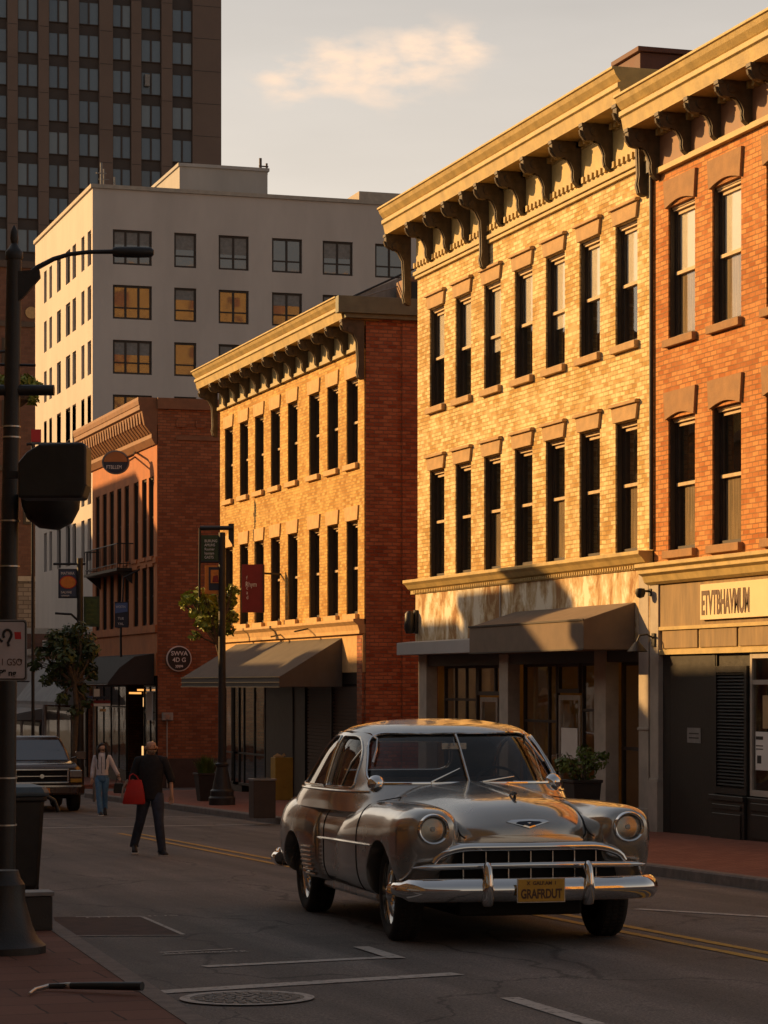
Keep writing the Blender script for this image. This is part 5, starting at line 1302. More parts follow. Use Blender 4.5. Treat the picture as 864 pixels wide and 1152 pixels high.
# ---- bins, planters, cabinet
def planter(loc, w0, w1, h, label, leaf='grass', n=260, s=1.0, grp=None, lr=.35, lh=.4):
    t = thing('planter', label, 'planter', loc)
    mb = MB(); x, y, z = loc
    mb.loft([[(x + a * w, y + b * w, z + q) for a, b in ((-1, -1), (1, -1), (1, 1), (-1, 1))] for w, q in ((w0 / 2, 0), (w1 / 2, h), (w1 / 2 + .02, h), (w1 / 2 + .02, h + .05), (w1 / 2 - .03, h + .05), (w1 / 2 - .04, h - .02))])
    mb.build('pot', M['planter'], t, bevel=.008)
    mb = MB()
    for i in range(n):
        if leaf == 'grass':
            a = random.uniform(0, 6.28); r = random.uniform(0, w1 * .35); L_ = random.uniform(.5, 1) * lh; tl = random.uniform(.05, .6)
            b = Vector((x + r * math.cos(a), y + r * math.sin(a), z + h)); tip = b + Vector((math.cos(a) * L_ * tl, math.sin(a) * L_ * tl, L_ * (1 - tl * .5)))
            mid = (b + tip) / 2 + Vector((0, 0, .04)); s_ = Vector((-math.sin(a), math.cos(a), 0)) * .014
            mb.add([b - s_, b + s_, mid + s_, mid - s_, tip], [(0, 1, 2, 3), (3, 2, 4)])
    if leaf == 'grass': mb.build('grass', M['leaf'], t, normals=False)
    return t
def leaf_clump(mb, c, rx, ry, rz, n, size, rnd):
    for i in range(n):
        while True:
            v = Vector((rnd.uniform(-1, 1), rnd.uniform(-1, 1), rnd.uniform(-1, 1)))
            if .35 < v.length < 1: break
        p = Vector(c) + Vector((v.x * rx, v.y * ry, v.z * rz))
        nrm = (v + Vector((rnd.uniform(-.8, .8), rnd.uniform(-.8, .8), rnd.uniform(-.2, 1.0)))).normalized()
        a = nrm.cross(Vector((rnd.uniform(-1, 1), rnd.uniform(-1, 1), rnd.uniform(-1, 1)))).normalized(); b = nrm.cross(a)
        s = size * rnd.uniform(.6, 1.25)
        mb.add([p - a * s, p - a * s * .3 + b * s * .45 + nrm * s * .1, p + a * s * .5 + b * s * .3, p + a * s, p + a * s * .4 - b * s * .35, p - a * s * .3 - b * s * .45 + nrm * s * .1],
               [(0, 1, 2, 3), (0, 3, 4, 5)])
pl = gnd(232, 901, .13)
planter(tuple(pl), .36, .50, .62, 'square black planter with spiky grass left of the lamp post base', lh=.55)
by = fac(655, 860, 15.9)[0]
pl2 = (15.9, by, gz(by) + .13)
t = planter(pl2, .38, .50, .80, 'tall black planter with a leafy shrub before the peeling shopfront', leaf='none', n=0)
rnd = random.Random(8); mb = MB(); x, y, z = pl2
for (dx, dy, dz, r, n) in ((0, 0, 1.02, .27, 240), (-.24, .1, 1.12, .20, 150), (.22, -.1, 1.16, .20, 150), (.05, 0, 1.3, .17, 110), (-.35, 0, 1.05, .13, 60), (.38, 0, 1.25, .10, 50)): leaf_clump(mb, (x + dx, y + dy, z + dz), r, r, r * .8, n, .042, rnd)
mb.build('foliage', M['leaf'], t, normals=False)
mb = MB()
for i in range(12):
    a = rnd.uniform(0, 6.28); mb.tube([(x, y, z + .75), (x + .12 * math.cos(a), y + .12 * math.sin(a), z + 1.0), (x + .3 * math.cos(a), y + .3 * math.sin(a), z + 1.1 + rnd.uniform(0, .25))], [.012, .009, .004], 5)
mb.build('stem', M['bark'], t)
bn = gnd(295, 920, .13)
t = thing('litter_bin', 'square brown metal litter bin behind the rear of the silver car', 'bin', bn)
MB().box(-.22, .22, -.2, .2, 0, .72).build('body', M['bin_brown'], t, local=True, bevel=.015)
MB().box(-.235, .235, -.215, .215, .723, .76).build('rim', M['steel_grey'], t, local=True, bevel=.008)
MB().box(-.15, .15, -.13, .13, .762, .77).build('liner', M['ink'], t, local=True)
cY = fac(317, 860, 15.9)[0]
t = thing('newspaper_cabinet', 'mustard yellow cabinet with a ragged top beside the amber shop doorway', 'cabinet', (15.9, cY, gz(cY) + .13))
MB().box(-.22, .22, -.22, .22, .0, 1.02).build('body', M['yellow_cab'], t, local=True, bevel=.012)
MB().box(-.02, .19, -.235, -.222, .30, .56).build('door', M['yellow_cab'], t, local=True, bevel=.006)
mb = MB(); mb.box(-.19, .02, -.1, .1, 1.023, 1.06); mb.add([(-.2, 0, 1.06), (-.1, .05, 1.12), (0, 0, 1.07), (.06, .02, 1.13), (.1, 0, 1.05), (.0, -.08, 1.05)], [(0, 1, 2, 5), (2, 3, 4, 5)])
mb.build('paper_top', M['stone_amber'], t, local=True)

# ---- trees
def tree(name, label, base, trunk_pts, trunk_r, clumps, m, leaf, seed):
    t = thing(name, label, 'tree', base)
    rnd = random.Random(seed)
    mb = MB(); mb.tube(trunk_pts, trunk_r, 8)
    top = Vector(trunk_pts[-1])
    fork = Vector(trunk_pts[-2])
    for (c, rx, rz, n) in clumps:
        c = Vector(c); mid = (fork + c) / 2 + Vector((rnd.uniform(-.1, .1), rnd.uniform(-.1, .1), .05))
        mb.tube([fork, mid, c], [trunk_r[-2] * .7, trunk_r[-2] * .4, .012], 6)
        for k in range(3):
            e_ = c + Vector((rnd.uniform(-1, 1) * rx, rnd.uniform(-1, 1) * rx, rnd.uniform(-.6, 1) * rz)) * .8
            mb.tube([mid, (mid + e_) / 2 + Vector((0, 0, .05)), e_], [.015, .01, .004], 5)
    mb.build('trunk', M['bark'], t, smooth=True)
    mb = MB()
    for (c, rx, rz, n) in clumps: leaf_clump(mb, c, rx, rx, rz, n, leaf, rnd)
    mb.build('crown', m, t, normals=False)
    return t
TD = LD + .45
q = lambda px, py, d=0: at(px, py, TD + d)
b0 = q(251, 905); b0.z = gz(b0.y) + .13
cl = []
for (px, py, r, n, d) in ((213, 672, 9, 55, 0), (207, 680, 6, 28, .2), (226, 668, 9, 60, -.2), (232, 684, 13, 120, .1), (240, 672, 11, 110, .3), (228, 700, 10, 80, -.3), (240, 704, 11, 90, .2), (249, 690, 12, 110, .4), (258, 676, 9, 80, .2), (262, 694, 8, 60, .5), (256, 708, 8, 55, .2), (262, 664, 7, 45, .1), (219, 715, 6, 26, 0), (246, 661, 8, 50, 0), (217, 690, 6, 28, 0)):
    cl.append((q(px, py, d), r / F * TD * 1.05, r / F * TD * .95, n))
tree('street_tree', 'small yellow green street tree tied beside the lamp post', b0, [b0, q(250.5, 800), q(249, 745), q(244, 725), q(240, 700)], [.06, .05, .045, .04, .02], cl, M['leaf2'], .085, 4)
tb0 = gnd(82, 903, .13); TD = tb0.x * SA + tb0.y * CA
cl = []
for (px, py, r, n, d) in ((65, 722, 12, 150, 0), (80, 712, 12, 150, .3), (95, 720, 13, 170, .2), (103, 732, 10, 120, 0), (72, 738, 13, 170, -.3), (88, 745, 14, 180, .2), (100, 752, 10, 100, .3), (62, 752, 10, 100, 0), (78, 768, 11, 110, .2), (92, 775, 9, 80, .3), (70, 785, 8, 60, 0), (85, 800, 8, 55, 0), (58, 728, 9, 80, .2), (48, 735, 9, 70, 0), (92, 705, 7, 50, 0), (40, 748, 8, 70, .2), (52, 765, 8, 60, .1), (66, 762, 11, 110, .4), (98, 790, 7, 40, .2), (104, 760, 7, 60, .1), (86, 730, 12, 150, .5), (74, 752, 12, 130, .5), (60, 715, 9, 80, .1)):
    cl.append((q(px, py, d), r / F * TD * 1.1, r / F * TD * .95, n))
tree('street_tree', 'dark leafy street tree with trailing lower branches left of the rose building', tb0, [tb0, q(83, 850), q(86, 800), q(84, 770), q(82, 730)], [.08, .07, .06, .05, .03], cl, mat('deep green leaves', (.055, .08, .018), .5, var=.5, ns=3), .075, 9)
# hanging basket on the traffic pole's far side
hb = wp(35, 437, 33)
t = thing('hanging_basket', 'green fern hanging basket seen just right of the traffic pole', 'plant', hb)
mb = MB(); rnd = random.Random(2); 
for (px, py, r, n) in ((30, 428, 10, 120), (40, 436, 9, 100), (22, 436, 10, 110), (36, 448, 9, 80), (12, 434, 9, 80), (4, 428, 9, 60)): leaf_clump(mb, at(px, py, 33), r / F * 33, r / F * 33, r / F * 33 * .8, n, .045, rnd)
mb.build('foliage', M['leaf2'], t, normals=False)
c = at(20, 446, 33); MB().lathe([(.04, -.14), (.16, -.05), (.2, .06), (.19, .06)], tuple(c), 16).build('basket', M['bark'], t)
hp = at(19, 900, 33.2); 
MB().tube([(hp.x - .3, hp.y, gz(hp.y)), (hp.x - .3, hp.y, at(19, 395, 33.2).z)], .05, 8).tube([(hp.x - .3, hp.y, at(19, 397, 33.2).z), (c.x, c.y, at(19, 397, 33.2).z)], .02, 6).tube([(c.x, c.y, at(19, 397, 33.2).z), (c.x, c.y, c.z)], .008, 5).build('stand', M['steel_dark'], t)
# small red sign further off
t = thing('warning_sign', 'small plain red square sign above the black signal housing', 'sign', at(40, 497, 70))
poly_plate(bx4(35, 483, 46, 497), 70, .05).build('plate', M['ink_red'], t)
MB().tube([at(37, 497, 70.1), at(37, 540, 70.1), (at(37, 540, 70.1).x, at(37, 540, 70.1).y, gz(68))], .05, 6).tube([at(30, 500, 70.1), at(46, 498, 70.1)], .04, 6).build('post', M['steel_dark'], t)
# ================================================================== PEOPLE
def skin(name, joints, edges, m, parent, sub=2, root=0):
    me = bpy.data.meshes.new(name)
    me.from_pydata([j[:3] for j in joints], edges, [])
    o = bpy.data.objects.new(name, me); COL.objects.link(o)
    md = o.modifiers.new('skin', 'SKIN')
    if not me.skin_vertices: 
        bm = bmesh.new(); bm.from_mesh(me); bm.verts.layers.skin.verify(); bm.to_mesh(me); bm.free()
    sv = me.skin_vertices[0].data
    for i, j in enumerate(joints):
        r = j[3]; sv[i].radius = (r, r) if not isinstance(r, tuple) else r
        sv[i].use_root = (i == root)
    md.use_smooth_shade = True
    s = o.modifiers.new('sub', 'SUBSURF'); s.levels = sub; s.render_levels = sub
    dg = bpy.context.evaluated_depsgraph_get()
    m2 = bpy.data.meshes.new_from_object(o.evaluated_get(dg))
    m2.name = name; m2.materials.clear(); m2.materials.append(m)
    for p in m2.polygons: p.use_smooth = True
    bpy.data.objects.remove(o)
    ob = bpy.data.objects.new(name, m2); COL.objects.link(ob)
    if parent is not None: ob.parent = parent
    return ob
SKIN_A = mat('light brown skin', (.55, .31, .20), .55, var=.08, ns=9)
SKIN_B = mat('fair skin', (.62, .38, .27), .55, var=.08, ns=9)
def hand(J, E, wrist_i, w, d, side, r=.011):
    """palm and five separate fingers hanging from wrist w along direction d; side = lateral unit vector"""
    d = Vector(d).normalized(); s = Vector(side).normalized(); n = d.cross(s).normalized()
    w = Vector(w)
    k = len(J); J.append((*(w + d * .05), .030)); E.append((wrist_i, k))
    for f, (off, L_) in enumerate(((-.027, .062), (-.009, .072), (.009, .068), (.027, .052))):
        a = w + d * .075 + s * off; b = a + d * L_ * .55 + n * .008; c = b + d * L_ * .38 + n * .022
        i = len(J); J += [(*a, r), (*b, r * .95), (*c, r * .8)]; E += [(k, i), (i, i + 1), (i + 1, i + 2)]
    a = w + d * .03 - s * .03; b = a + d * .035 - s * .022 + n * .01; c = b + d * .028 + n * .008
    i = len(J); J += [(*a, r * 1.2), (*b, r * 1.1), (*c, r * .9)]; E += [(k, i), (i, i + 1), (i + 1, i + 2)]
def head_on(J, E, neck_i, c, face):
    """c = centre of the head, face = unit vector it looks along"""
    c = Vector(c); f = Vector(face).normalized(); u = Vector((0, 0, 1))
    i = len(J)
    J += [(*(c - u * .075 + f * .012), .062), (*(c - u * .02 + f * .006), .080), (*(c + u * .04), .082), (*(c + u * .085 - f * .008), .055),
          (*(c - u * .022 + f * .088), .016), (*(c - u * .085 + f * .062), .030)]
    E += [(neck_i, i), (i, i + 1), (i + 1, i + 2), (i + 2, i + 3), (i + 1, i + 4), (i, i + 5)]
def face_parts(root, c, face, hm=None):
    c = Vector(c); f = Vector(face).normalized(); s = Vector((f.y, -f.x, 0)).normalized(); u = Vector((0, 0, 1))
    for q in (-1, 1):
        p = c + f * .078 + s * .03 * q + u * .005
        MB().lathe([(.001, -.008), (.012, -.004), (.012, .004), (.001, .008)], tuple(p), 8).build('eye', M['ink'], root, local=True, smooth=True)
        e = c + s * .085 * q - u * .012
        MB().lathe([(.001, -.03), (.018, -.012), (.02, .012), (.001, .03)], tuple(e), 8).build('ear', SKIN_A, root, local=True, smooth=True)
        MB().tube([c + f * .082 + s * (.015 * q) + u * .028, c + f * .074 + s * (.045 * q) + u * .026], .004, 5).build('eyebrow', M['bark'], root, local=True)
    MB().tube([c + f * .078 - s * .022 - u * .058, c + f * .086 - u * .060, c + f * .078 + s * .022 - u * .058], .006, 6).build('mouth', mat('lips', (.30, .12, .09), .5, var=0), root, local=True, smooth=True)
def shoe(root, p, d, m, L_=.27):
    """p = heel-side ankle point on the ground, d = direction the toe points (horizontal or tilted)"""
    p = Vector(p); d = Vector(d).normalized(); s = d.cross(Vector((0, 0, 1))).normalized(); u = s.cross(d)
    rings = []
    for t, w, h in ((-.08, .022, .05), (-.06, .036, .085), (0, .040, .10), (.06, .042, .085), (.12, .048, .06), (.17, .046, .045), (.19, .03, .03)):
        c = p + d * t
        rings.append([c + s * w * math.cos(a) + u * (max(0, math.sin(a)) * h) + u * (.0 if math.sin(a) < -.01 else 0.0) for a in [i * math.pi / 6 for i in range(12)]])
    o = MB().loft(rings).build('shoe', m, root, local=True, smooth='all')
    r2 = [[Vector(v) - u * .022 + (Vector(v) - (p + d * t)).normalized() * .004 for v in rg] for rg, t in zip(rings, (-.08, -.06, 0, .06, .12, .17, .19))]
    base = []
    for (t, w) in ((-.085, .025), (-.06, .040), (0, .043), (.06, .046), (.12, .052), (.17, .050), (.195, .03)):
        c = p + d * t; base.append([c - s * w, c + s * w, c + s * w - u * .025, c - s * w - u * .025])
    MB().loft(base).build('sole', M['white_paint'], o, local=True)
def person(label, foot_px, scale, rz, J_arms, legs, mats, head_dir, headc=(0, -.01, 1.60), female=False, lift=0):
    b = gnd(*foot_px); t = thing('person', label, 'person', b, rz, None, scale)
    skm, shirt_m, pant_m, shoe_m = mats
    wv = .90 if female else 1.0
    # body: one continuous skinned figure
    J = [(0, 0, .93, .105 * wv), (0, 0, 1.08, .098 * wv), (0, 0, 1.28, .125 * wv), (0, 0, 1.42, .075), (0, 0, 1.48, .047)]
    E = [(0, 1), (1, 2), (2, 3), (3, 4)]
    head_on(J, E, 4, headc, head_dir)
    for q, (hip, knee, ank) in zip((-1, 1), legs):
        i = len(J); J += [(*hip, .082), (*knee, .052), (*ank, .036)]; E += [(0, i), (i, i + 1), (i + 1, i + 2)]
    for q, (sh, el, wr, hd) in zip((-1, 1), J_arms):
        i = len(J); J += [(*sh, .052 * wv), (*el, .037 * wv), (*wr, .025)]; E += [(3, i), (i, i + 1), (i + 1, i + 2)]
        hand(J, E, i + 2, wr, hd, (q, -.5, 0))
    body = skin('body', J, E, skm, t)
    # trousers
    def ell(z, a_, b_, x=0, y=0, n=20): return [(x + a_ * math.cos(q * 2 * math.pi / n), y + b_ * math.sin(q * 2 * math.pi / n), z) for q in range(n)]
    k_ = .86 if female else 1.0
    mb = MB(); mb.loft([ell(.80, .12, .10), ell(.83, .165 * k_, .125), ell(.90, .170 * k_, .125), ell(1.0, .168 * k_, .12), ell(1.06, .155 * k_, .11)])
    for (hip, knee, ank) in legs:
        hip, knee, ank = Vector(hip), Vector(knee), Vector(ank)
        mb.tube([hip + Vector((0, 0, .0)), hip + (knee - hip) * .35, hip + (knee - hip) * .8, knee, knee + (ank - knee) * .4, ank + Vector((0, 0, -.0)), ank + Vector((0, .0, -.045))], [.098, .098, .078, .072, .070, .062, .068] if not female else [.09, .09, .070, .065, .064, .066, .070], 16)
    mb.build('trousers', pant_m, t, local=True, smooth='all')
    mb = MB(); z0 = .82 if not female else .96
    mb.loft([ell(z0, .168 * k_, .128), ell(z0 + .02, .174 * k_, .132), ell(1.08, .166 * k_, .128), ell(1.22, .192 * k_, .138), ell(1.33, .205 * k_, .13), ell(1.395, .195 * k_, .115), ell(1.44, .15, .105), ell(1.475, .095, .082), ell(1.50, .064, .060)])
    for (sh, el, wr, hd) in J_arms:
        sh, el, wr = Vector(sh), Vector(el), Vector(wr)
        if female: mb.tube([sh + Vector((0, 0, .018)) - Vector((sh.x * .75, 0, 0)), sh, sh + (el - sh) * .5, el, el + (wr - el) * .5, el + (wr - el) * .95], [.066, .068, .056, .050, .046, .048], 14)
        else: mb.tube([sh + Vector((0, 0, .022)) - Vector((sh.x * .75, 0, 0)), sh, sh + (el - sh) * .5, el, el + (wr - el) * .25], [.072, .078, .068, .062, .060], 14)
    sh_o = mb.build('shirt' if not female else 'jacket', shirt_m, t, local=True, smooth='all')
    for (hip, knee, ank), (d, lz) in zip(legs, shoe_m[1]): shoe(t, (ank[0], ank[1], ank[2] - .075), d, shoe_m[0])
    face_parts(t, headc, head_dir)
    return t, sh_o
man, _ = person('man in black top and dark trousers crossing the street with a red shopping bag', (170, 961.5), 1.0, -YAW,
    [((-.19, 0, 1.395), (-.275, .05, 1.13), (-.245, -.15, 1.00), (0, -.5, -.8)), ((.19, 0, 1.395), (.29, .05, 1.13), (.31, -.04, .89), (0, -.08, -1))],
    [((-.09, .01, .90), (-.165, .02, .50), (-.27, .20, .15)), ((.09, -.01, .90), (.125, -.12, .49), (.17, -.10, .085))],
    (SKIN_A, mat('black knit top', (.020, .020, .023), .9, var=.3, ns=20), mat('dark navy denim', (.035, .045, .070), .85, var=.25, ns=14), (mat('black trainers', (.02, .018, .018), .6, var=.2), (((.15, -1, -.25), 0), ((.45, -1, .0), 0)))),
    (.35, -1, 0))
# bald head, short grey stubble, patterned face mask
c = Vector((0, -.01, 1.60)); f = Vector((.33, -.94, 0))
mb = MB(); rings = []
for z, r in ((-.095, .045), (-.08, .066), (-.058, .080), (-.045, .082)):
    rings.append([c + Vector((0, 0, z)) + f * (.022 if z > -.09 else .03) + (f * math.cos(a) + Vector((f.y, -f.x, 0)) * math.sin(a)) * r for a in [R(-60 + i * 12) for i in range(11)]])
mb.loft(rings, closed=False, caps=False)
o = mb.build('face_mask', mat('patterned tan face mask', (.36, .26, .18), .8, var=.6, ns=60), man, local=True, smooth='all')
sol = o.modifiers.new('s', 'SOLIDIFY'); sol.thickness = .006; sol.offset = 1
mb = MB(); rings = []
for z, r in ((-.06, .083), (-.02, .088), (.03, .087), (.05, .084)):
    rings.append([c + Vector((0, 0, z)) + (-f * math.cos(a) + Vector((f.y, -f.x, 0)) * math.sin(a)) * r for a in [R(-70 + i * 14) for i in range(11)]])
o = mb.loft(rings, closed=False, caps=False).build('hair', mat('grey stubble hair', (.09, .07, .055), .9, var=.3, ns=60), man, local=True, smooth='all')
sol = o.modifiers.new('s', 'SOLIDIFY'); sol.thickness = .005; sol.offset = 1
# the red bag hangs from his forearm
bgo = thing('shopping_bag', 'bright red tote bag hanging from the arm of the man in black', 'bag', man.location + RIGHT * -.24 - FWD * .16 + UP * .76, -YAW)
MR = mat('bright red canvas', (.50, .018, .012), .6, var=.12, ns=8, bump=.2, bs=60)
mb = MB(); rings = []
for z, w, d in ((0, .155, .06), (.02, .165, .07), (.15, .145, .06), (.30, .11, .035), (.36, .09, .02)):
    rings.append([(x * w + (z * .06), y * d, z) for x, y in ((-1, -.7), (-.7, -1), (0, -1.05), (.7, -1), (1, -.7), (1, .7), (.7, 1), (0, 1.05), (-.7, 1), (-1, .7))])
mb.loft(rings).build('bag_body', MR, bgo, local=True, smooth=True, angle=50)
MB().tube([(-.07, -.02, .34), (-.06, -.0, .42), (-.02, .02, .45), (.03, .02, .42), (.09, -.02, .34)], .009, 6).build('handle', MR, bgo, local=True)
MB().tube([(-.15, -.02, .03), (-.175, -.02, .12), (-.16, -.01, .24), (-.11, 0, .34), (-.09, 0, .36)], .016, 6).build('trim_strip', mat('grey bag trim', (.35, .3, .26), .8), bgo, local=True, smooth=True)
JK = mat('pale grey pink jacket', (.80, .72, .72), .8, var=.12, ns=12, bump=.3, bs=40)
wom, jk = person('woman in pale jacket and blue jeans walking beside the dark pickup', (115, 917.5), .905, -YAW,
    [((-.165, 0, 1.38), (-.225, .03, 1.12), (-.24, -.04, .88), (0, -.1, -1)), ((.165, 0, 1.38), (.27, .06, 1.16), (.38, .02, .96), (.4, -.1, -1))],
    [((-.08, 0, .90), (-.075, -.08, .50), (-.03, -.12, .10)), ((.08, 0, .90), (.06, .03, .50), (.04, .22, .20))],
    (SKIN_B, JK, mat('blue denim', (.10, .22, .38), .85, var=.2, ns=14), (mat('dark trainers', (.03, .025, .025), .6, var=.2), (((.25, -1, .0), 0), ((.2, -1, -.9), 0)))),
    (.45, -.9, 0), female=True)
mb = MB()
HM = mat('long black hair', (.014, .010, .008), .5, var=.3, ns=30)
c = Vector((0, -.01, 1.60)); f = Vector((.45, -.9, 0)).normalized(); s = Vector((f.y, -f.x, 0))
rings = []
for z, r, rf in ((.125, .03, .02), (.105, .07, .06), (.06, .098, .066), (.0, .102, .0), (-.06, .12, -.0), (-.13, .13, -.015), (-.20, .125, -.03), (-.28, .09, -.05), (-.33, .05, -.06)):
    ring = []
    for i in range(16):
        a = i * math.pi / 8; ca_, sa_ = math.cos(a), math.sin(a)
        ring.append(c + Vector((0, 0, z)) + f * ((ca_ * rf) if ca_ > 0 else ca_ * r) * 1.0 + s * sa_ * r * .95)
    rings.append(ring)
mb.loft(rings)
for q_ in (-1, 1): mb.tube([(.085 * q_, -.03, 1.66), (.105 * q_, -.05, 1.56), (.115 * q_, -.09, 1.45), (.10 * q_, -.13, 1.34)], [.03, .035, .035, .015], 10)
mb.build('hair', HM, wom, local=True, smooth='all')
MB().tube([(-.09, -.115, 1.36), (-.10, -.13, 1.2), (-.085, -.125, 1.10)], .012, 8).tube([(.09, -.115, 1.36), (.10, -.13, 1.2), (.085, -.125, 1.10)], .012, 8).tube([(0, -.14, 1.40), (0, -.148, 1.2), (0, -.13, 1.0)], .007, 6).build('jacket_trim', mat('dark grey jacket trim', (.10, .085, .09), .8), wom, local=True, smooth=True)
bg2 = thing('handbag', 'small dark handbag carried on the woman\'s far side', 'bag', wom.location + RIGHT * .36 + UP * .48, -YAW)
MB().loft([[(x * w, y * .05, z) for x, y in ((-1, -1), (1, -1), (1, 1), (-1, 1))] for z, w in ((0, .11), (.05, .12), (.22, .09))]).build('bag_body', M['black_paint'], bg2, local=True, bevel=.015)
MB().tube([(-.07, 0, .21), (-.04, 0, .34), (0, 0, .37), (.04, 0, .34), (.07, 0, .21)], .007, 6).build('handle', M['black_paint'], bg2, local=True)
# ================================================================== THE SILVER SEDAN (local frame: x to the right of the picture, y rearwards, z up, metres; front axle at y = 0)
def paint(name, col, rough=.30, metal=.75):
    m, t, p = new_mat(name); n = t.nodes; l = t.links
    p.inputs['Base Color'].default_value = (*col, 1); p.inputs['Metallic'].default_value = metal; p.inputs['Roughness'].default_value = rough
    p.inputs['Coat Weight'].default_value = .8; p.inputs['Coat Roughness'].default_value = .06
    c = n.new('ShaderNodeTexCoord')
    a = n.new('ShaderNodeTexNoise'); a.inputs['Scale'].default_value = 1.8; a.inputs['Detail'].default_value = 5; l.new(c.outputs['Object'], a.inputs[0])
    mr = n.new('ShaderNodeMapRange'); l.new(a.outputs[0], mr.inputs[0]); mr.inputs[1].default_value = .35; mr.inputs[2].default_value = .7; mr.inputs[3].default_value = rough - .07; mr.inputs[4].default_value = rough + .14
    l.new(mr.outputs[0], p.inputs['Roughness'])
    b = n.new('ShaderNodeBump'); b.inputs['Strength'].default_value = .035; b.inputs['Distance'].default_value = .03
    a2 = n.new('ShaderNodeTexNoise'); a2.inputs['Scale'].default_value = 3.0; a2.inputs['Detail'].default_value = 1; l.new(c.outputs['Object'], a2.inputs[0])
    l.new(a2.outputs[0], b.inputs['Height']); l.new(b.outputs[0], p.inputs['Normal']); l.new(b.outputs[0], p.inputs['Coat Normal'])
    return m
PAINT = paint('silver taupe car paint', (.50, .465, .42), .19, .88)
CHROME = mat('polished chrome', (.82, .80, .78), .06, 1.0, var=.04, ns=3)
CHROME2 = mat('worn chrome', (.70, .66, .60), .16, 1.0, var=.12, ns=12)
RUBBER = mat('tyre rubber', (.018, .017, .016), .8, var=.3, ns=12, bump=.2, bs=50)
CAVITY = mat('grille darkness', (.006, .006, .006), .9, var=0)  # black sheet colour standing in for the shade behind grille bars
SEAM = mat('panel gap', (.012, .011, .010), .8, var=0)
CLOTH = mat('grey seat cloth', (.10, .09, .08), .95, var=.15, ns=20)
CGLASS = glass('car window glass', (.03, .045, .045), trans=.62, rough=.01, wav=.006)
KC = 1.14
co_ = Vector((7.80, 21.30, gz(21.30)))
CAR = thing('vintage_car', 'silver fifties sedan with chrome grille and yellow licence plate driving up the street', 'car', co_)
CAR.scale = (KC * 1.09, KC * 1.10, KC * 1.045)
CAR.rotation_euler = (math.atan(-SLOPE), 0, R(-4.0))
ORG[CAR.name] = Vector((0, 0, 0))
def interp(tab, x):
    """smooth interpolation (monotone-ish Catmull) through (x, v) pairs"""
    if x <= tab[0][0]: return tab[0][1]
    if x >= tab[-1][0]: return tab[-1][1]
    for i in range(len(tab) - 1):
        if tab[i][0] <= x <= tab[i + 1][0]:
            x0, y0 = tab[i]; x1, y1 = tab[i + 1]; h = x1 - x0; t = (x - x0) / h
            d = (y1 - y0) / h
            dl = (y0 - tab[i - 1][1]) / (x0 - tab[i - 1][0]) if i > 0 else d
            dr = (tab[i + 2][1] - y1) / (tab[i + 2][0] - x1) if i < len(tab) - 2 else d
            m0 = 0 if dl * d <= 0 else 2 * dl * d / (dl + d); m1 = 0 if dr * d <= 0 else 2 * dr * d / (dr + d)
            if i == 0: m0 = d
            if i == len(tab) - 2: m1 = d
            return (2 * t ** 3 - 3 * t ** 2 + 1) * y0 + (t ** 3 - 2 * t ** 2 + t) * h * m0 + (-2 * t ** 3 + 3 * t ** 2) * y1 + (t ** 3 - t ** 2) * h * m1
def frange(a, b, n): return [a + (b - a) * i / n for i in range(n + 1)]
def superring(cx, a, zc, up, dn, n, zfloor, y, N=48, nd=None):
    """closed section in x,z at y: superellipse of half width a, rising up above zc and dn below it, cut off flat at zfloor"""
    o = []
    for i in range(N):
        t = 2 * math.pi * i / N; c, s = math.cos(t), math.sin(t)
        e = n if s >= 0 else (nd or n)
        x = cx + a * math.copysign(abs(c) ** (2 / e), c)
        z = zc + (up if s >= 0 else dn) * math.copysign(abs(s) ** (2 / e), s)
        o.append((x, y, max(z, zfloor)))
    return o
def arch(y, y0, r, zc, base):
    d = abs(y - y0)
    return max(base, zc + math.sqrt(r * r - d * d)) if d < r else base
FA = (0.0, .445, .30)      # front wheel arch: centre y, radius, centre z
RA = (2.92, .40, .30)
# --- main body (doors, rear quarters, boot)
ys = sorted(set([-.50, -.47, -.4451, -.4449, -.42, .4449, .4451] + frange(-.38, 2.4, 40) + frange(2.4, 3.4, 50) + frange(3.4, 4.12, 20) + [4.15, 4.17, 4.18, RA[0] - RA[1] - .001, RA[0] + RA[1] + .001, RA[0] - RA[1] + .001, RA[0] + RA[1] - .001]))
Wt = [(-.50, .60), (-.3, .66), (0, .70), (.40, .74), (.62, .84), (.80, .885), (1.6, .905), (2.3, .90), (2.9, .86), (3.4, .80), (3.8, .70), (4.0, .60), (4.12, .46), (4.18, .22)]
Tt = [(-.50, .84), (-.42, .90), (-.3, .935), (0, .965), (.5, 1.01), (.8, 1.05), (2.2, 1.05), (2.9, 1.05), (3.3, 1.04), (3.6, .99), (3.9, .89), (4.1, .74), (4.18, .60)]
Bt = [(-.5, .33), (.5, .30), (2.4, .28), (3.4, .32), (4.18, .42)]
rings = []
for y in ys:
    w, T, B = interp(Wt, y), interp(Tt, y), interp(Bt, y)
    zf = B
    zf = arch(y, *RA, B) if y > 2 else arch(y, *FA, B)
    zc = .66 if y < 3.6 else .66 - (y - 3.6) * .05
    rings.append(superring(0, w, zc, T - zc, zc - B + .02, 3.4, zf, y, 64, nd=5))
body = MB().loft(rings).build('body', PAINT, CAR, smooth=True, angle=42, local=True)
def side_fender(name, ys, Wc, Wa, Tt_, Bt_, Zc, nexp, archp, side):
    rings = []
    for y in ys:
        rings.append(superring(side * interp(Wc, y), interp(Wa, y), interp(Zc, y), interp(Tt_, y) - interp(Zc, y), interp(Zc, y) - interp(Bt_, y), nexp, arch(y, *archp, interp(Bt_, y)) if archp else interp(Bt_, y), y, 48, nd=3.2))
    return MB().loft(rings).build(name, PAINT, CAR, smooth=True, angle=42, local=True)
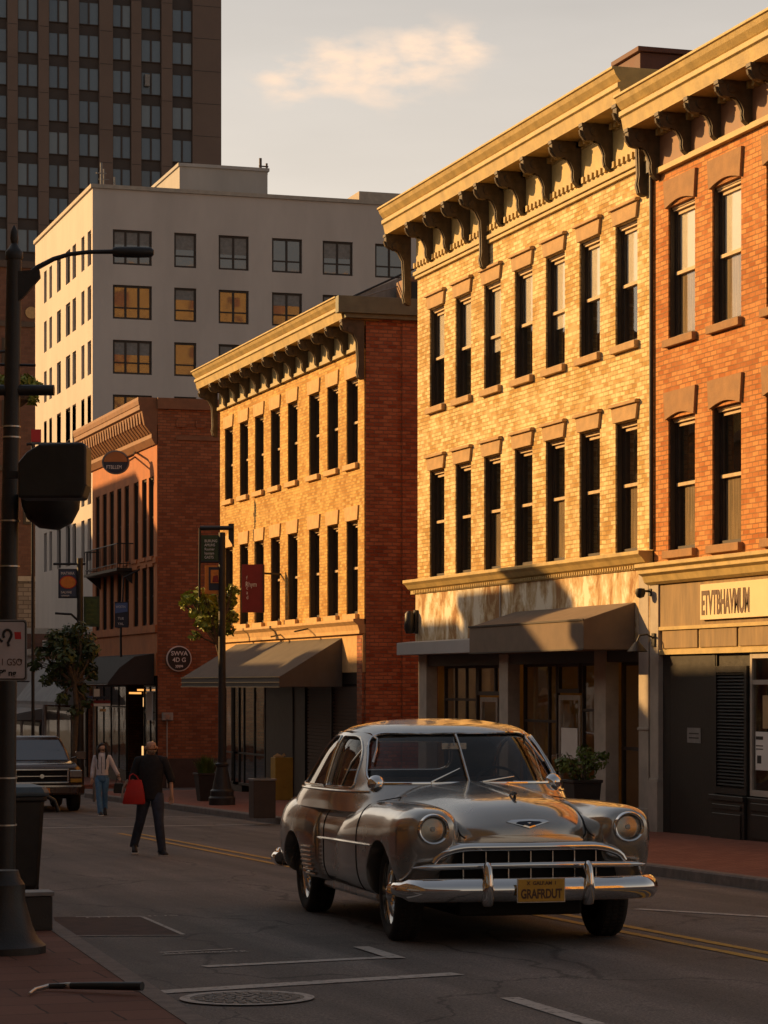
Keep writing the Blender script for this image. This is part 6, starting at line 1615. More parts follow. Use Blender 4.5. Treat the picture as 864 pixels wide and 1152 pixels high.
a_, r_ = FA[0], FA[1]
fy_ = sorted(set([-.70, -.698, -.69, -.675, -.655, -.63, -.60, -.56, -.52] + frange(-.48, .6, 60) + frange(.6, 2.1, 26) + [a_ - r_ - .001, a_ - r_ + .001, a_ + r_ - .001, a_ + r_ + .001]))
FF = []
for sd_ in (-1, 1):
    FF.append(side_fender('front_fender', fy_,
        [(-.70, .70), (-.60, .70), (-.4, .69), (0, .68), (.6, .69), (1.2, .70), (2.1, .70)],
        [(-.70, .11), (-.69, .14), (-.66, .17), (-.60, .20), (-.50, .225), (-.3, .24), (0, .245), (.6, .232), (1.2, .215), (2.1, .18)],
        [(-.70, .93), (-.69, .96), (-.66, .98), (-.60, .995), (-.45, 1.01), (-.2, 1.02), (.1, 1.025), (.6, 1.02), (1.1, .97), (1.6, .90), (2.1, .80)],
        [(-.70, .72), (-.69, .66), (-.66, .60), (-.60, .50), (-.50, .40), (-.3, .34), (.6, .29), (2.1, .30)],
        [(-.70, .84), (-.5, .80), (0, .72), (.6, .68), (2.1, .62)], 2.5, FA, sd_))
ry = sorted(set([2.14, 2.145, 2.16, 2.18, 2.21, 2.25, 2.30, 2.36] + frange(2.42, 3.45, 50) + frange(3.45, 4.05, 22) + [4.1, 4.13, 4.15, 4.16, RA[0] - RA[1] - .001, RA[0] + RA[1] + .001, RA[0] - RA[1] + .001, RA[0] + RA[1] - .001]))
RF = []
for sd_ in (-1, 1):
    RF.append(side_fender('rear_fender', ry,
        [(2.14, .72), (2.4, .715), (3.2, .71), (3.8, .66), (4.16, .58)],
        [(2.14, .165), (2.16, .185), (2.21, .205), (2.30, .222), (2.5, .240), (3.0, .252), (3.5, .245), (3.9, .21), (4.1, .13), (4.16, .04)],
        [(2.14, .84), (2.16, .89), (2.21, .94), (2.30, .98), (2.5, 1.01), (3.0, 1.02), (3.5, .99), (3.9, .89), (4.1, .76), (4.16, .64)],
        [(2.14, .31), (2.2, .30), (3.0, .29), (3.5, .33), (4.0, .40), (4.16, .50)],
        [(2.14, .60), (3.0, .62), (4.16, .60)], 2.7, RA, sd_))
# --- bonnet
hy = sorted(set([-.665, -.664, -.66, -.65, -.635, -.615, -.59, -.56, -.52] + frange(-.48, .9, 34)))
rings = []
for y in hy:
    w = interp([(-.665, .43), (-.655, .455), (-.62, .485), (-.5, .52), (-.2, .565), (.2, .62), (.6, .68), (.9, .72)], y)
    T = interp([(-.665, .80), (-.655, .855), (-.62, .905), (-.55, .965), (-.45, 1.01), (-.3, 1.045), (0, 1.075), (.5, 1.115), (.9, 1.145)], y)
    B = .735; zc = .745; o = []
    N_ = 60
    for i in range(N_):
        t = 2 * math.pi * i / N_; c, s = math.cos(t), math.sin(t); e = 3.0
        x = w * math.copysign(abs(c) ** (2 / e), c)
        z = zc + ((T - zc) if s >= 0 else .012) * math.copysign(abs(s) ** (2 / e), s)
        if s > 0: z += .014 * max(0, 1 - abs(x) / .16) ** 1.2 * min(1, (T - .8) / .15 if T > .8 else 0)
        # pull the nose back towards the sides (plan curvature)
        yy = y + (.13 * (abs(x) / .45) ** 2.4 if y < .2 else 0) * max(0, (.2 - y) / .86)
        o.append((x, yy, z))
    rings.append(o)
hood = MB().loft(rings).build('bonnet', PAINT, CAR, smooth=True, angle=50, local=True)
# --- cabin shell
levels = []
GZT = [(0.92, 0.62, 4.0, 0.925), (1.0, 0.74, 3.86, 0.913), (1.06, 0.8, 3.73, 0.899), (1.12, 0.87, 3.59, 0.878), (1.2, 0.95, 3.43, 0.857), (1.3, 1.05, 3.26, 0.827), (1.4, 1.15, 3.09, 0.793), (1.48, 1.24, 2.92, 0.755), (1.54, 1.33, 2.77, 0.71), (1.59, 1.46, 2.56, 0.63), (1.625, 1.69, 2.27, 0.475), (1.645, 1.85, 2.11, 0.314), (1.652, 1.97, 2.0, 0.087)]
def lev(z, shrink=0):
    yf = interp([(a, b) for a, b, c, d in GZT], z) + shrink; yr = interp([(a, c) for a, b, c, d in GZT], z) - shrink; w = interp([(a, d) for a, b, c, d in GZT], z) - shrink
    e = interp([(.92, 4.6), (1.3, 4.0), (1.5, 3.3), (1.6, 2.6), (1.652, 2.0)], z)
    yc, hl = (yf + yr) / 2, (yr - yf) / 2
    o = []; N_ = 128
    for i in range(N_):
        t = 2 * math.pi * i / N_; c, s = math.cos(t), math.sin(t)
        ef = e if s < 0 else max(2.0, e * .66)
        x = max(w, .01) * math.copysign(abs(c) ** (2 / ef), c)
        y = yc + max(hl, .01) * math.copysign(abs(s) ** (2 / ef), s)
        o.append((x, y, z - shrink * .8))
    return o
zl = frange(.92, 1.48, 28) + frange(1.48, 1.652, 34)[1:]
shell_o = MB().loft([lev(z) for z in zl]).build('roof_shell_outer', PAINT, None, local=True)
glass_m = MB().loft([lev(z, .013) for z in zl])
def outline(pts, n=10):
    """closed Catmull-Rom outline"""
    o = []; k = len(pts)
    for i in range(k):
        p0, p1, p2, p3 = (Vector(pts[(i + j - 1) % k]) for j in range(4))
        for q in range(n):
            t = q / n
            o.append(.5 * ((2 * p1) + (-p0 + p2) * t + (2 * p0 - 5 * p1 + 4 * p2 - p3) * t * t + (-p0 + 3 * p1 - 3 * p2 + p3) * t ** 3))
    return o
def rounded(pts, r, k=5):
    """polygon with rounded corners"""
    o = []; n = len(pts)
    for i in range(n):
        p = Vector(pts[i]); a = Vector(pts[i - 1]) - p; b = Vector(pts[(i + 1) % n]) - p
        rr = min(r[i] if isinstance(r, (list, tuple)) else r, a.length * .45, b.length * .45); a = p + a.normalized() * rr; b = p + b.normalized() * rr
        for q in range(k + 1):
            t = q / k; o.append(a * (1 - t) ** 2 + p * 2 * t * (1 - t) + b * t * t)
    return o
def densify(o, step=.02):
    r = []
    for i in range(len(o)):
        a, b = o[i], o[(i + 1) % len(o)]; n = max(1, int((b - a).length / step))
        for q in range(n): r.append(a + (b - a) * q / n)
    return r
wind = rounded([(-.755, 1.14), (.755, 1.14), (.640, 1.535), (-.640, 1.535)], [.09, .09, .12, .12])
rearw = rounded([(-.50, 1.20), (.50, 1.20), (.40, 1.46), (-.40, 1.46)], .13)
fdoor = rounded([(1.22, 1.105), (1.90, 1.105), (1.90, 1.515), (1.54, 1.51), (1.33, 1.36)], [.05, .03, .05, .12, .12])
rdoor = rounded([(1.98, 1.105), (3.02, 1.105), (2.86, 1.25), (2.54, 1.43), (2.20, 1.515), (1.98, 1.515)], [.03, .05, .14, .20, .10, .05])
def cutter(pts, axis, a, b):
    mb = MB()
    mb.prism([tuple(p) for p in pts], a, b, (lambda p, q: (p[0], q, p[1])) if axis == 'y' else (lambda p, q: (q, p[0], p[1])))
    return mb.build('cut', PAINT, None, local=True)
sol = shell_o.modifiers.new('s', 'SOLIDIFY'); sol.thickness = .03; sol.offset = -1
cuts = [cutter(wind, 'y', .3, 1.9), cutter(rearw, 'y', 2.3, 4.2), cutter(fdoor, 'x', -1.2, 1.2), cutter(rdoor, 'x', -1.2, 1.2)]
for c in cuts:
    m_ = shell_o.modifiers.new('b', 'BOOLEAN'); m_.operation = 'DIFFERENCE'; m_.object = c; m_.solver = 'EXACT'
dg = bpy.context.evaluated_depsgraph_get()
base_me = shell_o.data.copy()
m2 = bpy.data.meshes.new_from_object(shell_o.evaluated_get(dg)); m2.name = 'roof'
m2.materials.clear(); m2.materials.append(PAINT)
for p in m2.polygons: p.use_smooth = True
m2.set_sharp_from_angle(angle=R(38))
roof = bpy.data.objects.new('roof', m2); COL.objects.link(roof); roof.parent = CAR
bm = bmesh.new(); bm.from_mesh(base_me); bv_shell = BVHTree.FromBMesh(bm); bm.free()
for c in cuts + [shell_o]: bpy.data.objects.remove(c)
# glass: pieces of the inner shell, one part for each pane
bmf = bmesh.new()
vs_ = [bmf.verts.new(v) for v in glass_m.v]
for f in glass_m.f:
    try: bmf.faces.new([vs_[i] for i in f])
    except Exception: pass
bmesh.ops.recalc_face_normals(bmf, faces=bmf.faces)
def glass_part(name, test):
    fs = [f for f in bmf.faces if test(f.calc_center_median(), f.normal)]
    idx = {}; V_ = []; F_ = []
    for f in fs:
        r = []
        for v in f.verts:
            if v.index not in idx: idx[v.index] = len(V_); V_.append(tuple(v.co))
            r.append(idx[v.index])
        F_.append(r)
    mb = MB(); mb.add(V_, F_)
    o = mb.build(name, CGLASS, CAR, local=True, smooth='all', normals=False)
    return o
bmf.verts.index_update()
glass_part('windscreen', lambda c, n: 1.11 < c.z < 1.565 and c.y < 1.6 and abs(c.x) < .82 and n.y < -.22)
glass_part('rear_window', lambda c, n: 1.17 < c.z < 1.47 and c.y > 2.4 and abs(c.x) < .52 and n.y > .3)
for s_ in (-1, 1):
    glass_part('door_window', lambda c, n: c.x * s_ > .4 and 1.08 < c.z < 1.53 and 1.14 < c.y < 1.93 and n.x * s_ > .45)
    glass_part('quarter_window', lambda c, n: c.x * s_ > .3 and 1.08 < c.z < 1.53 and 1.95 < c.y < 3.02 and n.x * s_ > .3)
bmf.free()
def merged_bvh(objs):
    bm = bmesh.new()
    for o in objs: bm.from_mesh(o.data)
    b = BVHTree.FromBMesh(bm); bm.free(); return b
BODY = merged_bvh([body] + FF + RF + [hood])
def on_side(bvh, s, pts, lift=.004):
    o = []
    for (y, z) in pts:
        h = bvh.ray_cast(Vector((s * 2, y, z)), Vector((-s, 0, 0)))
        if h[0] is not None: o.append(h[0] + Vector((s * lift, 0, 0)))
    return o
def on_front(bvh, pts, lift=.004, sgn=-1, y0=-2):
    o = []
    for (x, z) in pts:
        h = bvh.ray_cast(Vector((x, y0, z)), Vector((0, -sgn, 0)))
        if h[0] is not None: o.append(h[0] + Vector((0, sgn * lift, 0)))
    return o
def on_top(bvh, pts, lift=.004):
    o = []
    for (x, y) in pts:
        h = bvh.ray_cast(Vector((x, y, 3)), Vector((0, 0, -1)))
        if h[0] is not None: o.append(h[0] + Vector((0, 0, lift)))
    return o
def trim(name, pts, r, m, parent=CAR, n=6, closed=False):
    if closed: pts = pts + [pts[0], pts[1]]
    return MB().tube(pts, r, n).build(name, m, parent, local=True, smooth=True)
trim('windscreen_trim', on_front(bv_shell, densify(wind)), .011, CHROME, closed=True)
trim('rear_window_trim', on_front(bv_shell, densify(rearw), sgn=1, y0=6), .009, CHROME, closed=True)
for s_ in (-1, 1):
    trim('window_trim', on_side(bv_shell, s_, densify(fdoor)), .009, CHROME2, closed=True)
    trim('window_trim', on_side(bv_shell, s_, densify(rdoor)), .009, CHROME2, closed=True)
    trim('beltline_trim', on_side(bv_shell, s_, [(y, 1.075) for y in frange(1.0, 3.3, 50)]), .010, CHROME2)
    trim('drip_rail', on_side(bv_shell, s_, [(1.20, 1.30), (1.28, 1.40), (1.38, 1.485), (1.50, 1.53), (1.8, 1.545), (2.2, 1.54), (2.5, 1.47), (2.8, 1.34), (3.05, 1.18)]), .010, PAINT)
    # quarter light post in the front door window
    trim('quarter_light_bar', on_side(bv_shell, s_, [(1.50, 1.11), (1.455, 1.30), (1.42, 1.44)], -.008), .008, CHROME2)
pts = on_front(bv_shell, [(0, z) for z in frange(1.14, 1.52, 12)], .002)
trim('windscreen_divider', pts, .011, CHROME2)
# interior
MB().box(-.62, .62, 1.75, 1.90, .55, 1.17).box(-.62, .62, 1.45, 1.80, .5, .78).build('front_seat', CLOTH, CAR, local=True, bevel=.05)
MB().box(-.60, .60, 2.75, 2.90, .55, 1.13).box(-.60, .60, 2.35, 2.8, .5, .78).build('rear_seat', CLOTH, CAR, local=True, bevel=.05)
MB().box(-.72, .72, .95, 1.16, .80, 1.115).build('dashboard', mat('dark grey dashboard', (.05, .05, .05), .5, var=.1), CAR, local=True, bevel=.03)
sw = MB(); cc = Vector((.36, 1.32, 1.09)); u1 = Vector((1, 0, 0)); u2 = Vector((0, .5, .87)).normalized()
sw.tube([cc + (u1 * math.cos(a) + u2 * math.sin(a)) * .19 for a in [i * math.pi / 12 for i in range(25)]], .012, 6).tube([cc - u1 * .19, cc + u1 * .19], .01, 6).tube([cc, cc + Vector((0, -.25, -.18))], .018, 6)
sw.build('steering_wheel', M['ink'], CAR, local=True, smooth=True)
MB().box(-.10, .10, 1.335, 1.345, 1.40, 1.455).tube([(0, 1.33, 1.43), (0, 1.36, 1.52)], .006, 5).build('rear_view_mirror', CHROME2, CAR, local=True, bevel=.004)
MB().box(-.80, .80, .90, 3.45, .48, .52).build('cabin_floor', M['ink'], CAR, local=True)
# seams
def seam_side(pts, s_): trim('panel_seam', on_side(BODY, s_, pts, .001), .0045, SEAM, n=5)
for s_ in (-1, 1):
    seam_side([(.72, z) for z in frange(1.04, .33, 24)], s_)
    seam_side([(1.94, z) for z in frange(1.05, .33, 24)], s_)
    seam_side([(2.60 - .28 * math.sin((1.05 - z) / .7 * 1.5), z) for z in frange(1.05, .985, 6)], s_)
    seam_side([(y, .335) for y in frange(.72, 1.94, 30)], s_)
    pts = on_top(BODY, [(s_ * .560, y) for y in frange(-.30, .60, 30)], .001)
    # bonnet to fender line, found where the two skins cross
    ln = []
    for y in frange(-.56, .78, 44):
        best = None
        for k in range(80):
            x = .36 + k * .005
            h1 = None
        ln.append(y)
# bonnet edge line: lowest point of the valley between bonnet and fender
for s_ in (-1, 1):
    pts = []
    for y in frange(-.545, .72, 46):
        cand = []
        for k in range(70):
            x = s_ * (.38 + k * .005); h = BODY.ray_cast(Vector((x, y, 3)), Vector((0, 0, -1)))
            if h[0] is not None: cand.append((h[0].z, h[0]))
        if cand:
            v = min(cand, key=lambda q: q[0])[1]; pts.append(v + Vector((0, 0, .001)))
    if len(pts) > 4:
        sm_ = [pts[0]] + [(pts[i - 1] + pts[i] * 2 + pts[i + 1]) / 4 for i in range(1, len(pts) - 1)] + [pts[-1]]
        trim('bonnet_seam', sm_, .007, SEAM, n=5)
# --- front panel between the fenders, grille
mb = MB()
rings = []
for y, w, t_, b_ in ((-.655, .58, .725, .40), (-.64, .66, .735, .37), (-.60, .70, .745, .35), (-.40, .72, .76, .34), (-.2, .72, .76, .34)):
    rings.append([(w * q, y + .07 * (abs(q) ** 2.2), z) for q, z in [(a, t_) for a in (-1, -.8, -.6, -.4, -.2, 0, .2, .4, .6, .8, 1)] + [(a, b_) for a in (1, .8, .6, .4, .2, 0, -.2, -.4, -.6, -.8, -1)]])
mb.loft(rings).build('front_panel', PAINT, CAR, local=True, smooth=True, angle=50)
def bow(x, y0=-.695, k=.06): return y0 + k * (abs(x) / .8) ** 2.2
mb = MB()
o = [(x, .70 - .0 * abs(x)) for x in frange(-.5, .5, 20)]
gpts = rounded([(-.66, .435), (.66, .435), (.60, .66), (.46, .715), (-.46, .715), (-.60, .66)], [.03, .03, .1, .1, .1, .1])
gp3 = [(p.x, bow(p.x, -.665), p.y) for p in densify(gpts, .04)]
mb.add(gp3 + [(0, bow(0, -.665), .57)], [(i, (i + 1) % len(gp3), len(gp3)) for i in range(len(gp3))])
grille = mb.build('grille', CAVITY, CAR, local=True)
def bar(name, pts, prof_r, m=CHROME, par=grille, flat=1.0):
    """chrome bar along pts; elliptical section, taller than deep"""
    rings = []
    n = 12; V = [Vector(p) for p in pts]
    for i, p in enumerate(V):
        t = (V[min(i + 1, len(V) - 1)] - V[max(i - 1, 0)]).normalized()
        f = Vector((0, -1, 0)); f = (f - t * f.dot(t)).normalized(); u = t.cross(f).normalized()
        r = prof_r[i] if isinstance(prof_r, list) else prof_r
        rings.append([p + f * math.cos(a) * r * flat + u * math.sin(a) * r for a in [q * 2 * math.pi / n for q in range(n)]])
    return MB().loft(rings).build(name, m, par, local=True, smooth=True, angle=60)
# arch bar
ap = []
for q in frange(0, 1, 60):
    x = -.69 + 1.38 * q; ax = abs(x)
    z = .715 if ax < .42 else .715 - .125 * (1 - math.sqrt(max(0, 1 - ((ax - .42) / .272) ** 2)))
    ap.append((x, bow(x) - .02, z))
bar('arch_bar', ap, [.032 if abs(p[0]) < .6 else .032 - .010 * (abs(p[0]) - .6) / .09 for p in ap], flat=.8)
cp = [(x, bow(x) - .045, .585 - .012 * (abs(x) / .88) ** 2) for x in frange(-.84, .84, 60)]
bar('centre_bar', cp, [.024 if abs(p[0]) < .74 else .024 * (1 - (abs(p[0]) - .74) / .13) for p in cp], flat=.9)
lp_ = [(x, bow(x) - .035, .470) for x in frange(-.78, .78, 50)]
bar('lower_bar', lp_, .018, flat=.9)
for x in frange(-.48, .48, 6):
    mb = MB(); y = bow(x) + .012; mb.box(x - .004, x + .004, y - .008, y + .02, .455, .70); mb.build('grille_tooth', CHROME2, grille, local=True)
# --- bumper
def bump_ring(x, y, ang, h0=.32, h1=.50, dep=.05):
    """face profile of the bumper blade, facing along -y turned by ang"""
    o = []
    hm = (h0 + h1) / 2; hh = (h1 - h0) / 2
    for a in [q * 2 * math.pi / 20 for q in range(20)]:
        c, s = math.cos(a), math.sin(a)
        d = .045 * abs(c) ** .8 * (1 if c > 0 else -.35); z = hm + hh * math.copysign(abs(s) ** .7, s)
        o.append((x - math.sin(ang) * d * (-1), y - math.cos(ang) * d, z))
    return o
def bumper(name, yc, rear=False):
    path = []
    for x in frange(-.81, .81, 50):
        path.append((x, .09 * (abs(x) / .81) ** 2.4))
    left = [(-.865, .14), (-.885, .20), (-.89, .30), (-.885, .38)]
    path = [(x, y) for x, y in left[::-1]] + path + [(-x, y) for x, y in left]
    rings = []; P_ = [Vector((x, y, 0)) for x, y in path]
    for i, p in enumerate(P_):
        t = (P_[min(i + 1, len(P_) - 1)] - P_[max(i - 1, 0)]).normalized(); f = Vector((t.y, -t.x, 0))
        taper = 1 if 2 < i < len(P_) - 3 else .72
        o = []
        for a in [q * 2 * math.pi / 24 for q in range(24)]:
            c, s = math.cos(a), math.sin(a)
            d = (.048 if c > 0 else .012) * math.copysign(abs(c) ** .8, c); z = .415 + .086 * taper * math.copysign(abs(s) ** .75, s)
            d += .012 * math.cos(min(1, abs(z - .415) / .096) * math.pi)   # raised centre, pinched edges
            v = p + f * d
            o.append((v.x, (yc + v.y) if not rear else (yc - v.y), z))
        rings.append(o)
    return MB().loft(rings).build(name, CHROME, CAR, local=True, smooth=True, angle=50)
bf = bumper('front_bumper', -.84)
brp = bumper('rear_bumper', 4.12, True)
for x in (-.36, .36):
    rings = []
    for z, w, d in ((.30, .030, .03), (.31, .040, .05), (.36, .046, .07), (.44, .044, .078), (.52, .038, .070), (.58, .030, .055), (.61, .020, .035), (.618, .008, .015)):
        y = -.885
        rings.append([(x + w * math.cos(a), y + .03 - d * math.sin(a) * (1 if math.sin(a) > 0 else .4), z) for a in [q * 2 * math.pi / 16 for q in range(16)]])
    MB().loft(rings).build('overrider', CHROME, bf, local=True, smooth=True, angle=60)
    MB().loft([[(v[0], 4.12 - .87 - v[1] + .03, v[2]) for v in rg] for rg in rings]).build('overrider', CHROME, brp, local=True, smooth=True, angle=60)
for x in (-.45, .45): MB().box(x - .03, x + .03, -.82, -.45, .38, .42).build('bumper_arm', SEAM, bf, local=True)
# licence plate
PLATE = mat('mustard licence plate', (.55, .30, .035), .5, var=.12, ns=12)
lpn = MB().box(-.165, .165, -.935, -.928, .335, .495).build('licence_plate', PLATE, CAR, local=True, bevel=.004)
MB().box(-.172, .172, -.929, -.922, .328, .335).box(-.172, .172, -.929, -.922, .495, .502).box(-.172, -.165, -.929, -.922, .335, .495).box(.165, .172, -.929, -.922, .335, .495).build('plate_frame', CHROME2, lpn, local=True)
for o_ in (text('plate_lettering', 'GRAFRDUT', .092, M['ink_brown'], None, (0, -.9365, .360), (1, 0, 0), (0, 0, 1), ext=.001, sx=.62, align='CENTER', bold=.003),
           text('plate_lettering', 'X  GALF.AM  I', .036, M['ink_brown'], None, (0, -.9365, .455), (1, 0, 0), (0, 0, 1), ext=.001, sx=.95, align='CENTER', bold=.001)):
    o_.parent = lpn; o_.name = 'lettering'
# emblem on the nose, ornament
ex = MB()
pts_e = [(-.155, .0), (-.12, .014), (0, .020), (.12, .014), (.155, 0), (.05, -.030), (0, -.046), (-.05, -.030)]
fr_ = on_front(BODY, [(x, .893 + z) for x, z in pts_e], .010)
if len(fr_) == 8:
    cen = on_front(BODY, [(0, .886)], .024)[0]
    ex.add([tuple(v) for v in fr_] + [tuple(v + Vector((0, .02, 0))) for v in fr_] + [tuple(cen)], [(i, (i + 1) % 8, 16) for i in range(8)] + [(i, (i + 1) % 8, 8 + (i + 1) % 8, 8 + i) for i in range(8)])
em = ex.build('bonnet_emblem', CHROME, CAR, local=True)
fr2 = on_front(BODY, [(x * .62, .888 + z * .6) for x, z in pts_e], .026)
MB().add([tuple(v) for v in fr2], [tuple(range(len(fr2)))]).build('emblem_centre', M['navy'], em, local=True)
tz = on_top(BODY, [(0, -.30)], 0)[0]
orn = MB().tube([tz + Vector((0, .0, -.01)), tz + Vector((0, -.01, .02))], [.014, .008], 10).tube([tz + Vector((0, -.055, .026)), tz + Vector((0, -.035, .034)), tz + Vector((0, 0, .036)), tz + Vector((0, .08, .026)), tz + Vector((0, .13, .012))], [.004, .011, .012, .008, .003], 10)
orn.build('bonnet_ornament', M['steel_dark'], CAR, local=True, smooth=True)
trim('bonnet_strip', on_top(BODY, [(0, y) for y in frange(-.18, .86, 20)], .001), .006, CHROME2)
# --- headlights
for s_ in (-1, 1):
    c = Vector((s_ * .705, -.715, .85))
    hl_ = MB().lathe([(.108, .08), (.113, .0), (.111, -.02), (.104, -.033), (.094, -.030), (.089, -.01)], tuple(c), 32, 'y', cap=False).build('headlight', CHROME, CAR, local=True, smooth=True, angle=60)
    MB().lathe([(.088, .0), (.065, .035), (.02, .05), (.001, .052)], tuple(c), 28, 'y', cap=False).build('reflector', CHROME2, hl_, local=True, smooth='all')
    MB().lathe([(.001, -.036), (.04, -.032), (.068, -.022), (.087, -.008), (.089, -.002)], tuple(c), 28, 'y', cap=False).build('lens', glass('headlight lens %d' % s_, (.5, .5, .5), trans=.75, wav=.6), hl_, local=True, smooth=True)
    MB().lathe([(.001, 0), (.018, .005), (.018, .03)], (c.x, c.y + .0, c.z), 12, 'y').build('bulb', M['white_paint'], hl_, local=True)
    # side strip, gravel guard, handle, mirror
    trim('side_trim', on_side(BODY, s_, [(y, .70 - (y + .0) * .012) for y in frange(.10, 2.12, 60)], .008), [.007 + .005 * min(1, (i + 1) / 12) for i in range(61)], CHROME2)
    gg = MB()
    for k in range(7):
        z = .36 + k * .038; gg.tube(on_side(BODY, s_, [(y, z) for y in frange(2.24 + .0 * k, 2.50, 8)], .010), .013, 6)
    gp_ = gg.build('gravel_guard', CHROME2, CAR, local=True, smooth=True)
    trim('fender_edge_trim', on_side(BODY, s_, [(2.19 + .02 * math.cos((z - .3) * 2), z) for z in frange(.62, .92, 12)], .004), .010, CHROME2)
    for y in (1.80, 2.12):
        h = on_side(BODY, s_, [(y, .955), (y - .11, .95)], .0)
        if len(h) == 2:
            out_ = Vector((s_ * .045, 0, 0))
            MB().tube([h[0], h[0] + out_, h[0] * .5 + h[1] * .5 + out_ * 1.1, h[1] + out_ * .9], [.018, .014, .013, .009], 8).build('door_handle', CHROME, CAR, local=True, smooth=True)
    bse = on_side(BODY, s_, [(1.05, 1.02)], 0)
    bse = bse[0] if bse else Vector((s_ * .84, 1.05, 1.02))
    ctr = bse + Vector((s_ * .11, -.04, .12))
    mr_ = MB().tube([bse, bse + Vector((s_ * .05, 0, .05)), ctr + Vector((0, .02, -.05))], [.014, .010, .010], 8).lathe([(.001, -.045), (.035, -.04), (.062, -.015), (.068, .005), (.066, .015)], tuple(ctr), 20, 'y').build('wing_mirror', CHROME, CAR, local=True, smooth=True, angle=50)
    MB().lathe([(.001, .0155), (.062, .0155), (.062, .019), (.001, .019)], tuple(ctr), 20, 'y').build('mirror_glass', CHROME2, mr_, local=True)
    # wipers
    w0 = on_front(bv_shell, [(s_ * .12, 1.15)], .02)[0]; w1 = on_front(bv_shell, [(s_ * .42, 1.20)], .02)[0]
    w0 = on_front(bv_shell, [(-.30 if s_ < 0 else .10, 1.15)], .02)[0]; w1 = on_front(bv_shell, [(-.05 if s_ < 0 else .36, 1.255 if s_ < 0 else 1.19)], .02)[0]
    MB().tube([w0 + Vector((0, 0, -.03)), w0, w1], [.010, .007, .004], 6).build('wiper', CHROME2, CAR, local=True, smooth=True)
# tail lights
for s_ in (-1, 1):
    MB().lathe([(.001, .05), (.04, .04), (.045, 0)], (s_ * .66, 4.14, .80), 16, 'y').build('tail_light', M['ink_red'], CAR, local=True, smooth=True)
# rocker panel under the doors
MB().box(-.80, .80, .55, 2.42, .24, .34).build('sill_panel', PAINT, CAR, local=True, bevel=.03)
MB().box(-.45, .45, -.45, 4.0, .20, .32).build('chassis', SEAM, CAR, local=True, bevel=.02)
for (c_, r_, b_) in ((0.0, .42, .55), (2.92, .37, .62)):
    MB().box(-b_ + .02, b_ - .02, c_ - r_, c_ + r_, .28, .70).build('wheel_well', SEAM, CAR, local=True)
# --- wheels
def wheel(par, s_, y, steer=0, x=.755, rt=.352, w=.10):
    wl = bpy.data.objects.new('wheel', None)
    mb = MB()
    mb.lathe([(.235, -w * .80), (.27, -w), (.315, -w * 1.02), (.34, -w * .9), (rt, -w * .6), (rt + .002, 0), (rt, w * .6), (.34, w * .9), (.315, w * 1.02), (.27, w), (.235, w * .80)], (0, 0, 0), 48, 'x', cap=False)
    ty = mb.build('wheel', RUBBER, par, local=True, smooth=True, angle=60)
    bpy.data.objects.remove(wl)
    ty.location = (s_ * x, y, rt); ty.rotation_euler = (0, 0, steer)
    o = 1 if s_ > 0 else -1
    MB().lathe([(.240, o * w * .9), (.243, o * w * .70), (.228, o * w * .60), (.215, o * w * .35), (.19, o * w * .30), (.001, o * w * .30)], (0, 0, 0), 40, 'x', cap=False).build('rim', CHROME2, ty, local=True, smooth=True, angle=50)
    mb = MB()
    for k in range(12):
        a = k * math.pi / 6; d = Vector((0, math.cos(a), math.sin(a))); 
        mb.tube([d * .075 + Vector((o * w * .75, 0, 0)), d * .14 + Vector((o * w * .66, 0, 0)), d * .205 + Vector((o * w * .42, 0, 0))], [.014, .012, .012], 6)
    mb.build('spoke', CHROME, ty, local=True, smooth=True)
    MB().lathe([(.085, o * w * .5), (.085, o * w * .80), (.06, o * w * 1.0), (.025, o * w * 1.1), (.001, o * w * 1.12)], (0, 0, 0), 24, 'x', cap=False).build('hub_cap', CHROME, ty, local=True, smooth=True, angle=50)
    mb = MB()
    for k in range(60):
        a = k * math.pi / 30; d = Vector((0, math.cos(a), math.sin(a))); t = Vector((0, -d.z, d.y))
        for xx in (-.05, .0, .05):
            c = d * (rt + .001) + Vector((xx, 0, 0))
            mb.add([c - t * .011 + Vector((-.017, 0, 0)), c + t * .011 + Vector((-.017, 0, 0)), c + t * .011 + Vector((.017, 0, 0)), c - t * .011 + Vector((.017, 0, 0)),
                    c - t * .009 + Vector((-.015, 0, 0)) + d * .005, c + t * .009 + Vector((-.015, 0, 0)) + d * .005, c + t * .009 + Vector((.015, 0, 0)) + d * .005, c - t * .009 + Vector((.015, 0, 0)) + d * .005],
                   [(4, 5, 6, 7), (0, 1, 5, 4), (1, 2, 6, 5), (2, 3, 7, 6), (3, 0, 4, 7)])
    mb.build('tread', RUBBER, ty, local=True, normals=False)
for s_ in (-1, 1):
    wheel(CAR, s_, 0.0, R(-3)); wheel(CAR, s_, 2.92)

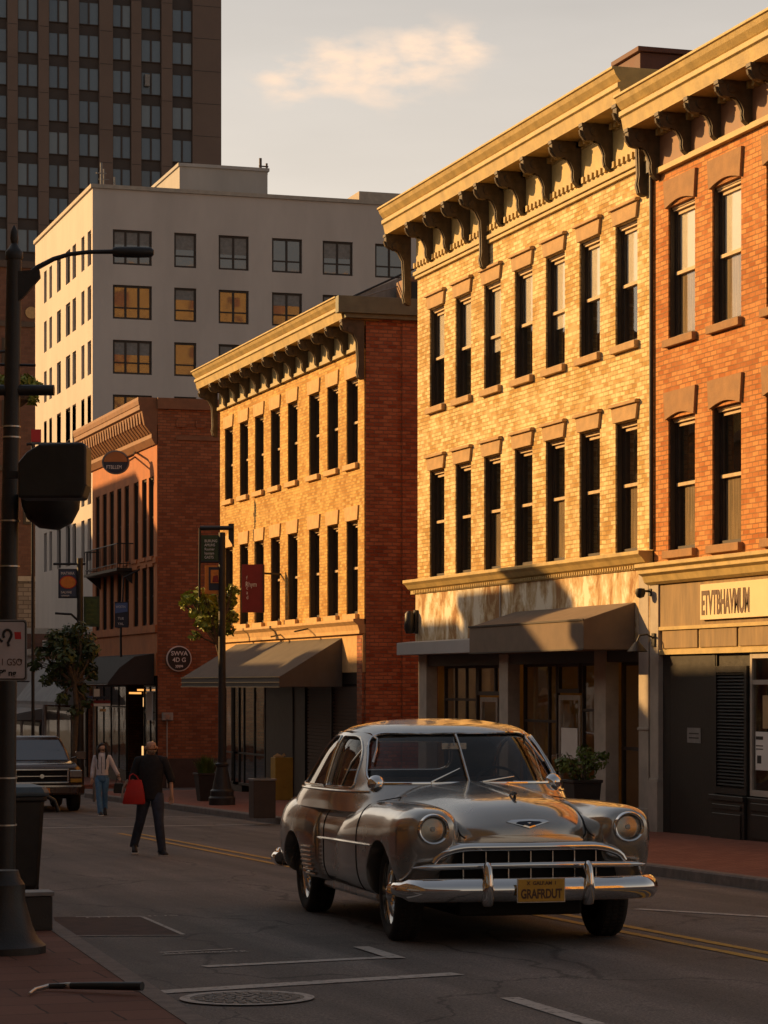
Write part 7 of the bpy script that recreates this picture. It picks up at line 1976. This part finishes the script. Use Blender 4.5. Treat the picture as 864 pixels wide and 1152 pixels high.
# ================================================================== PICKUP
tpx = gnd(60, 913)
TR = thing('pickup_truck', 'dark brown pickup facing the camera, half behind the traffic pole', 'truck', (9.72, 57.3, gz(57.3)), R(0))
ORG[TR.name] = Vector((0, 0, 0))
TR.rotation_euler = (math.atan(-SLOPE), 0, R(-3)); TR.scale = (.97,) * 3
TP = paint('dark brown metallic paint', (.085, .050, .034), .25, .5)
hw = .98
def cx8(w, z0, z1, y, r=.11, tw=None):
    tw = tw or w - .04
    return [(-w, y, z0), (-w, y, z0 + (z1 - z0) * .6), (-tw, y, z1 - r), (-tw + r, y, z1), (tw - r, y, z1), (tw, y, z1 - r), (w, y, z0 + (z1 - z0) * .6), (w, y, z0)]
MB().loft([cx8(hw - .08, .62, 1.02, -.88), cx8(hw - .02, .50, 1.08, -.80), cx8(hw, .45, 1.13, -.5), cx8(hw, .45, 1.17, .6), cx8(hw, .42, 1.18, .75), cx8(hw, .42, 1.18, 2.4), cx8(hw, .45, 1.15, 4.4)]).build('body', TP, TR, local=True, smooth=True, angle=35)
MB().loft([[(-w, y, z) if q == 0 else (w, y, z) for q in (0,)] for w, y, z in ()]) if False else None
cab = [[(-.86, .62, 1.15), (.86, .62, 1.15), (.86, 2.45, 1.15), (-.86, 2.45, 1.15)], [(-.80, .92, 1.42), (.80, .92, 1.42), (.80, 2.42, 1.42), (-.80, 2.42, 1.42)], [(-.68, 1.18, 1.70), (.68, 1.18, 1.70), (.70, 2.35, 1.70), (-.70, 2.35, 1.70)], [(-.60, 1.32, 1.76), (.60, 1.32, 1.76), (.62, 2.25, 1.76), (-.62, 2.25, 1.76)]]
MB().loft(cab).build('cab', TP, TR, local=True, bevel=.03, smooth=True, angle=35)
def cabf(x, z):
    y = .62 + (z - 1.15) / (1.42 - 1.15) * .30 if z < 1.42 else .92 + (z - 1.42) / .28 * .26
    return (x, y - .012, z)
MB().add([cabf(-.78, 1.19), cabf(.78, 1.19), cabf(.735, 1.42), cabf(.635, 1.66), cabf(-.635, 1.66), cabf(-.735, 1.42)], [(0, 1, 2, 5), (5, 2, 3, 4)]).build('windscreen', M['pane_grey'], TR, local=True)
TCH = CHROME2
mb = MB(); mb.box(-.62, .62, -.925, -.89, .66, .70).box(-.62, .62, -.925, -.89, .96, 1.0).box(-.62, -.58, -.924, -.89, .70, .96).box(.58, .62, -.924, -.89, .70, .96)
gr = mb.build('grille', TCH, TR, local=True, bevel=.01)
MB().box(-.58, .58, -.90, -.88, .70, .96).build('grille_shade_sheet', CAVITY, gr, local=True)
MB().lathe([(.001, 0), (.05, 0), (.05, -.02), (.001, -.02)], (0, -.905, .83), 16, 'y').box(-.57, .57, -.912, -.902, .82, .84).build('badge', TCH, gr, local=True)
mb = MB(); mb.loft([[(-1.0, -.95 + .14, z) if x < -.9 else (x, y, z) for x, y in ((-1.0, -.80), (-.85, -1.0), (.85, -1.0), (1.0, -.80), (1.0, -.6), (-1.0, -.6))] for z in (.40, .62)])
mb.build('bumper', TP, TR, local=True, bevel=.04)
MB().box(-.9, .9, -1.012, -.999, .58, .62).build('bumper_strip', TCH, TR, local=True)
MB().box(-.17, .17, -1.01, -1.002, .44, .56).build('licence_plate', M['ochre'], TR, local=True)
for s_ in (-1, 1):
    h = MB().box(min(s_ * .64, s_ * .93), max(s_ * .64, s_ * .93), -.90, -.80, .80, .97).build('headlight', TCH, TR, local=True, bevel=.02)
    MB().box(min(s_ * .66, s_ * .91), max(s_ * .66, s_ * .91), -.91, -.90, .82, .95).build('lens', M['steel_grey'], h, local=True)
    MB().box(min(s_ * .66, s_ * .93), max(s_ * .66, s_ * .93), -.90, -.80, .68, .77).build('indicator', M['yellow_cab'], TR, local=True, bevel=.01)
    m_ = MB().box(min(s_ * 1.0, s_ * 1.24), max(s_ * 1.0, s_ * 1.24), .72, .84, 1.20, 1.38).tube([(s_ * .9, .8, 1.22), (s_ * 1.05, .78, 1.26)], .02, 6).build('wing_mirror', TP, TR, local=True, bevel=.03)
    for y in (0, 3.3):
        w = MB().lathe([(.22, -.12), (.34, -.13), (.38, -.09), (.385, 0), (.38, .09), (.34, .13), (.22, .12)], (0, 0, 0), 32, 'x').build('wheel', RUBBER, TR, local=True, smooth=True)
        w.location = (s_ * .84, y, .385)
        MB().lathe([(.22, s_ * .12), (.18, s_ * .08), (.05, s_ * .11), (.001, s_ * .11)], (0, 0, 0), 20, 'x').build('rim', TCH, w, local=True)
MB().box(-.70, .70, -.5, 4.2, .30, .50).build('chassis', SEAM, TR, local=True)
MB().box(-.85, .85, 2.5, 4.35, 1.152, 1.19).build('tonneau_cover', M['ink'], TR, local=True)

# every Empty-based thing reads as one object; sun and sky light it, beside the small glowing parts
